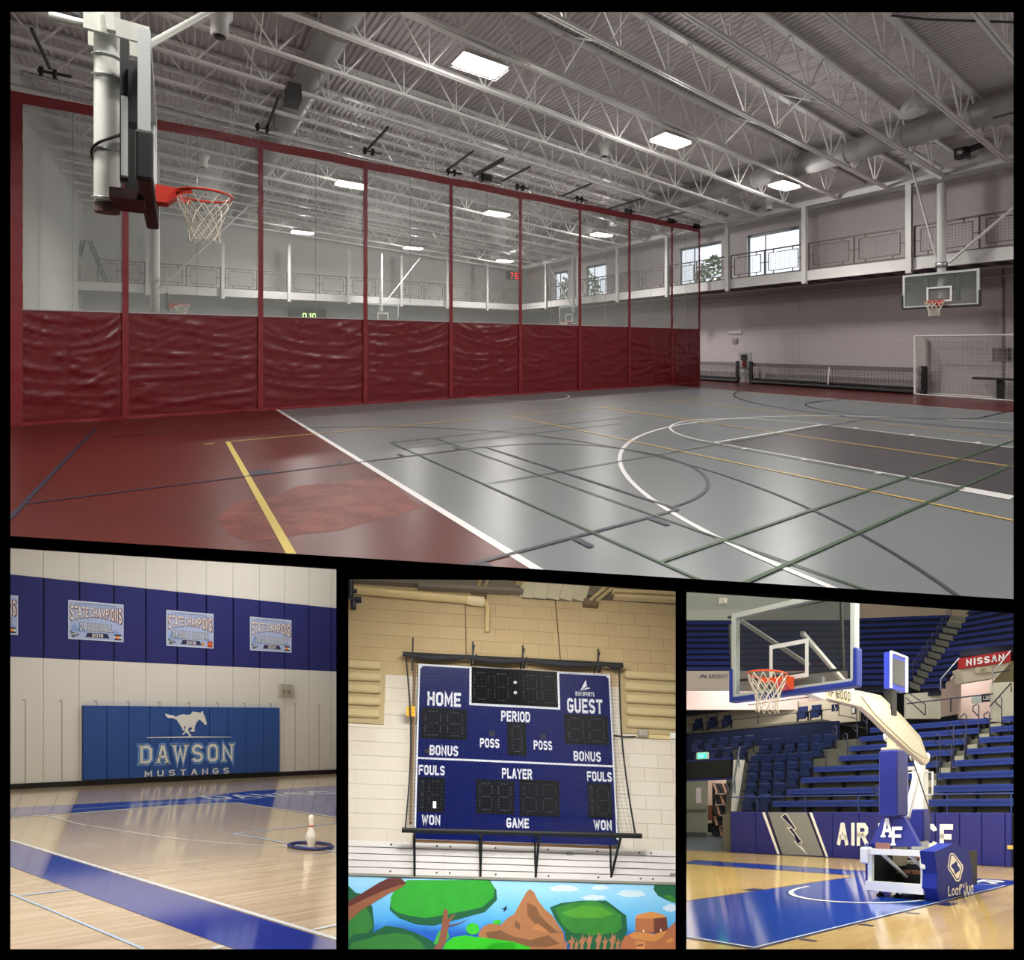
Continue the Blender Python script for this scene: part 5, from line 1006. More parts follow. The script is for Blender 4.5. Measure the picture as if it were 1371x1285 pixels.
mp('house_wall', (176, 108, 70), c6([(1035, 785), (1185, 780), (1185, 900), (1100, 895), (1035, 885)]), 13); mp('house_shade', (108, 58, 44), c6([(1185, 780), (1290, 775), (1298, 880), (1240, 900), (1185, 910)]), 13); mp('house_roof', (206, 138, 74), c6([(1030, 780), (1060, 750), (1165, 730), (1240, 745), (1292, 775), (1240, 780), (1190, 785), (1100, 785)]), 14)
mp('house_wall', (180, 116, 72), c6([(905, 1045), (920, 990), (950, 930), (1010, 900), (1100, 892), (1190, 912), (1300, 870), (1371, 800), (1371, 1045)]), 12); mp('house_roof', (206, 140, 76), c6([(985, 920), (1030, 892), (1190, 912), (1300, 878), (1240, 950), (1190, 975), (1090, 960), (1020, 950)]), 15); mp('house_roof', (202, 140, 80), c6([(1280, 965), (1330, 940), (1350, 970), (1300, 990)]), 15)
mp('house_step', (206, 142, 88), c6([(1030, 980), (1060, 966), (1115, 975), (1110, 1040), (1040, 1040), (1045, 1000)]), 15); mp('house_gap', (92, 50, 40), c6([(1050, 1000), (1100, 994), (1102, 1004), (1052, 1010)]), 16); mp('house_light', (238, 230, 206), c6([(1094, 880), (1104, 876), (1110, 895), (1098, 896)]), 16); mp('house_light', (238, 230, 206), c6([(1236, 872), (1244, 868), (1250, 890), (1236, 892)]), 16)
# the scoreboard
bt = 0.16
sb = thing(S, 'scoreboard', 'large navy blue electronic scoreboard with HOME and GUEST panels behind a net', 'scoreboard', sp(690, 1120, bt))
bp = lambda x, y, d=0.0: S.Y(x, y, SY - bt - d)
A0, A1 = bp(554.5, 1115.5), bp(827.5, 1125); Tl, Tr = bp(560.3, 888.5), bp(816.8, 903)
bx0, bx1, bz0, bz1 = (A0[0] + Tl[0]) / 2, (A1[0] + Tr[0]) / 2, (A0[2] + A1[2]) / 2 - .07, (Tl[2] + Tr[2]) / 2
navyb = mat('scoreboard_navy', (14, 24, 84), 0.26, spec=.5, coat=.5)
yb = SY - bt
b = MB(); b.box(bx0, bx1, yb, SY - .02, bz0, bz1); b.build('cabinet', navyb, S, parent=sb)
b = MB(); r = .028
for q in ((bx0, bx1, bz1 - r, bz1), (bx0, bx0 + r * .8, bz0 + .08, bz1), (bx1 - r * .8, bx1, bz0 + .08, bz1)): b.box(q[0], q[1], yb - .006, yb, q[2], q[3])
mz = (bp(556, 1015.5)[2] + bp(823, 1025)[2]) / 2; b.box(bx0, bx1, yb - .006, yb, mz - .013, mz + .013)
for p, sgn in ((bx0, 1), (bx1, -1)): b.add([(p, yb - .007, bz1), (p + sgn * .09, yb - .007, bz1), (p, yb - .007, bz1 - .1)], [(0, 1, 2)])
b.build('white_trim', mat('board_white', (206, 210, 218), .5), S, parent=sb)
bwht = mat('board_white', (206, 210, 218), .5)
def brect(name, p, q, m, d=.004, dd=0):
    a = bp(*p); c = bp(*q); b = MB(); b.box(a[0], c[0], yb - d, yb, c[2], a[2]); return b.build(name, m, S, parent=sb), (a[0], c[0], c[2], a[2])
digit_bg = mat('digit_window', (14, 15, 20), .16, spec=.6); seg_m = mat('digit_segment', (74, 76, 84), .5)
_, rc = brect('clock_border', (628.5, 893), (750, 950), bwht, .005); b = MB(); b.box(rc[0] + .03, rc[1] - .03, yb - .01, yb, rc[2] + .03, rc[3] - .0); b.build('digit_window', digit_bg, S, parent=sb)
def digit(x0, x1, z0, z1, dot=True):
    o = thing(S, 'digit', None, None, (0, 0, 0)) if False else None
    b = MB(); w, h = x1 - x0, z1 - z0; zm = (z0 + z1) / 2; c_ = .14 * w
    segs = (((x0 + c_, z1), (x1 - c_, z1)), ((x0 + c_, zm), (x1 - c_, zm)), ((x0 + c_, z0), (x1 - c_, z0)), ((x0, zm + c_), (x0, z1 - c_)), ((x1, zm + c_), (x1, z1 - c_)), ((x0, z0 + c_), (x0, zm - c_)), ((x1, z0 + c_), (x1, zm - c_)))
    for a, e in segs:
        n = 5
        for k in range(n):
            f = (k + .5) / n; x, z = a[0] + (e[0] - a[0]) * f, a[1] + (e[1] - a[1]) * f; r = .008; b.add([(x - r, yb - .012, z), (x, yb - .012, z - r), (x + r, yb - .012, z), (x, yb - .012, z + r)], [(0, 1, 2, 3)])
    b.build('digit', seg_m, S, parent=sb)
h = rc[3] - rc[2]; w = rc[1] - rc[0]
for f in (.05, .27, .585, .8): digit(rc[0] + f * w + .01, rc[0] + (f + .15) * w + .01, rc[2] + .16 * h, rc[3] - .15 * h)
for f in (.38, .65): b = MB(); b.lathe([(.024, -.004), (.024, 0)], (rc[0] + .505 * w, yb - .01, rc[2] + h * f), 14, 'y'); b.build('colon_dot', bwht, S, parent=sb)
for p, q, nd in (((564, 947), (625, 991), 2), ((755, 956), (815, 998), 2), ((679, 967), (705, 1012), 1), ((560, 1040), (595, 1088), 1.5), ((637, 1043), (689, 1091), 2), ((695, 1043), (750, 1094), 2), ((786, 1048), (820, 1096), 1.5)):
    _, r4 = brect('digit_window', p, q, mat('digit_window_b', (24, 26, 32), .22, spec=.6), .008); w, h = r4[1] - r4[0], r4[3] - r4[2]
    if nd == 1: digit(r4[0] + .25 * w, r4[1] - .25 * w, r4[2] + .12 * h, r4[3] - .12 * h)
    elif nd == 2: digit(r4[0] + .1 * w, r4[0] + .42 * w, r4[2] + .12 * h, r4[3] - .12 * h); digit(r4[0] + .58 * w, r4[0] + .9 * w, r4[2] + .12 * h, r4[3] - .12 * h)
    else: digit(r4[0] + .42 * w, r4[0] + .88 * w, r4[2] + .12 * h, r4[3] - .12 * h); digit(r4[0] + .12 * w, r4[0] + .2 * w, r4[2] + .12 * h, r4[3] - .12 * h)
a, c = bp(579.5, 1082), bp(584, 1073); b = MB(); b.box(a[0], c[0], yb - .013, yb, a[2], c[2]); b.build('painted_lit_spot', mat('painted_lit_spot', (255, 255, 255), .5), S, parent=sb)  # plain white patch standing in for a lit spot
def blet(txt, p, q, t=1.5, gap=1.3):
    a, c = bp(*p), bp(*q); z0 = a[2]; h = c[2] - a[2]; b = MB(); letters(b, txt, lambda u, v, d: (u, yb - .009, v), a[0], z0, c[0] - a[0], h, t=t, gap=gap); b.build('lettering', bwht, S, parent=sb)
for txt, x0, x1, y0, y1 in (('HOME', 572, 617, 944.5, 928.0), ('GUEST', 759.5, 806, 954, 937.0), ('PERIOD', 671, 709.5, 965.5, 953.5), ('POSS', 642.5, 668.5, 1000.5, 989.5), ('POSS', 714.5, 739, 1003.5, 992.5), ('BONUS', 575, 613.5, 1011, 999), ('BONUS', 768, 804, 1018.5, 1007), ('FOULS', 560.5, 595.5, 1037, 1025.5), ('PLAYER', 672, 712, 1042, 1030), ('FOULS', 786, 818.5, 1045.5, 1034), ('WON', 564.5, 589.5, 1104, 1091.5), ('GAME', 678, 708, 1108, 1096), ('WON', 795, 818.5, 1111, 1098.5)):
    blet(txt, (x0, y0), (x1, y1), 1.6, 1.0)
b = MB(); k1 = [(497, 230), (535, 152), (545, 190), (540, 205), (572, 212), (525, 222)]
b.add([tuple(bp(680 + x / 5.14, 880 + y / 5.14, .009)) for x, y in [(497, 230), (537, 152), (543, 196)]], [(0, 1, 2)]); b.add([tuple(bp(680 + x / 5.14, 880 + y / 5.14, .009)) for x, y in [(505, 228), (545, 205), (572, 212), (528, 222)]], [(0, 1, 2, 3)]); b.build('maker_emblem', bwht, S, parent=sb)
b = MB(); a, c = bp(770.5, 931.5), bp(795.5, 927.2); letters(b, 'BSN SPORTS', lambda u, v, d: (u, yb - .009, v), a[0], a[2], c[0] - a[0], c[2] - a[2], t=1.3); b.build('lettering', bwht, S, parent=sb)
b = MB()
for x0, x1, zz in ((567, 573, 1005.5),): a = bp(x0, zz); b.add([(a[0], yb - .008, a[2]), (a[0] + .08, yb - .008, a[2] + .06), (a[0] + .08, yb - .008, a[2] - .06)], [(0, 1, 2)])
b.build('bonus_arrow', mat('arrow_dark', (30, 32, 40), .4), S, parent=sb)
b = MB()
for p in ((659, 982), (727, 986)): a = bp(*p); b.box(a[0] - .04, a[0] + .04, yb - .006, yb, a[2] - .04, a[2] + .04)
b.build('possession_lamp', mat('lamp_dark', (26, 28, 44), .4), S, parent=sb)
# timber behind the lower edge
a = sp(554, 1122); c = sp(822, 1134); b = MB(); b.box(a[0], c[0], SY - .08, SY - .02, sp(686, 1133)[2], sp(686, 1120)[2]); tag(b.build('timber_rail', mat('raw_timber', (186, 128, 70), .7, var=.15, vscale=10), S), 'raw timber rail along the wall just under the scoreboard', 'rail')
# net cage: rails, brackets, net
bkm = mat('net_frame_black', (20, 20, 22), .6); dcl = mat('net_cloth_black', (38, 38, 42), .8)
cage = thing(S, 'scoreboard_net', 'black protective net stretched in front of the scoreboard on black rails', 'net', sp(686, 1120, .5)); nd = .62; nt_ = .42
e1, e2 = S.Y(539, 874, SY - nt_), S.Y(834, 889, SY - nt_); f1_, f2_ = S.Y(538, 1111, SY - nd), S.Y(859, 1119, SY - nd)
ties = [0, .28, .56, .93, 1.0]
for k in range(4):
    b = MB(); u0_, u1_ = ties[k], ties[k + 1]; n_ = 12
    for j in range(n_):
        ua, ub = u0_ + (u1_ - u0_) * j / n_, u0_ + (u1_ - u0_) * (j + 1) / n_; sa, sb_ = math.sin(math.pi * j / n_), math.sin(math.pi * (j + 1) / n_)
        b.tube([tuple(e1 + (e2 - e1) * ua + np.array([0, 0, -.02 - .035 * sa])), tuple(e1 + (e2 - e1) * ub + np.array([0, 0, -.02 - .035 * sb_]))], .022 + .022 * sa, 8, r2=.022 + .022 * sb_, caps=False)
    b.build('rolled_cloth', dcl, S, parent=cage)
b = MB(); b.tube([tuple(e1 + [0, 0, .0]), tuple(e2)], .02, 8); b.build('top_rail', bkm, S, parent=cage); b = MB(); b.tube([tuple(f1_), tuple(f2_)], .035, 8); b.build('bottom_rail', bkm, S, parent=cage)
for (a, e, bow) in ((e1 + [.04, 0, 0], f1_ + [.04, 0, 0], .07), (e2 - [.05, 0, 0], f2_ - [.08, 0, 0], .06)):
    b = MB(); b.tube([tuple(a + (e - a) * (k / 12) + np.array([bow * math.sin(k / 12 * math.pi) * (1 if e is not None and a[0] < 2 else -1), 0, 0])) for k in range(13)], .011, 6); b.build('edge_cord', bkm, S, parent=cage)
b = MB(); nu, nv = 50, 46; r = .0014
q = lambda u, v: tuple(e1 + (e2 - e1) * u + ((f1_ + (f2_ - f1_) * u) - (e1 + (e2 - e1) * u)) * v + np.array([(.07 * math.sin(v * math.pi)) * (1 - 2 * u), .04 * math.sin(v * math.pi), 0]))
for i in range(nu + 1): b.tube([q(.02 + .96 * i / nu, .03 + .97 * j / 6) for j in range(7)], r, 3, caps=False)
for j in range(nv + 1): b.tube([q(.02 + .96 * i / 6, .03 + .97 * j / nv) for i in range(7)], r, 3, caps=False)
tag(b.build('net_mesh', bkm, S, parent=cage), kind='stuff')
for p, w0 in ((553, 0), (633, 1), (700, 2), (801, 3)):   # upper brackets
    ty = {553: (854, 897), 633: (859, 890), 700: (864, 894), 801: (869, 900)}[p]
    b = MB(); b.bar(S.Y(p, ty[0], SY - nt_), S.Y(p - 1.5 if p == 553 else p, ty[1], SY - nt_), .022, .022); 
    if p != 553: a = S.Y(p + 2, ty[0] + 4, SY - nt_); b.bar(a, tuple(np.array(a) + [.0, nt_ - .02, -.12]), .016, .016); b.bar(S.Y(p + 5, ty[1] - 14, SY - nt_), S.Y(p + 1.5, ty[1], SY - .1), .018, .018)
    b.build('upper_bracket', bkm, S, parent=cage)
for p, o in ((555, 0), (643, 5), (717, 7), (818, 12)):   # lower brackets: wall foot at p, arm to the rail
    zw = S.Y(p, 1174, SY - .05); b = MB(); tp = S.Y(p - 1, 1120, SY - .1); b.bar(tuple(zw), tuple(tp), .03, .02)
    k = {555: 555, 643: 645, 717: 722, 818: 832}[p]; arm = S.Y(k, 1117, SY - nd); b.bar(tuple(zw), tuple(arm), .028, .02); b.bar(tuple(tp), tuple(arm), .025, .02); b.build('lower_bracket', bkm, S, parent=cage)
a = S.Y(549, 953, SY - nt_ - .02); b = MB(); e = S.Y(544, 959, SY - nt_); c = S.Y(556, 946, SY - nt_); b.box(e[0], c[0], e[1] - .01, e[1], e[2], c[2]); tag(b.build('yellow_tag', mat('tag_yellow', (226, 170, 40), .6), S), 'small yellow tag fixed to the left edge of the scoreboard net', 'tag')
b = MB(); b.box(bx0 - .06, bx0 - .03, SY - .12, SY - .06, S.Y(550, 1105, SY)[2], S.Y(550, 890, SY)[2]); tag(b.build('side_post', mat('post_tan', (120, 96, 70), .7), S), 'thin tan post along the left side of the scoreboard', 'post')
# ceiling
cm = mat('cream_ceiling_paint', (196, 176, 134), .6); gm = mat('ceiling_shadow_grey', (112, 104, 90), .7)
zc = ztop
b = MB(); prof = []; y = SY + .1; V = []; x = xa
yy = SY + .1; 
nrib = int((xb - xa) / .26)
for k in range(nrib + 1):
    for dx, dz in ((0, 0), (.09, 0), (.12, .07), (.23, .07)): V += [(min(xa + k * .26 + dx, xb), SY + .1, zc + dz + .14), (min(xa + k * .26 + dx, xb), SY - 2.2, zc + dz + .14)]
b.add(V, [(2 * i, 2 * i + 1, 2 * i + 3, 2 * i + 2) for i in range(len(V) // 2 - 1)]); struct(b.build('ceiling_corrugated', cm, S))
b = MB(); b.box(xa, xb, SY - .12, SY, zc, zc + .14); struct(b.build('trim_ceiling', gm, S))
def pipe(name, pts, r, m, lab, cat, n=12): b = MB(); b.tube(pts, r, n); return tag(b.build(name, m, S), lab, cat)
pp = mat('cream_pipe', (206, 184, 134), .45)
t = thing(S, 'roof_drain_pipe', 'thick cream pipe crossing the top left of the tan wall and bending down', 'pipe', sp(560, 795, .3))
b = MB(); b.tube([S.Y(470, 789, SY - .3), S.Y(627, 803, SY - .3)], .062, 14); b.build('pipe_run', pp, S, parent=t)
b = MB(); b.tube([S.Y(626, 803, SY - .3), S.Y(648, 805.5, SY - .3)], .072, 14); b.build('pipe_collar', mat('cream_collar', (216, 200, 160), .5), S, parent=t)
b = MB(); b.tube([S.Y(646, 805, SY - .3), S.Y(651, 807.5, SY - .27), S.Y(653, 813, SY - .22), S.Y(652.5, 820, SY - .16), S.Y(652.3, 846, SY - .1)], .035, 12); b.build('pipe_elbow', pp, S, parent=t)
t = thing(S, 'corrugated_sheet', 'pale corrugated metal sheet under the ceiling above the scoreboard', 'metal sheet', sp(745, 798, .2))
for k in range(5): b = MB(); b.bar(S.Y(709 + 19 * k, 770, SY - .32), S.Y(704 + 17.5 * k, 799 + k, SY - .1), .2, .05); b.build('sheet_rib', mat('sheet_pale', (204, 196, 168), .5), S, parent=t)
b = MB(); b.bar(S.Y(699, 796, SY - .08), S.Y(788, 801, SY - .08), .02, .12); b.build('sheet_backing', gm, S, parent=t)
for i, (x, y, dx) in enumerate(((640, 797, 12), (789, 810, 34))):
    t = thing(S, 'ceiling_joist', 'cream twin angle joist at the wall top, %s' % ('above the pipe bend' if i == 0 else 'near the right with a dark bearing plate'), 'joist', sp(x, y))
    for s_ in (-.05, .05): a = sp(x, y, .02); b = MB(); e = S.Y(x + dx, y - 30, SY - .55 if i else SY - .4); b.bar((a[0] + s_, a[1], a[2] + .02), (e[0] + s_, e[1], e[2]), .035, .035); b.build('joist_angle', cm, S, parent=t)
    a = sp(x, y, .02); b = MB(); b.box(a[0] - .1, a[0] + .12, a[1] - .1, a[1], a[2] - .05, a[2] + .05); b.build('bearing_plate', mat('plate_brown', (112, 92, 66), .7), S, parent=t)
for i, (yy, xx0, xx1) in enumerate(((792, 820, 908), (799, 822, 908), (785, 560, 700), (779, 690, 700))):
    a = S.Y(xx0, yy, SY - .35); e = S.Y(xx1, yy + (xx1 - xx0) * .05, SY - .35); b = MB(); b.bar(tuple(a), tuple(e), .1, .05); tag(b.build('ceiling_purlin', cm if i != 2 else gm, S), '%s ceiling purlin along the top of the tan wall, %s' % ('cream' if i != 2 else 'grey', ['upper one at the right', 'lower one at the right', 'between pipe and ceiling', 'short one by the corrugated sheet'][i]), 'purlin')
# dark clamp at top left
dk = mat('dark_clamp', (24, 26, 44), .5); t = thing(S, 'beam_clamp', 'dark blue black lobed clamp at the top left corner of the scoreboard wall', 'clamp', sp(472, 800, .5))
for nm, (p, q, r) in (('clamp_arm', ((469.5, 775), (469.5, 800), .045)), ('clamp_knob', ((473, 815), (473, 806), .04)), ('clamp_knob', ((469, 803), (484, 803), .045)), ('clamp_knob', ((469, 791), (478, 791), .03))):
    b = MB(); b.tube([S.Y(*p, SY - .5), S.Y(*q, SY - .5)], r, 10); b.build(nm, dk, S, parent=t)
# unseen area lights added just above the view to brighten this wall
for px in (570, 690, 810):
    light(W, 'gym_fill_light', CW + ray(px, 757) * 6.9, CW + ray(px, 1000) * 9.7, .9, .5, 20, (1, .95, .88))
    light(W, 'gym_fill_light', CW + ray(px, 757) * 6.3, CW + ray(px, 1215) * 9.7, .9, .5, 52, (1, .97, .94), 85)
# ================================================================ THE ARENA
AX = 16.4
af_ = lambda *p: [tuple(A.fl(*q)[:2]) for q in p]
wood2 = plank_mat('arena_maple_floor', (212, 182, 108), (194, 160, 88), 0.16, pw=.06, pl=1.4, spec=.6, coat=.3, wav=.0005)
fp = af_((913.5, 1290), (1366, 1290)); yl_ = A.X(913.5, 1100, AX + .6)[1]; yr_ = A.X(1366, 1100, AX + .6)[1]
b = MB(); b.add([(fp[0][0], fp[0][1], 0), (fp[1][0], fp[1][1], 0), (AX + .6, yr_, 0), (AX + .6, yl_, 0)], [(0, 1, 2, 3)]); afl = struct(b.build('floor_arena', wood2, A, uv=uxy))
ab = mat('arena_blue_paint', (26, 74, 176), .1, spec=.9, coat=.4, var=.04, vscale=1); an = mat('arena_navy_line', (22, 28, 70), .2); awl = mat('arena_white_line', (220, 222, 214), .2)
ly0, ly1 = 4.9, 8.36
flat('blue_lane', [[(5.22, ly0), (13.25, ly0), (13.25, ly1), (5.22, ly1)]], ab, .003, A, afl)
flat('blue_border', [[(12.27, yr_), (13.3, yr_), (13.3, ly0), (12.27, ly0)]], ab, .003, A, afl); flat('blue_border', [[(12.27, ly1), (13.3, ly1), (13.3, A.X(913.5, 1100, 12.8)[1]), (12.27, A.X(913.5, 1100, 12.3)[1])]], ab, .003, A, afl)
line('lane_line', [(5.19, ly1 + .0), (5.19, ly0), (12.25, ly0), (12.25, yr_)], .04, an, A, afl, z=.005); line('lane_line', [(5.25, ly1), (5.25, ly0 + .06), (12.31, ly0 + .05), (12.31, yr_)], .03, awl, A, afl, z=.0056)
line('lane_line', [(5.19, ly1), (12.25, ly1), (12.25, A.X(914, 1100, 12.25)[1])], .03, an, A, afl, z=.005); line('border_line', [(13.3, ly1), (13.3, A.X(914, 1100, 13.3)[1])], .03, an, A, afl, z=.005)
line('restricted_arc', arc(10.0, 6.6, 1.42, 90, 270, 40), .09, awl, A, afl, z=.006); line('restricted_arc', arc(10.0, 6.6, 1.42, 270, 330, 20), .06, awl, A, afl, z=.006); line('restricted_arc_edge', arc(10.0, 6.6, 1.49, 90, 300, 50), .02, an, A, afl, z=.0055)
for (x, w) in ((5.9, .07), (7.1, .07), (8.3, .07), (9.4, .32)): line('lane_mark', [(x, ly0 - .05), (x, ly0 - .28)], w, an, A, afl, z=.0052)
for (x, w) in ((9.0, .32), (7.3, .07)): line('lane_mark', [(x, ly1 + .05), (x, ly1 + .3)], w, an, A, afl, z=.0052)
o_, e_ = A.fl(1296, 1188), A.fl(1400, 1190)
b = MB(); letters(b, 'AIR FORCE', lambda u, v, d: (12.5 + v, 6.8 - u, .006), 0, 0, 5.2, .6, t=1.5); b.build('border_lettering', awl, A, parent=afl)
# ---- padded wall
padm = mat('arena_pad_blue', (24, 32, 112), .55, var=.03, vscale=2); pw_ = mat('arena_print_white', (226, 228, 226), .5); pgm = mat('arena_print_grey', (126, 130, 132), .55)
tp = thing(A, 'padded_wall', 'long royal blue padded courtside wall with white block lettering and lightning bolt', 'wall padding', (AX, 10, 0))
b = MB(); b.box(AX + .06, AX + .12, yr_, 16.6, 0, 1.38); b.build('backing_board', an, A, parent=tp)
ps = [A.X(x, 1100, AX)[1] for x in (978, 1011.6, 1042, 1082, 1115, 1150, 1185, 1218, 1252, 1284.7, 1314.4, 1345.8)] + [yr_]
for i in range(len(ps) - 1):
    b = MB(); b.cbox(AX, AX + .08, ps[i + 1] + .004, ps[i] - .004, 0.0, 1.4, .015); b.build('pad', padm, A, parent=tp)
cz = lambda pts, lay: [tuple(A.X(918 + x / 6.176, 950 + y / 6.176, AX - .003 * lay)) for x, y in pts]
def onpad(nm, pts, m, lay): b = MB(); P_ = cz(pts, lay); b.add([(p[0], p[1], min(max(p[2], .01), 1.395)) for p in P_], [tuple(range(len(pts)))]); b.build(nm, m, A, parent=tp)
onpad('print_stripe', [(632, 847), (655, 847), (778, 1192), (757, 1192)], pw_, 1); onpad('print_stripe', [(658, 847), (682, 847), (800, 1194), (781, 1193)], an, 1); onpad('print_panel', [(680, 847), (1002, 850), (1140, 1210), (798, 1195)], pgm, 1)
onpad('print_stripe', [(1000, 850), (1020, 850), (1158, 1212), (1138, 1210)], an, 2); onpad('print_stripe', [(1022, 850), (1045, 850), (1178, 1215), (1158, 1213)], pw_, 2)
onpad('print_bolt', [(785, 885), (830, 853), (918, 987), (893, 993), (968, 1097), (942, 1102), (1010, 1203), (912, 1107), (895, 1085), (934, 1088), (836, 973), (876, 973)], pw_, 2); onpad('print_bolt', [(794, 886), (826, 862), (908, 983), (882, 988), (958, 1094), (934, 1096), (965, 1145), (918, 1100), (908, 1092), (946, 1096), (850, 980), (890, 980)], an, 3)
za, zb2 = A.X(1121, 1131, AX)[2], A.X(1121, 1101, AX)[2]
def padtext(s, x0, x1):
    y0, y1 = A.X(x0, 1100, AX)[1], A.X(x1, 1100, AX)[1]
    for i in range(len(s)): b = MB(); letters(b, s, lambda u, v, d: (AX - .006, y0 + (y1 - y0) * u, v), 0, za, 1, zb2 - za, t=1.7, gap=1.1, only=i); b.build('print_letter', pw_, A, parent=tp)
padtext('AIR', 1121, 1162.5); padtext('FORCE', 1176, 1276)
b = MB(); c = A.X(1352, 1134, AX - .01); b.box(AX - .04, AX, c[1] - .09, c[1] + .06, c[2] - .05, c[2] + .05); tag(b.build('outlet_box', mat('outlet_gold', (200, 170, 90), .5), A), 'small yellowish outlet on the blue padded wall at the right edge', 'outlet')
# ---- terrace steps and benches
conc = mat('arena_concrete', (92, 91, 80), .9, var=.15, vscale=3); bluepl = mat('bench_blue', (42, 58, 126), .45, var=.06, vscale=3); stm = mat('bench_support', (26, 28, 36), .6)
zf = lambda k: 1.32 + .43 * k; xk = lambda k: 17.1 + .75 * k
ysafe = lambda px, x: A.X(px, 1000, x)[1]
NR = 8; ylim = lambda x: A.X(913.5, 1000, x)[1]; yrim = lambda x: A.X(1366, 1000, x)[1]
ter = thing(A, 'terrace', 'grey concrete seating terrace rising behind the padded wall', 'terrace', (18, 10, 0))
for k in range(NR):
    x0 = xk(k) - .45 if k else AX + .13
    b = MB(); b.box(x0, xk(k) + .3, yrim(x0), min(ysafe(983, xk(k)) , 30), 0 if k == 0 else zf(k) - .6, zf(k)); b.build('terrace_step', conc, A, parent=ter)
Lst = [1034.6, 1053, 1072.6, 1090, 1123, 1137, 1151, 1165]; Len = [1215, 1222, 1237, 1257, 1276, 1295, 1310, 1324]; Rst = [1243, 1249, 1255, 1274, 1292, 1310, 1326, 1342]
def bench(k, pa_, pb_, lab):
    x = xk(k); y1, y0 = ysafe(pa_, x), ysafe(pb_, x) if pb_ < 1366 else yrim(x) + .03
    t = thing(A, 'bleacher_bench', lab, 'bench', (x, (y0 + y1) / 2, zf(k)), 'blue bleacher benches'); z = zf(k) + .46
    b = MB(); b.cbox(x - .02, x + .02, y0, y1, z - .1, z, .005); b.build('face_plank', bluepl, A, parent=t); b = MB(); b.cbox(x - .02, x + .02, y0, y1, z - .205, z - .108, .005); b.build('face_plank', bluepl, A, parent=t)
    b = MB(); b.box(x + .02, x + .3, y0, y1, z - .03, z); b.build('seat_plank', bluepl, A, parent=t)
    n = max(2, int((y1 - y0) / 1.3) + 1)
    for i in range(n): y = y0 + .3 + (y1 - y0 - .6) * i / (n - 1); b = MB(); b.add([(x + .0, y - .03, z - .2), (x + .28, y - .03, z - .2), (x + .2, y - .03, zf(k)), (x + .26, y - .03, zf(k)), (x + .0, y + .03, z - .2), (x + .28, y + .03, z - .2), (x + .2, y + .03, zf(k)), (x + .26, y + .03, zf(k))], [(0, 1, 3, 2), (4, 6, 7, 5), (0, 2, 6, 4), (1, 5, 7, 3)]); b.build('support', stm, A, parent=t)
rn = ['front', 'second', 'third', 'fourth', 'fifth', 'sixth', 'seventh', 'eighth']
for k in range(NR):
    bench(k, Lst[k], Len[k], 'blue plank bench in the %s row, between the blue seats and the aisle' % rn[k]); bench(k, Rst[k], 1400, 'blue plank bench in the %s row, right of the aisle' % rn[k])
# aisle steps
t = thing(A, 'aisle_stairs', 'pale concrete aisle stairs climbing between the bench blocks', 'stairs', (19, ysafe(1230, 19), 1.3))
for k in range(NR):
    ya, yb_ = ysafe(Rst[k] - 1, xk(k)), ysafe(Len[k] + 1, xk(k))
    for s_ in (0, 1): b = MB(); b.box(xk(k) - .4 + .37 * s_, xk(k) + .3, ya, yb_, zf(k), zf(k) + .215 * s_ + .02); b.build('step', mat('aisle_concrete', (146, 144, 126), .9, var=.1), A, parent=t)
railm = mat('arena_rail', (28, 30, 50), .45); railb = mat('arena_rail_blue', (44, 62, 120), .45)
posts = [(1310.4, 941.7, 998, 4), (1293.8, 955, 1011, 3.3), (1277, 969, 1025, 2.6), (1258.9, 982, 1040, 2), (1273.9, 995.7, 1031.5, 2), (1292, 980.7, 1015, 3), (1325, 952.5, 983, 5), (1341, 932, 969, 6), (1254.7, 1011, 1048, 1), (1177, 1050, 1087, 0), (1161, 957, 984, 5), (1148, 969, 996.5, 4), (1134.7, 981, 1010, 3.4), (1105.8, 1003, 1026, 2), (1120, 971, 1003, 4)]
for i, (px, y0, y1, k) in enumerate(posts):
    x = xk(k) - .2; a, e = A.X(px, y0, x), A.X(px, y1, x); t = thing(A, 'aisle_handrail', 'dark looped handrail post on the bench terrace, %s' % ['top of the long aisle near the portal', 'second from the top of the long aisle', 'third from the top of the long aisle', 'middle of the long aisle, left side', 'middle of the long aisle, right side', 'right side of the long aisle, higher one', 'right of the aisle near the pier', 'topmost at the right of the pier', 'bottom of the long aisle', 'lowest, at the wall beside the column pad', 'top one left of the boom', 'second one left of the boom', 'third one left of the boom', 'beside the blue seats block', 'at the end of the navy wall'][i], 'handrail', e, 'aisle handrails')
    h = a[2] - e[2]; b = MB(); b.tube([tuple(e), (a[0], a[1], a[2] - .05), (a[0], a[1] + .05, a[2]), (a[0] + .0, a[1] + .2, a[2] - .08), (a[0], a[1] + .2, a[2] - .22 * min(1, h)), (a[0], a[1], a[2] - .42 * min(1, h))], .022, 6); b.build('rail_tube', railm, A, parent=t)
t = thing(A, 'front_rail', 'blue tubular guard rail on top of the padded courtside wall', 'railing', (AX + .2, 10, 1.4)); xr = AX + .2
b = MB(); z_ = A.X(1100, 1065.5, xr)[2]; b.tube([(xr, ysafe(979, xr), z_), (xr, yrim(xr) + .05, z_)], .022, 6); b.build('top_rail', railb, A, parent=t)
for px in (1013.6, 1078, 1149.6, 1268, 1354): b = MB(); y = ysafe(px, xr); b.tube([(xr, y, 1.3), (xr, y, z_)], .022, 6); b.build('rail_post', railb, A, parent=t)
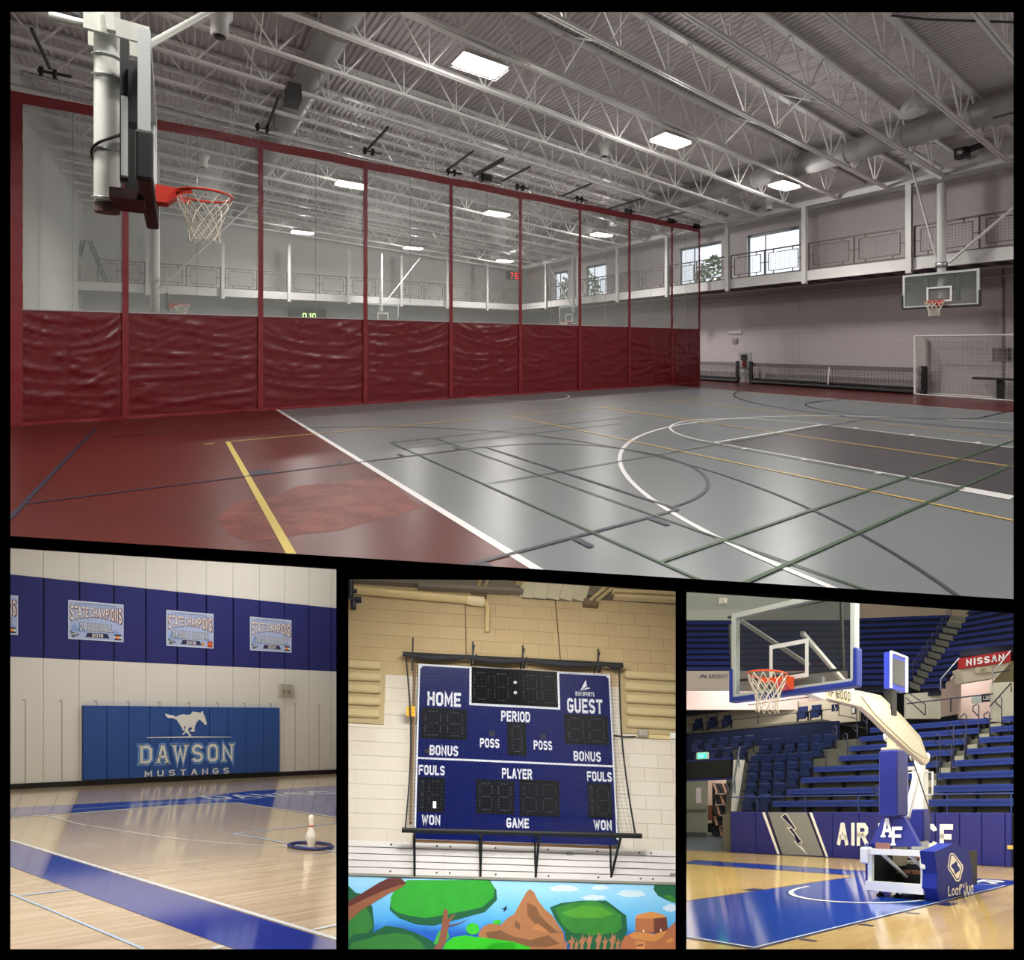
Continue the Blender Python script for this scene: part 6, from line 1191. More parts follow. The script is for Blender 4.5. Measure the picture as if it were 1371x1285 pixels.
# ---- folding seats
seatm = mat('seat_navy', (30, 42, 80), .45); seatm2 = mat('seat_edge', (52, 66, 110), .5); seat0 = {}
def seat_at(x, y, z, lab, w=.57):
    key = round(w, 2)
    if key not in seat0:
        t = thing(A, 'folding_seat', lab, 'seat', (x, y, z), 'navy folding arena seats'); h = w / 2
        b = MB(); b.cbox(x + .12, x + .18, y - h + .03, y + h - .03, z + .3, z + .8, .03); b.build('seat_back', seatm, A, parent=t)
        b = MB(); b.cbox(x - .02, x + .06, y - h + .05, y + h - .05, z + .2, z + .56, .03); b.build('seat_pan', seatm, A, parent=t); b = MB(); b.box(x - .03, x + .07, y - h + .06, y + h - .06, z + .555, z + .575); b.build('pan_edge', seatm2, A, parent=t)
        for s_ in (-1, 1): b = MB(); b.box(x - .04, x + .2, y + s_ * h - .02, y + s_ * h + .02, z + .48, z + .52); b.box(x + .08, x + .16, y + s_ * h - .02, y + s_ * h + .02, z, z + .5); b.build('arm', stm, A, parent=t)
        seat0[key] = (t, (x, y, z)); return t
    t0_, p0 = seat0[key]; c = dup(t0_, A, (x - p0[0], y - p0[1], z - p0[2])); c['label'] = lab; return c
SR = [(0, [1000, 1021]), (1, [1002.6, 1021, 1040.5]), (2, [1004.5, 1023, 1040, 1059]), (3, [1006.4, 1023.6, 1041, 1058.7, 1077]), (4, [1007.5, 1024, 1041.7, 1059, 1077.5]), (5, [1018.8, 1036, 1054, 1072.6, 1092.5]), (6, [1023.6, 1040, 1057, 1073.4, 1091, 1107.5])]
for k, xs in SR:
    for i, px in enumerate(xs): seat_at(xk(k), ysafe(px, xk(k)), zf(k) - .1, 'navy folding seat, %s row of the corner block, %s from the left' % (rn[k], ORD[i]))
zA = A.X(960, 1001, 21.8)[2]; zB = A.X(960, 1015, 21.0)[2]
for i, px in enumerate([929.7, 948, 965.8, 983.5, 1001]): seat_at(21.8, ysafe(px, 21.8), zA - .32, 'navy folding seat in the upper row over the dark display, %s from the left' % ORD[i])
for i, px in enumerate([933.4, 953, 972, 991.6]): seat_at(21.0, ysafe(px, 21.0), zB - .32, 'navy folding seat in the lower row over the dark display, %s from the left' % ORD[i])
zW = A.X(960, 974.6, 23.2)[2]
for i, px in enumerate([932.6, 952, 971, 1072.6, 1090.5]): seat_at(23.6, ysafe(px, 23.6), zW - .1, 'navy walkway seat above the navy wall, %s' % ['leftmost', 'second from the left', 'third from the left', 'left one of the pair under the backboard', 'right one of the pair under the backboard'][i], w=.64)
# ---- navy wall, walkway, cream parapet
def strip(nm, x, pxa, pxb, ya, yb_, m, lab, cat, th=.1, kind=None, par=None, R=A):
    pm_ = (pxa + pxb) / 2; a = R.X(pxa, yb_, x); e = R.X(pxb, ya, x); b = MB(); b.box(x, x + th, min(a[1], e[1]), max(a[1], e[1]), R.X(pm_, yb_, x)[2], R.X(pm_, ya, x)[2]); o = b.build(nm, m, R, parent=par)
    if par is None: tag(o, lab, cat, kind=kind)
    return o
navyw = mat('arena_navy_wall', (20, 30, 64), .6); creamw = mat('arena_cream_wall', (196, 186, 164), .8); creamd = mat('arena_cream_soffit', (176, 162, 136), .8)
strip('wall_navy', 23.2, 914, 1122, 974.6, 1040, navyw, None, None, .15, 'structure'); b = MB(); b.box(23.3, 27, ysafe(1130, 25), ysafe(914, 23.4), zW - .15, zW - .05); struct(b.build('floor_walkway', conc, A))
strip('wall_cream', 24.6, 914, 1150, 945.5, 976, creamw, None, None, .15, 'structure')
t = thing(A, 'walkway_rail', 'dark guard rail in front of the cream walkway wall at left', 'railing', (23.3, 15, zW)); xr = 23.25
for yy in (961.5, 943.5): z_ = A.X(1000, yy, xr)[2]; b = MB(); b.tube([(xr, ysafe(914, xr), z_), (xr, ysafe(1124, xr), z_)], .02, 6); b.build('rail_bar', railm, A, parent=t)
for px in (946.5, 960, 1015, 1069, 1123): b = MB(); y = ysafe(px, xr); b.tube([(xr, y, zW), (xr, y, A.X(px, 938 if px > 1060 else 950, xr)[2])], .02, 6); b.build('rail_post', railm, A, parent=t)
# disabled and row signs on the rail
c = A.X(1118, 947, 23.2); t = thing(A, 'access_sign', 'small navy sign with a white wheelchair symbol on the walkway rail', 'sign', c)
b = MB(); b.box(23.18, 23.2, c[1] - .17, c[1] + .17, c[2] - .17, c[2] + .14); b.build('sign_plate', navyw, A, parent=t)
b = MB(); f = lambda u, v, d: (23.175, c[1] - u, c[2] + v); b.prism([(-.02, .1), (.02, .1), (.02, .06), (-.02, .06)], lambda u, v, d: (23.176 - d, c[1] - u, c[2] + v), 0, .002); 
for k in range(10): a0 = 3.6 + k * .35; a1_ = a0 + .35; b.bar((23.175, c[1] - .07 * math.cos(a0), c[2] - .06 + .07 * math.sin(a0)), (23.175, c[1] - .07 * math.cos(a1_), c[2] - .06 + .07 * math.sin(a1_)), .01, .014)
b.bar((23.175, c[1], c[2] + .06), (23.175, c[1], c[2] - .03), .01, .02); b.bar((23.175, c[1], c[2] - .03), (23.175, c[1] - .06, c[2] - .03), .01, .02); b.bar((23.175, c[1] - .06, c[2] - .03), (23.175, c[1] - .09, c[2] - .11), .01, .02); b.build('symbol', pw_, A, parent=t)
c = A.X(1143.5, 951, 23.2); t = thing(A, 'section_sign', 'small square section sign on the rail right of the wheelchair sign', 'sign', c); b = MB(); b.box(23.16, 23.2, c[1] - .1, c[1] + .1, c[2] - .16, c[2] + .16); b.build('sign_plate', BLACKM, A, parent=t); b = MB(); b.box(23.15, 23.16, c[1] - .06, c[1] + .06, c[2] - .11, c[2] + .11); b.build('sign_face', pw_, A, parent=t)
t = thing(A, 'walkway_rail', 'dark sloping stair rail beside the section sign behind the boom', 'railing', A.X(1140, 960, 23.2))
for p, q in (((1108, 938), (1147, 947)), ((1147, 947), (1147, 990)), ((1124, 957), (1147, 962))): b = MB(); b.tube([tuple(A.X(*p, 23.2)), tuple(A.X(*q, 23.2))], .02, 6); b.build('rail_bar', railm, A, parent=t)
# ---- concourse opening, sponsor band, upper deck (left and middle)
def wp(px, py, d): return tuple(CW + ray(px, py) * d)
def wpoly(nm, pts, m, lab=None, cat=None, kind=None, th=.15, par=None):
    b = MB(); P_ = [Vector(wp(*p)) for p in pts]; n = len(P_); nrm = Vector((0, 1, -.62)); b.add([tuple(p) for p in P_] + [tuple(p + nrm * th) for p in P_], [tuple(range(n)), tuple(range(2 * n - 1, n - 1, -1))] + [(i, (i + 1) % n, n + (i + 1) % n, n + i) for i in range(n)])
    o = b.build(nm, m, W, parent=par)
    if par is None: tag(o, lab, cat, kind=kind)
    return o
glow = mat('concourse_wall', (236, 214, 206), .8); d0 = 33.0
wpoly('wall_concourse', [(912.5, 922, d0 + 3), (1130, 922, d0 + 3), (1130, 950, d0 + 3), (912.5, 950, d0 + 3)], glow, kind='structure')
wpoly('sponsor_band', [(912.5, 897, d0), (1135, 897, d0), (1135, 924, d0), (912.5, 924, d0)], mat('sponsor_grey', (150, 140, 128), .7), 'pale grey sponsor band with a dark mountain emblem under the upper deck', 'sign')
sb2 = bpy.data.objects[-1] if False else COL.objects[-1]
def plane_text(s, x0, x1, yb_, yt, d, m, nm, par, t=1.1, R=W): b = MB(); letters(b, s, lambda u, v, dd: wp(x0 + (x1 - x0) * u, yb_ + (yt - yb_) * v, d), 0, 0, 1, 1, t=t); return b.build(nm, m, W, parent=par)
dgry = mat('sponsor_dark', (70, 68, 74), .7)
plane_text('ARDENT', 949, 975, 908, 902.5, d0 - .03, dgry, 'sign_lettering', sb2)
wb = MB(); wb.add([wp(935, 908, d0 - .03), wp(941, 902, d0 - .03), wp(943, 905, d0 - .03), wp(945.5, 902.5, d0 - .03), wp(946, 908, d0 - .03), wp(941, 906, d0 - .03)], [(0, 1, 2, 5), (2, 3, 4, 5)]); wb.build('sign_emblem', dgry, W, parent=sb2)
udk = mat('upper_bench_navy', (24, 34, 84), .35, spec=.6); udd = mat('upper_riser_dark', (16, 20, 40), .8); dash = mat('upper_gap_pale', (150, 146, 140), .7)
BACK = Vector(tuple(A.B[:, 0] * .7 + A.B[:, 1] * .5)); BACK = BACK / BACK.y
def upper_rows(sec, n, fL, fR, rise, pitch, lab):
    """fL/fR(k) -> (px, py, depth) of the row front"""
    for k in range(n):
        a, e = Vector(wp(*fL(k))), Vector(wp(*fR(k)))
        t = bpy.data.objects.new('upper_bench', None); COL.objects.link(t); m_ = (a + e) / 2; t.location = m_; t['_o'] = list(m_); tag(t, lab % ORD[k], 'bench', 'upper deck benches'); up = Vector((0, 0, 1)); bk_ = BACK
        b = MB(); b.add([a, e, e + up * rise * .42, a + up * rise * .42], [(0, 1, 2, 3)]); b.add([a + up * rise * .42, e + up * rise * .42, e + up * rise * .42 + bk_ * .3, a + up * rise * .42 + bk_ * .3], [(0, 1, 2, 3)]); b.build('bench_plank', udk, W, parent=t)
        b = MB(); b.add([a + bk_ * .32 + up * rise * .5, e + bk_ * .32 + up * rise * .5, e + bk_ * .32 + up * rise * .85, a + bk_ * .32 + up * rise * .85], [(0, 1, 2, 3)]); b.build('back_plank', udk, W, parent=t)
        b = MB(); b.add([a + bk_ * .4 - up * .25, e + bk_ * .4 - up * .25, e + bk_ * .4 + up * rise, a + bk_ * .4 + up * rise], [(0, 1, 2, 3)]); b.add([a + bk_ * .4 + up * rise, e + bk_ * .4 + up * rise, e + bk_ * (pitch + .4) + up * rise, a + bk_ * (pitch + .4) + up * rise], [(0, 1, 2, 3)]); b.build('riser', udd, W, parent=t)
ydz = lambda k, y0, y1, n: y0 + (y1 - y0) * k / n
upper_rows('l', 9, lambda k: (912.5, ydz(k, 898, 828, 9), d0 + .75 * k), lambda k: (1143, ydz(k, 898, 826, 9), d0 + .75 * k), .26, .75, 'navy upper deck bench behind the backboard, %s row up')
al = lambda k, n: k / n
upper_rows('m', 12, lambda k: (1143, ydz(k, 917, 824, 12), d0 + .7 * k), lambda k: (1218 + 59 * k / 12, ydz(k, 917, 819, 12) - .2, d0 - 1 + .7 * k), .26, .7, 'navy upper deck bench left of the upper aisle, %s row up')
upper_rows('r', 13, lambda k: (1232 + 66 * k / 12, ydz(k, 922, 822, 12), d0 - 2 + .7 * k), lambda k: ((1262 + 6 * k, ydz(k, 922, 822, 12) - 1.2 - 1 * k, d0 - 3 + .7 * k) if k < 4 else (1286, ydz(k, 922, 822, 12) - 5, d0 - 3 + .7 * k) if k < 6 else (1367, ydz(k, 922, 822, 12) - 11 - .9 * (k - 6), d0 - 4 + .7 * k)), .26, .7, 'navy upper deck bench right of the upper aisle, %s row up')
t = bpy.data.objects.new('upper_aisle_stairs', None); COL.objects.link(t); t['_o'] = [0, 0, 0]; tag(t, 'grey concrete stairs of the upper deck aisle', 'stairs')
for k in range(12):
    a, e = Vector(wp(1218 + 59 * k / 12, ydz(k, 917, 819, 12), d0 - 1 + .7 * k)), Vector(wp(1232 + 66 * k / 12, ydz(k, 922, 822, 12), d0 - 2 + .7 * k)); up = Vector((0, 0, 1)); bk_ = BACK
    b = MB(); b.add([a - up * .1, e - up * .1, e + up * .16, a + up * .16, a + up * .16 + bk_ * .7, e + up * .16 + bk_ * .7], [(0, 1, 2, 3), (3, 2, 5, 4)]); b.build('step', conc, W, parent=t)
for k in range(9):
    px, py = 1222 + 6.4 * k, 905 - 10 * k; d = d0 - 1.6 + .8 * k
    b = MB(); a = Vector(wp(px, py, d)); h_ = .55; b.tube([a, a + Vector((0, 0, h_)), a + Vector((.08, 0, h_ + .1)), a + Vector((.16, 0, h_ - .1))], .02, 5); o = b.build('upper_handrail', railm, W); tag(o, 'dark looped handrail post in the upper aisle, %s from the bottom' % ORD[k], 'handrail', 'upper aisle handrails')
# walls above the upper deck
wpoly('wall_upper', [(912.5, 780, 42), (1152, 780, 42), (1152, 830, 42), (912.5, 830, 42)], mat('arena_grey_wall', (150, 152, 140), .9), kind='structure')
wpoly('wall_upper', [(1150, 780, 43), (1367.5, 780, 43), (1367.5, 835, 43), (1150, 835, 43)], mat('arena_tan_wall', (150, 134, 112), .9), kind='structure')
wpoly('wall_behind', [(912.5, 780, 45), (1367.5, 780, 45), (1367.5, 1290, 45), (912.5, 1290, 45)], GREYW, kind='structure')
t = thing(W, 'emergency_light', 'small twin emergency light high on the grey wall above the backboard', 'light', wp(969, 806, 41.8))
wpoly('light_body', [(962, 800, 41.9), (974, 800, 41.9), (974, 808, 41.9), (962, 808, 41.9)], mat('ivory_plastic', (206, 200, 176), .5), par=t, th=.05); wpoly('light_lens', [(969, 801.5, 41.8), (973, 801.5, 41.8), (973, 806, 41.8), (969, 806, 41.8)], WHITEP, par=t, th=.05)
# ---- portal with the red sign
pk = mat('portal_pink_wall', (226, 200, 188), .8); dz_ = 31.0
wpoly('wall_portal', [(1213, 929, dz_), (1259.5, 925, dz_), (1259.5, 962, dz_), (1213, 962, dz_)], mat('portal_cream', (188, 184, 164), .8), kind='structure')
wpoly('wall_portal', [(1259.5, 925, dz_), (1287, 893, dz_ + 2), (1287, 955, dz_ + 2), (1259.5, 960, dz_)], pk, kind='structure')
wpoly('wall_portal', [(1284, 893, dz_ + 4), (1345, 893, dz_ + 4), (1345, 962, dz_ + 4), (1284, 962, dz_ + 4)], pk, kind='structure')
wpoly('wall_portal', [(1286, 895, dz_ + .2), (1354, 886, dz_ + .2), (1335, 907, dz_ + .2), (1291, 914, dz_ + .2)], creamw, kind='structure', th=.6)
wpoly('wall_portal', [(1329, 914, dz_ - .6), (1368, 912, dz_ - 1), (1368, 968, dz_ - 1), (1329, 966, dz_ - .6)], mat('portal_cream', (188, 184, 164)), kind='structure')
wpoly('wall_portal', [(1354, 885, dz_ + .3), (1368, 884, dz_ + .3), (1368, 914, dz_ + .3), (1330, 914, dz_ + .3)], mat('portal_olive', (120, 112, 84), .9), kind='structure', th=.1)
light(W, 'portal_light', wp(1318, 906, dz_ + 2.2), wp(1300, 935, dz_ + 4), .6, .6, 60, (1, .93, .88))
wpoly('sponsor_sign', [(1285.5, 881, dz_), (1353.5, 870.5, dz_), (1353.5, 886, dz_), (1285.5, 895.5, dz_)], mat('sponsor_red', (158, 38, 38), .6), 'red sponsor sign with white capital letters over the portal', 'sign'); sg_ = COL.objects[-1]
def ntext(s, x0, x1, yl0, yr0, hh, d, m, par, t=1.6): b = MB(); letters(b, s, lambda u, v, dd: wp(x0 + (x1 - x0) * u, yl0 + (yr0 - yl0) * u - hh * v, d), 0, 0, 1, 1, t=t); b.build('sign_lettering', m, W, parent=par)
ntext('NISSAN', 1293.5, 1344.5, 891.5, 884, 9, dz_ - .03, pw_, sg_, 1.7)
b = MB(); c = wp(1317, 896, dz_); t = thing(W, 'exit_sign', 'unlit EXIT sign with green letters under the red sponsor sign', 'sign', c)
wpoly('sign_plate', [(1306, 893.5, dz_), (1328, 892, dz_), (1328, 899.5, dz_), (1306, 901, dz_)], mat('exit_plate', (176, 166, 140), .6), par=t, th=.1); ntext('EXIT', 1313, 1321, 899, 898.5, 4, dz_ - .03, mat('exit_green_dim', (70, 96, 50), .6), t, 1.5)
t = thing(W, 'section_sign', 'dark square section sign with white characters in the portal', 'sign', wp(1320, 938, dz_ - 1)); wpoly('sign_plate', [(1315, 929, dz_ - 1), (1325.5, 928, dz_ - 1), (1325.5, 939, dz_ - 1), (1315, 940, dz_ - 1)], BLACKM, par=t, th=.03); ntext('L38', 1316.5, 1324.5, 937, 936.5, 5.5, dz_ - 1.03, pw_, t, 1.4)
wpoly('wall_notice', [(1301, 932, dz_ - .5), (1314.5, 931, dz_ - .5), (1314.5, 941, dz_ - .5), (1301, 942, dz_ - .5)], mat('notice_grey', (186, 192, 188), .6), 'pale grey notice panel beside the dark section sign', 'notice', th=.03)
for i, pts in enumerate([[(1214, 942), (1273, 935), (1330, 928.5)], [(1216, 927), (1239, 943), (1239, 957)], [(1259.5, 924), (1259.5, 909), (1284, 881)], [(1329, 916), (1329, 901), (1353, 871)], [(1325, 946), (1354, 914), (1354, 926)], [(1213, 934), (1238, 957)], [(1273, 935), (1273, 953)], [(1329, 901), (1352, 897.5)]]):
    b = MB(); b.tube([wp(x, y, dz_ - 1.6) for x, y in pts], .022, 6); tag(b.build('portal_rail', railm if i not in (2, 3) else CHROME, W), '%s rail at the portal, %s' % ('dark' if i not in (2, 3) else 'bright slanted', ['long one crossing in front of it', 'stair rail at its left', 'left of the red sponsor sign', 'right of the red sponsor sign', 'stair rail at its lower right', 'lower bar of the left stair rail', 'short upright under the long one', 'short bar under the sign'][i]), 'railing')
# ---- left portal: display, door, seat stack
xd = 17.6
t = thing(A, 'display_board', 'long black unlit display board over the doorway at the arena left', 'display', A.X(948, 1044, xd))
strip('display_face', xd, 914, 978.5, 1018, 1042.5, mat('display_black', (14, 14, 14), .4), None, None, .1, par=t); strip('display_trim', xd - .02, 914, 980, 1016, 1018, padm, None, None, .12, par=t); strip('display_trim', xd - .02, 914, 980, 1042.5, 1044.5, padm, None, None, .12, par=t)
c = A.X(939, 1011.5, xd); t = thing(A, 'exit_sign', 'bright green lit EXIT sign on top of the display board', 'sign', c)
strip('sign_case', xd - .1, 932.5, 946.5, 1007, 1016, mat('exit_case', (196, 206, 196), .5), None, None, .1, par=t); strip('sign_glow', xd - .12, 934, 945, 1008.5, 1015, mat('exit_glow', (40, 250, 170), .5, emit=((20, 245, 150), 1.6)), None, None, .02, par=t)
b = MB(); y0_, y1_ = A.X(935.5, 1010, xd - .13)[1], A.X(943.5, 1010, xd - .13)[1]; z0_, z1_ = A.X(940, 1014, xd - .13)[2], A.X(940, 1009.5, xd - .13)[2]; letters(b, 'EXIT', lambda u, v, d: (xd - .13, y0_ + (y1_ - y0_) * u, z0_ + (z1_ - z0_) * v), 0, 0, 1, 1, t=1.3); b.build('sign_lettering', mat('exit_letter', (170, 255, 220), .5, emit=((150, 255, 210), 2)), A, parent=t)
doorm = mat('grey_green_door', (128, 130, 116), .5, var=.04); t = thing(A, 'steel_door', 'open grey green steel door with push bar and narrow window at the arena left', 'door', A.X(930, 1123, xd))
strip('door_leaf', xd, 914, 946, 1045, 1123, doorm, None, None, .06, par=t); strip('kick_plate', xd - .01, 914, 946, 1114, 1122.5, mat('kick_plate', (92, 94, 92), .4, metal=.4), None, None, .02, par=t); strip('vision_panel', xd - .01, 932, 938.5, 1054.5, 1075, mat('vision_glass', (196, 184, 190), .2), None, None, .02, par=t); strip('push_bar', xd - .08, 918, 945, 1083.5, 1086, mat('bar_grey', (100, 102, 104), .4, metal=.6), None, None, .05, par=t)
strip('wall_passage', xd + 4, 944, 984, 1030, 1128, mat('passage_wall', (214, 190, 172), .8), None, None, .1, 'structure'); 
b = MB(); ya_, yb_ = ysafe(914, xd + 2), ysafe(984, AX); b.add([(AX + .0, ysafe(914, AX + .6) - .0, .005), (AX, 16.62, .005), (AX + .7, 16.7, .2), (xd, ysafe(980, xd), .42), (xd + 5, ysafe(980, xd + 5), .42), (xd + 5, ysafe(914, xd + 5), .42), (xd, ysafe(914, xd), .42)], [(0, 1, 2, 3, 6), (3, 4, 5, 6)]); struct(b.build('floor_ramp', mat('ramp_grey', (84, 90, 92), .6), A))
light(A, 'passage_light', A.X(966, 1050, xd + 3), A.X(966, 1090, xd + 4), .8, .8, 30, (1, .9, .8))
t = thing(A, 'chair_stack', 'tall rack of folded dark chairs standing in the left doorway', 'chair rack', A.X(968, 1122, xd + .6)); blk = mat('chair_black', (30, 26, 28), .5); tn = mat('chair_tan', (150, 112, 90), .6)
for r_ in range(5):
    for c_ in range(5):
        px = 956 + c_ * 4.0 + (r_ % 2); py = 1049 + r_ * 14.5; a = A.X(px, py, xd + .5 + .06 * c_); e = A.X(px + 4.5 - r_ * .4, py + 12.5, xd + .35 + .06 * c_); b = MB(); b.bar(tuple(a), tuple(e), .12, .04); b.build('folded_chair', blk if (r_ + c_) % 3 else tn, A, parent=t)
b = MB()
for px in (955.5, 975.5): b.bar(tuple(A.X(px, 1048, xd + .9)), tuple(A.X(px, 1118, xd + .9)), .08, .08)
b.bar(tuple(A.X(955, 1116, xd + .7)), tuple(A.X(977, 1116, xd + .7)), .15, .1); b.build('rack_frame', blk, A, parent=t)
for px in (958, 974): c = A.X(px, 1119, xd + .6); b = MB(); b.lathe([(.08, -.02), (.08, .02)], tuple(c), 10, 'y'); b.build('caster', BLACKM, A, parent=t)
t = thing(A, 'brown_case', 'small reddish brown case in the passage behind the door', 'case', A.X(951, 1098, xd + 2)); strip('case_body', xd + 2, 945.5, 956, 1078, 1098, mat('case_brown', (150, 84, 60), .5), None, None, .3, par=t)
t = thing(A, 'passage_cart', 'dark low cart under the brown case', 'cart', A.X(951, 1116, xd + 1.8)); strip('cart_body', xd + 1.8, 945.5, 957, 1102, 1114, BLACKM, None, None, .3, par=t)
# sloping white side wall with rail
b = MB(); P1 = [(982, 1017), (994, 1017), (983.5, 1086), (978.5, 1086)]; V = [tuple(A.X(x, y, xd - .5)) for x, y in P1]; b.add(V + [(x + .12, y, z) for x, y, z in V], [(0, 1, 2, 3), (7, 6, 5, 4), (0, 4, 5, 1), (1, 5, 6, 2), (2, 6, 7, 3), (3, 7, 4, 0)]); tag(b.build('stair_side_wall', mat('side_wall_white', (196, 196, 190), .6), A), 'narrow white sloping wall edge between doorway and seats', 'wall edge')
t = thing(A, 'stair_rail', 'slanting grey handrail along the white wall edge by the seats', 'railing', A.X(980, 1066, xd - .7))
for p, q in (((990.5, 1000), (979, 1066)), ((988.5, 1010), (990, 1027)), ((984, 1045), (984, 1062))): b = MB(); b.tube([tuple(A.X(*p, xd - .7)), tuple(A.X(*q, xd - .7))], .03, 6); b.build('rail_bar', mat('rail_greyblue', (110, 120, 140), .4, metal=.4), A, parent=t)
# ---- the portable basketball unit
unit = thing(A, 'portable_basketball_goal', 'large wheeled basketball goal with cream boom, blue pads and glass backboard', 'basketball goal', (10.2, 5.7, 0))
bpad = mat('unit_pad_blue', (32, 40, 122), .5, var=.03); bpad2 = mat('unit_pad_bright', (34, 60, 160), .45); ucream = mat('unit_cream', (190, 180, 152), .4); uwhite = mat('unit_white', (216, 218, 210), .4); orange2 = mat('rim_bright_orange', (232, 84, 36), .4)
gl2 = clear_mat('arena_board_glass', (40, 46, 46), .62, rough=.03, spec=.6)
hoop(A, unit, 6.05, 5.15, -1, 3.05, bpad2, mat('board_frame_pale', (200, 210, 206), .35, metal=.2), orange2, gl2, hw=.96, netr=.0062, fd=.09, padh=.4, bh=1.1)
Yp = lambda x, y, v=5.6: A.Y(x, y, v)
bo = [(1098, 925), (1126, 922), (1150, 925), (1178, 931), (1205, 957), (1231, 986), (1243, 1019), (1238, 1024), (1222, 1010), (1187, 979), (1166, 958), (1152, 946), (1128, 940), (1098, 933)]
yA, yB = 5.28, 5.38
bo3 = [Yp(x, y, 5.3) for x, y in bo]
b = MB(); n = len(bo3); b.add([(p[0], yA, p[2]) for p in bo3] + [(p[0], yB, p[2]) for p in bo3], [tuple(range(n)), tuple(range(2 * n - 1, n - 1, -1))] + [(i, n + i, n + (i + 1) % n, (i + 1) % n) for i in range(n)]); b.build('boom', ucream, A, parent=unit)
b = MB(); pts = [(1152, 931), (1180, 938), (1206, 964), (1229, 989), (1240, 1015), (1222, 1005), (1190, 975), (1170, 955)]; P_ = [Yp(x, y, 5.28) for x, y in pts]; b.add([(p[0], yA - .012, p[2]) for p in P_], [tuple(range(len(P_)))]); b.build('boom_side_plate', mat('unit_cream_light', (204, 198, 176), .4), A, parent=unit)
b = MB(); a = bo3[0]; b.bar((6.15, 5.15, 3.0), (a[0] + .1, 5.35, a[2] - .05), .12, .1); b.bar((6.12, 5.0, 3.6), (bo3[2][0], 5.4, bo3[2][2]), .05, .05); b.box(6.12, 6.18, 4.7, 5.6, 2.95, 3.05); b.build('board_arm', uwhite, A, parent=unit)
b = MB(); b.bar(A.X(989, 829, 6.2), A.X(1082, 890, 6.2), .05, .05); b.build('board_brace', uwhite, A, parent=unit)
b = MB()
for p, q in (((975, 827), (1122, 801)), ((977, 836), (981, 912)), ((1126, 803), (1129, 896)), ((981, 912), (1129, 896))): b.bar(A.X(*p, 6.22), A.X(*q, 6.22), .03, .03)
b.build('board_back_frame', mat('back_frame_dark', (60, 66, 64), .4), A, parent=unit)
def padtxt(s, p, q, yv, m, nm='unit_lettering', t=1.2): a, c = Yp(*p, yv), Yp(*q, yv); b = MB(); letters(b, s, lambda u, v, d: (a[0] + (c[0] - a[0]) * u, yv, a[2] + (c[2] - a[2]) * u * 0 + v * abs(c[2] - a[2])), 0, 0, 1, 1, t=t); b.build(nm, m, A, parent=unit)
padtxt('TF 8000', (1108, 931.5), (1139, 926.5), 5.26, mat('letter_dark', (40, 40, 40), .6))
# front column with pad, rear column
cx_ = A.X(1196, 1050, 9.9); cy = cx_[1]
b = MB(); hw_ = .19; b.cbox(9.72, 10.1, cy - hw_, cy + hw_, 1.38, 2.52, .02); b.build('column_pad', bpad, A, parent=unit)
b = MB(); b.box(10.04, 10.2, cy - .1, cy + .1, .5, 1.38); b.build('front_column', ucream, A, parent=unit)
b = MB(); b.cbox(9.75, 10.07, cy - .17, cy + .17, 2.52, 2.57, .01); b.build('column_cap', ucream, A, parent=unit); b = MB(); b.box(9.83, 9.99, cy - .09, cy + .09, 2.57, 2.76); b.build('column_neck', ucream, A, parent=unit)
for s_ in (-1, 1): b = MB(); b.lathe([(.09, -.03), (.09, .03)], (9.91, cy + s_ * .13, 2.78), 14, 'y'); b.build('pivot_disc', uwhite, A, parent=unit)
xr_ = 10.9; ry = A.X(1232, 1050, xr_)[1]; rz = lambda y: A.X(1232, y, xr_)[2]
b = MB(); b.box(xr_ - .1, xr_ + .1, ry - .12, ry + .12, rz(1083), rz(1030)); b.build('rear_column', uwhite, A, parent=unit)
b = MB(); b.cbox(xr_ - .14, xr_ + .14, ry - .15, ry + .16, rz(1125), rz(1083), .02); b.build('rear_pad', bpad, A, parent=unit)
b = MB(); b.box(xr_ - .08, xr_ + .06, ry - .08, ry + .08, rz(1030), rz(1014)); b.box(xr_ - .1, xr_ + .1, ry - .13, ry + .13, .3, rz(1125)); b.build('rear_post', uwhite, A, parent=unit)
for s_, w in ((1, .28), (-1, .26)):
    b = MB(); z0_, z1_ = rz(1064), rz(1034); b.tube([(xr_, ry + s_ * .12, z1_), (xr_, ry + s_ * w, z1_), (xr_, ry + s_ * w, z0_), (xr_, ry + s_ * .12, z0_)], .018, 6); b.build('handle', uwhite, A, parent=unit)
b = MB(); b.bar(A.X(1228, 1034, 10.6), A.X(1214, 1094, 10.2), .1, .08); b.bar(A.X(1211, 1029, 10.6), A.X(1225, 1028, 10.8), .07, .07); b.build('brace_bar', uwhite, A, parent=unit)
for p in ((1222, 1013), (1241, 1013)): c = A.X(*p, 10.6); b = MB(); b.lathe([(.07, -.03), (.07, .03)], tuple(c), 12, 'y'); b.build('pivot_disc', uwhite, A, parent=unit)
b = MB(); b.tube([A.X(1209, 966, 10), A.X(1216, 1000, 10.2), A.X(1228, 1035, 10.4), A.X(1243, 1080, 10.6), A.X(1247, 1100, 10.6)], .013, 6); b.build('cable', mat('cable_brown', (70, 60, 44), .6), A, parent=unit)
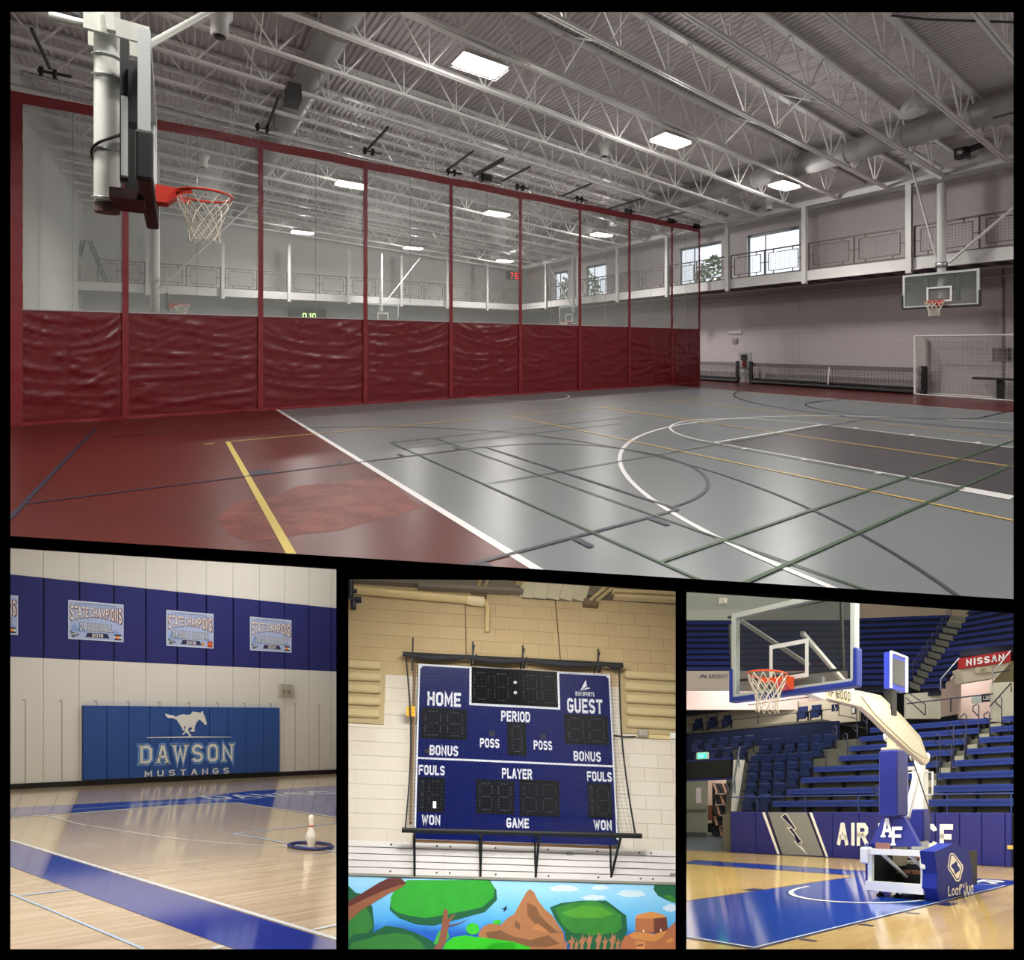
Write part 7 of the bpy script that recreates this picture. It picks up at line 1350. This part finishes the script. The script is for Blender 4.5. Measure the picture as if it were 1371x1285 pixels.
# leaning front panel with monogram
xf_ = 9.75; q_ = [(1182, 1093.5), (1210, 1093), (1231.5, 1133), (1163, 1134)]
V = [np.array(A.X(x, y, xf_ + (0.12 if i < 2 else 0))) for i, (x, y) in enumerate(q_)]
b = MB(); b.add([tuple(v) for v in V] + [tuple(v + np.array([.1, 0, 0])) for v in V], [(0, 1, 2, 3), (7, 6, 5, 4), (0, 4, 5, 1), (1, 5, 6, 2), (2, 6, 7, 3), (3, 7, 4, 0)]); b.build('front_panel', bpad, A, parent=unit)
def onx(px, py, k=.02): f = (py - 1093.5) / 40; return tuple(A.X(px, py, xf_ + .12 * (1 - f) - k))
def mono(s, x0, x1, y0, y1, lay=0): b = MB(); letters(b, s, lambda u, v, d: onx(x0 + (x1 - x0) * u, y0 + (y1 - y0) * v, .02 + lay * .004), 0, 0, 1, 1, t=1.35, serif=1.3); b.build('monogram', pw_, A, parent=unit)
mono('A', 1180.5, 1194.5, 1120.5, 1095); mono('F', 1194, 1208, 1131.5, 1106.5, 1)
# base cart
x0, x1, ya, yb2 = 9.55, 11.6, 5.22, 6.36; dkm = mat('unit_dark_inside', (20, 20, 20), .7); cop = mat('copper_weight', (150, 104, 84), .5)
b = MB(); b.box(x0 - .05, x0 + .05, ya, yb2, .1, .26); b.build('front_beam', uwhite, A, parent=unit)
b = MB(); b.box(x0, x1, yb2 - .1, yb2, .08, .2); b.box(x0, x1, ya, ya + .1, .08, .2); b.box(x0, x1, ya + .1, yb2 - .1, .1, .14); b.build('chassis', dkm, A, parent=unit)
b = MB(); b.box(x0 + 1.1, x0 + 1.2, ya, yb2, .15, .75); b.box(x0 + .15, x1, ya - .0, ya + .04, .2, .72); b.box(x0 + .15, x1, yb2 - .04, yb2, .2, .72); b.build('weight_box', dkm, A, parent=unit)
b = MB(); b.box(x0 - .02, x0 + .06, ya + .02, yb2 - .02, .72, .82); b.build('top_beam', uwhite, A, parent=unit)
for y in (ya + .04, yb2 - .06): b = MB(); b.box(x0, x0 + .08, y - .04, y + .04, .26, .8); b.build('upright', uwhite, A, parent=unit)
b = MB(); b.cbox(x0 - .08, x0 + .1, yb2 - .06, yb2 + .1, .56, .84, .02); b.cbox(x0 - .08, x0 + .1, ya - .06, ya + .06, .52, .8, .02); b.build('end_bracket', uwhite, A, parent=unit)
for y in (yb2 - .3, ya + .3): b = MB(); b.bar((x0 + .02, y, .74), (x0 + .55, y - .18, .3), .07, .04); b.build('lift_arm', uwhite, A, parent=unit)
for k, (z, xx) in enumerate(((.62, .7), (.52, .75))): b = MB(); b.box(x0 + xx, x0 + xx + .1, ya + .05, yb2 - .1, z, z + .05); b.build('weight_plate', cop if k == 0 else uwhite, A, parent=unit)
for k in range(5): b = MB(); y = ya + .15 + k * .15; b.box(x0 + .55, x0 + .62, y, y + .12, .36, .42); b.build('spring_block', cop, A, parent=unit)
b = MB(); b.box(x0 - .01, x0 + .05, cy - .12, cy + .14, .82, .92); b.build('copper_block', cop, A, parent=unit)
for y in (ya + .12, ya + .6, yb2 - .2): b = MB(); b.lathe([(.03, .04), (.03, .1)], (x0 + .12, y, 0), 10); b.lathe([(.07, 0), (.07, .03), (.02, .05)], (x0 + .12, y, 0), 12); b.build('levelling_foot', BLACKM, A, parent=unit)
b = MB(); b.box(x0 + .05, x1, yb2 + .0, yb2 + .06, .25, .9); b.build('side_panel', bpad, A, parent=unit)
# padded side cover leaning on the base
yc_ = 4.96; t = thing(A, 'side_pad_cover', 'blue padded side cover with white diamond emblem and lettering beside the goal base', 'pad', (10.4, 5.05, 0))
pr = [Yp(x, y, yc_) for x, y in [(1258, 1207.5), (1303.5, 1190), (1301, 1160), (1297, 1142), (1289, 1133), (1276, 1129), (1262, 1136), (1251, 1140), (1255, 1170), (1254, 1190), (1256, 1195)]]
b = MB(); n = len(pr); b.add([(p[0], yc_, p[2]) for p in pr] + [(p[0] + .02, yc_ + .28, p[2]) for p in pr], [tuple(range(n)), tuple(range(2 * n - 1, n - 1, -1))] + [(i, n + i, n + (i + 1) % n, (i + 1) % n) for i in range(n)]); o = b.build('pad_body', mat('cover_blue', (26, 42, 132), .7, spec=.2, var=.04, bump=.1, bscale=6), A, parent=t)
def onc(px, py, k=.004): return tuple(Yp(px, py, yc_ - k))
def csh(nm, pts, m, k): b = MB(); b.add([onc(x, y, k) for x, y in pts], [tuple(range(len(pts)))]); b.build(nm, m, A, parent=t)
cc6 = lambda pts: [(1130 + x / 6.013, 1080 + y / 6.013) for x, y in pts]
csh('emblem', cc6([(860, 372), (885, 374), (958, 470), (960, 495), (935, 590), (918, 603), (900, 596), (838, 500), (834, 475), (850, 385)]), pw_, .004); cb_ = mat('cover_blue', (30, 44, 130)); csh('emblem_inner', cc6([(866, 380), (884, 384), (948, 472), (950, 494), (928, 584), (916, 592), (904, 586), (846, 496), (842, 474), (856, 388)]), cb_, .006); csh('emblem', cc6([(864, 392), (880, 392), (942, 474), (944, 492), (924, 574), (910, 580), (854, 494), (850, 474)]), pw_, .008)
csh('emblem_inner', cc6([(866, 466), (890, 450), (908, 434), (914, 470), (930, 490), (934, 512), (908, 530), (896, 548), (884, 505), (862, 482)]), cb_, .010)
b = MB(); letters(b, 'Loaf', lambda u, v, d: onc(1269.5 + 17.5 * u, 1200 - 2.6 * u - 14 * v, .008), 0, 0, 1, 1, t=1.15, gap=.9); letters(b, 'N', lambda u, v, d: onc(1286.5 + 4.5 * u, 1189 - .5 * u - 6 * v, .008), 0, 0, 1, 1, t=1.2); letters(b, 'Jug', lambda u, v, d: onc(1290.5 + 12.5 * u, 1198.5 - 2 * u - 17 * v, .008), 0, 0, 1, 1, t=1.2, gap=.9); b.build('lettering', pw_, A, parent=t)
# shot clock
y_s = 5.2; p0_, p1_ = Yp(1191.5, 921, y_s), Yp(1213, 927, y_s); zt2 = Yp(1191.5, 872, y_s)[2]; zb3 = p0_[2]; xs0, xs1 = p0_[0], p1_[0]; yl2 = A.X(1183.5, 900, xs0)[1]
t = thing(A, 'shot_clock', 'blue cased shot clock with dark glass face on a post above the boom', 'clock', ((xs0 + xs1) / 2, y_s + .1, zb3))
b = MB(); b.box(xs0, xs1, y_s, yl2, zb3, zt2); b.build('clock_case', mat('clock_blue', (38, 56, 170), .4), A, parent=t)
b = MB(); f = .05; L_x = xs1 - xs0
b.box(xs0 + f * 1.5, xs1 - f, y_s - .012, y_s, zb3 + f * 1.6, zt2 - f * 1.6); b.build('clock_face', mat('clock_face', (40, 44, 44), .15, spec=.7), A, parent=t)
b = MB()
for q in ((xs0 - .01, xs0 + .025, zb3, zt2), (xs1 - .02, xs1 + .02, zb3, zt2), (xs0, xs1, zt2 - .02, zt2 + .01)): b.box(q[0], q[1], y_s - .03, y_s, q[2], q[3])
b.build('clock_trim', mat('clock_trim', (206, 208, 224), .4), A, parent=t)
b = MB(); xm = xs0 + .45 * L_x; zl = Yp(1203, 960, y_s + .1)[2]; b.box(xm - .07, xm + .07, y_s + .05, y_s + .2, zl, zb3); b.build('clock_post', mat('post_dark', (26, 28, 30), .5), A, parent=t)
# ---- unseen area lights added over the arena, no lamps are modelled
for (x, y, z, p) in ((4.6, 3.2, 3.9, 220), (7.4, 3.4, 4.8, 330), (8.5, 7.5, 5.6, 360), (12.5, 9.5, 8.0, 800), (13.0, 5.5, 7.6, 700), (17.5, 12.5, 10.5, 600), (18.5, 8, 11, 500)):
    light(A, 'arena_fill_light', (x, y, z), (x + .5, y + .3, 0), 1.6, 1.6, p * .72, (1, .975, .93))
light(A, 'arena_fill_light', (7.9, 3.5, 4.9), (10.6, 5.0, .4), 1.0, 1.0, 300, (1, .97, .92))  # added to brighten the padded side cover
light(A, 'arena_fill_light', (24, 12, 14), (27, 14, 8), 1.5, 1.5, 500, (1, .97, .92))
light(A, 'arena_fill_light', (10, 9, 6.4), (23, 13, 5), 1.6, 1.2, 600, (1, .97, .92))  # added to brighten the benches and the walkway
light(W, 'arena_fill_light', (9, 25, -5.2), (12, 36, -10), 2, 1.2, 420, (1, .97, .92))  # added to brighten the upper deck
light(W, 'concourse_light', wp(1020, 918, 34), wp(1000, 960, 36), 5, .4, 200, (1, .93, .88))
for _o in bpy.data.objects:
    if '_o' in _o: del _o['_o']
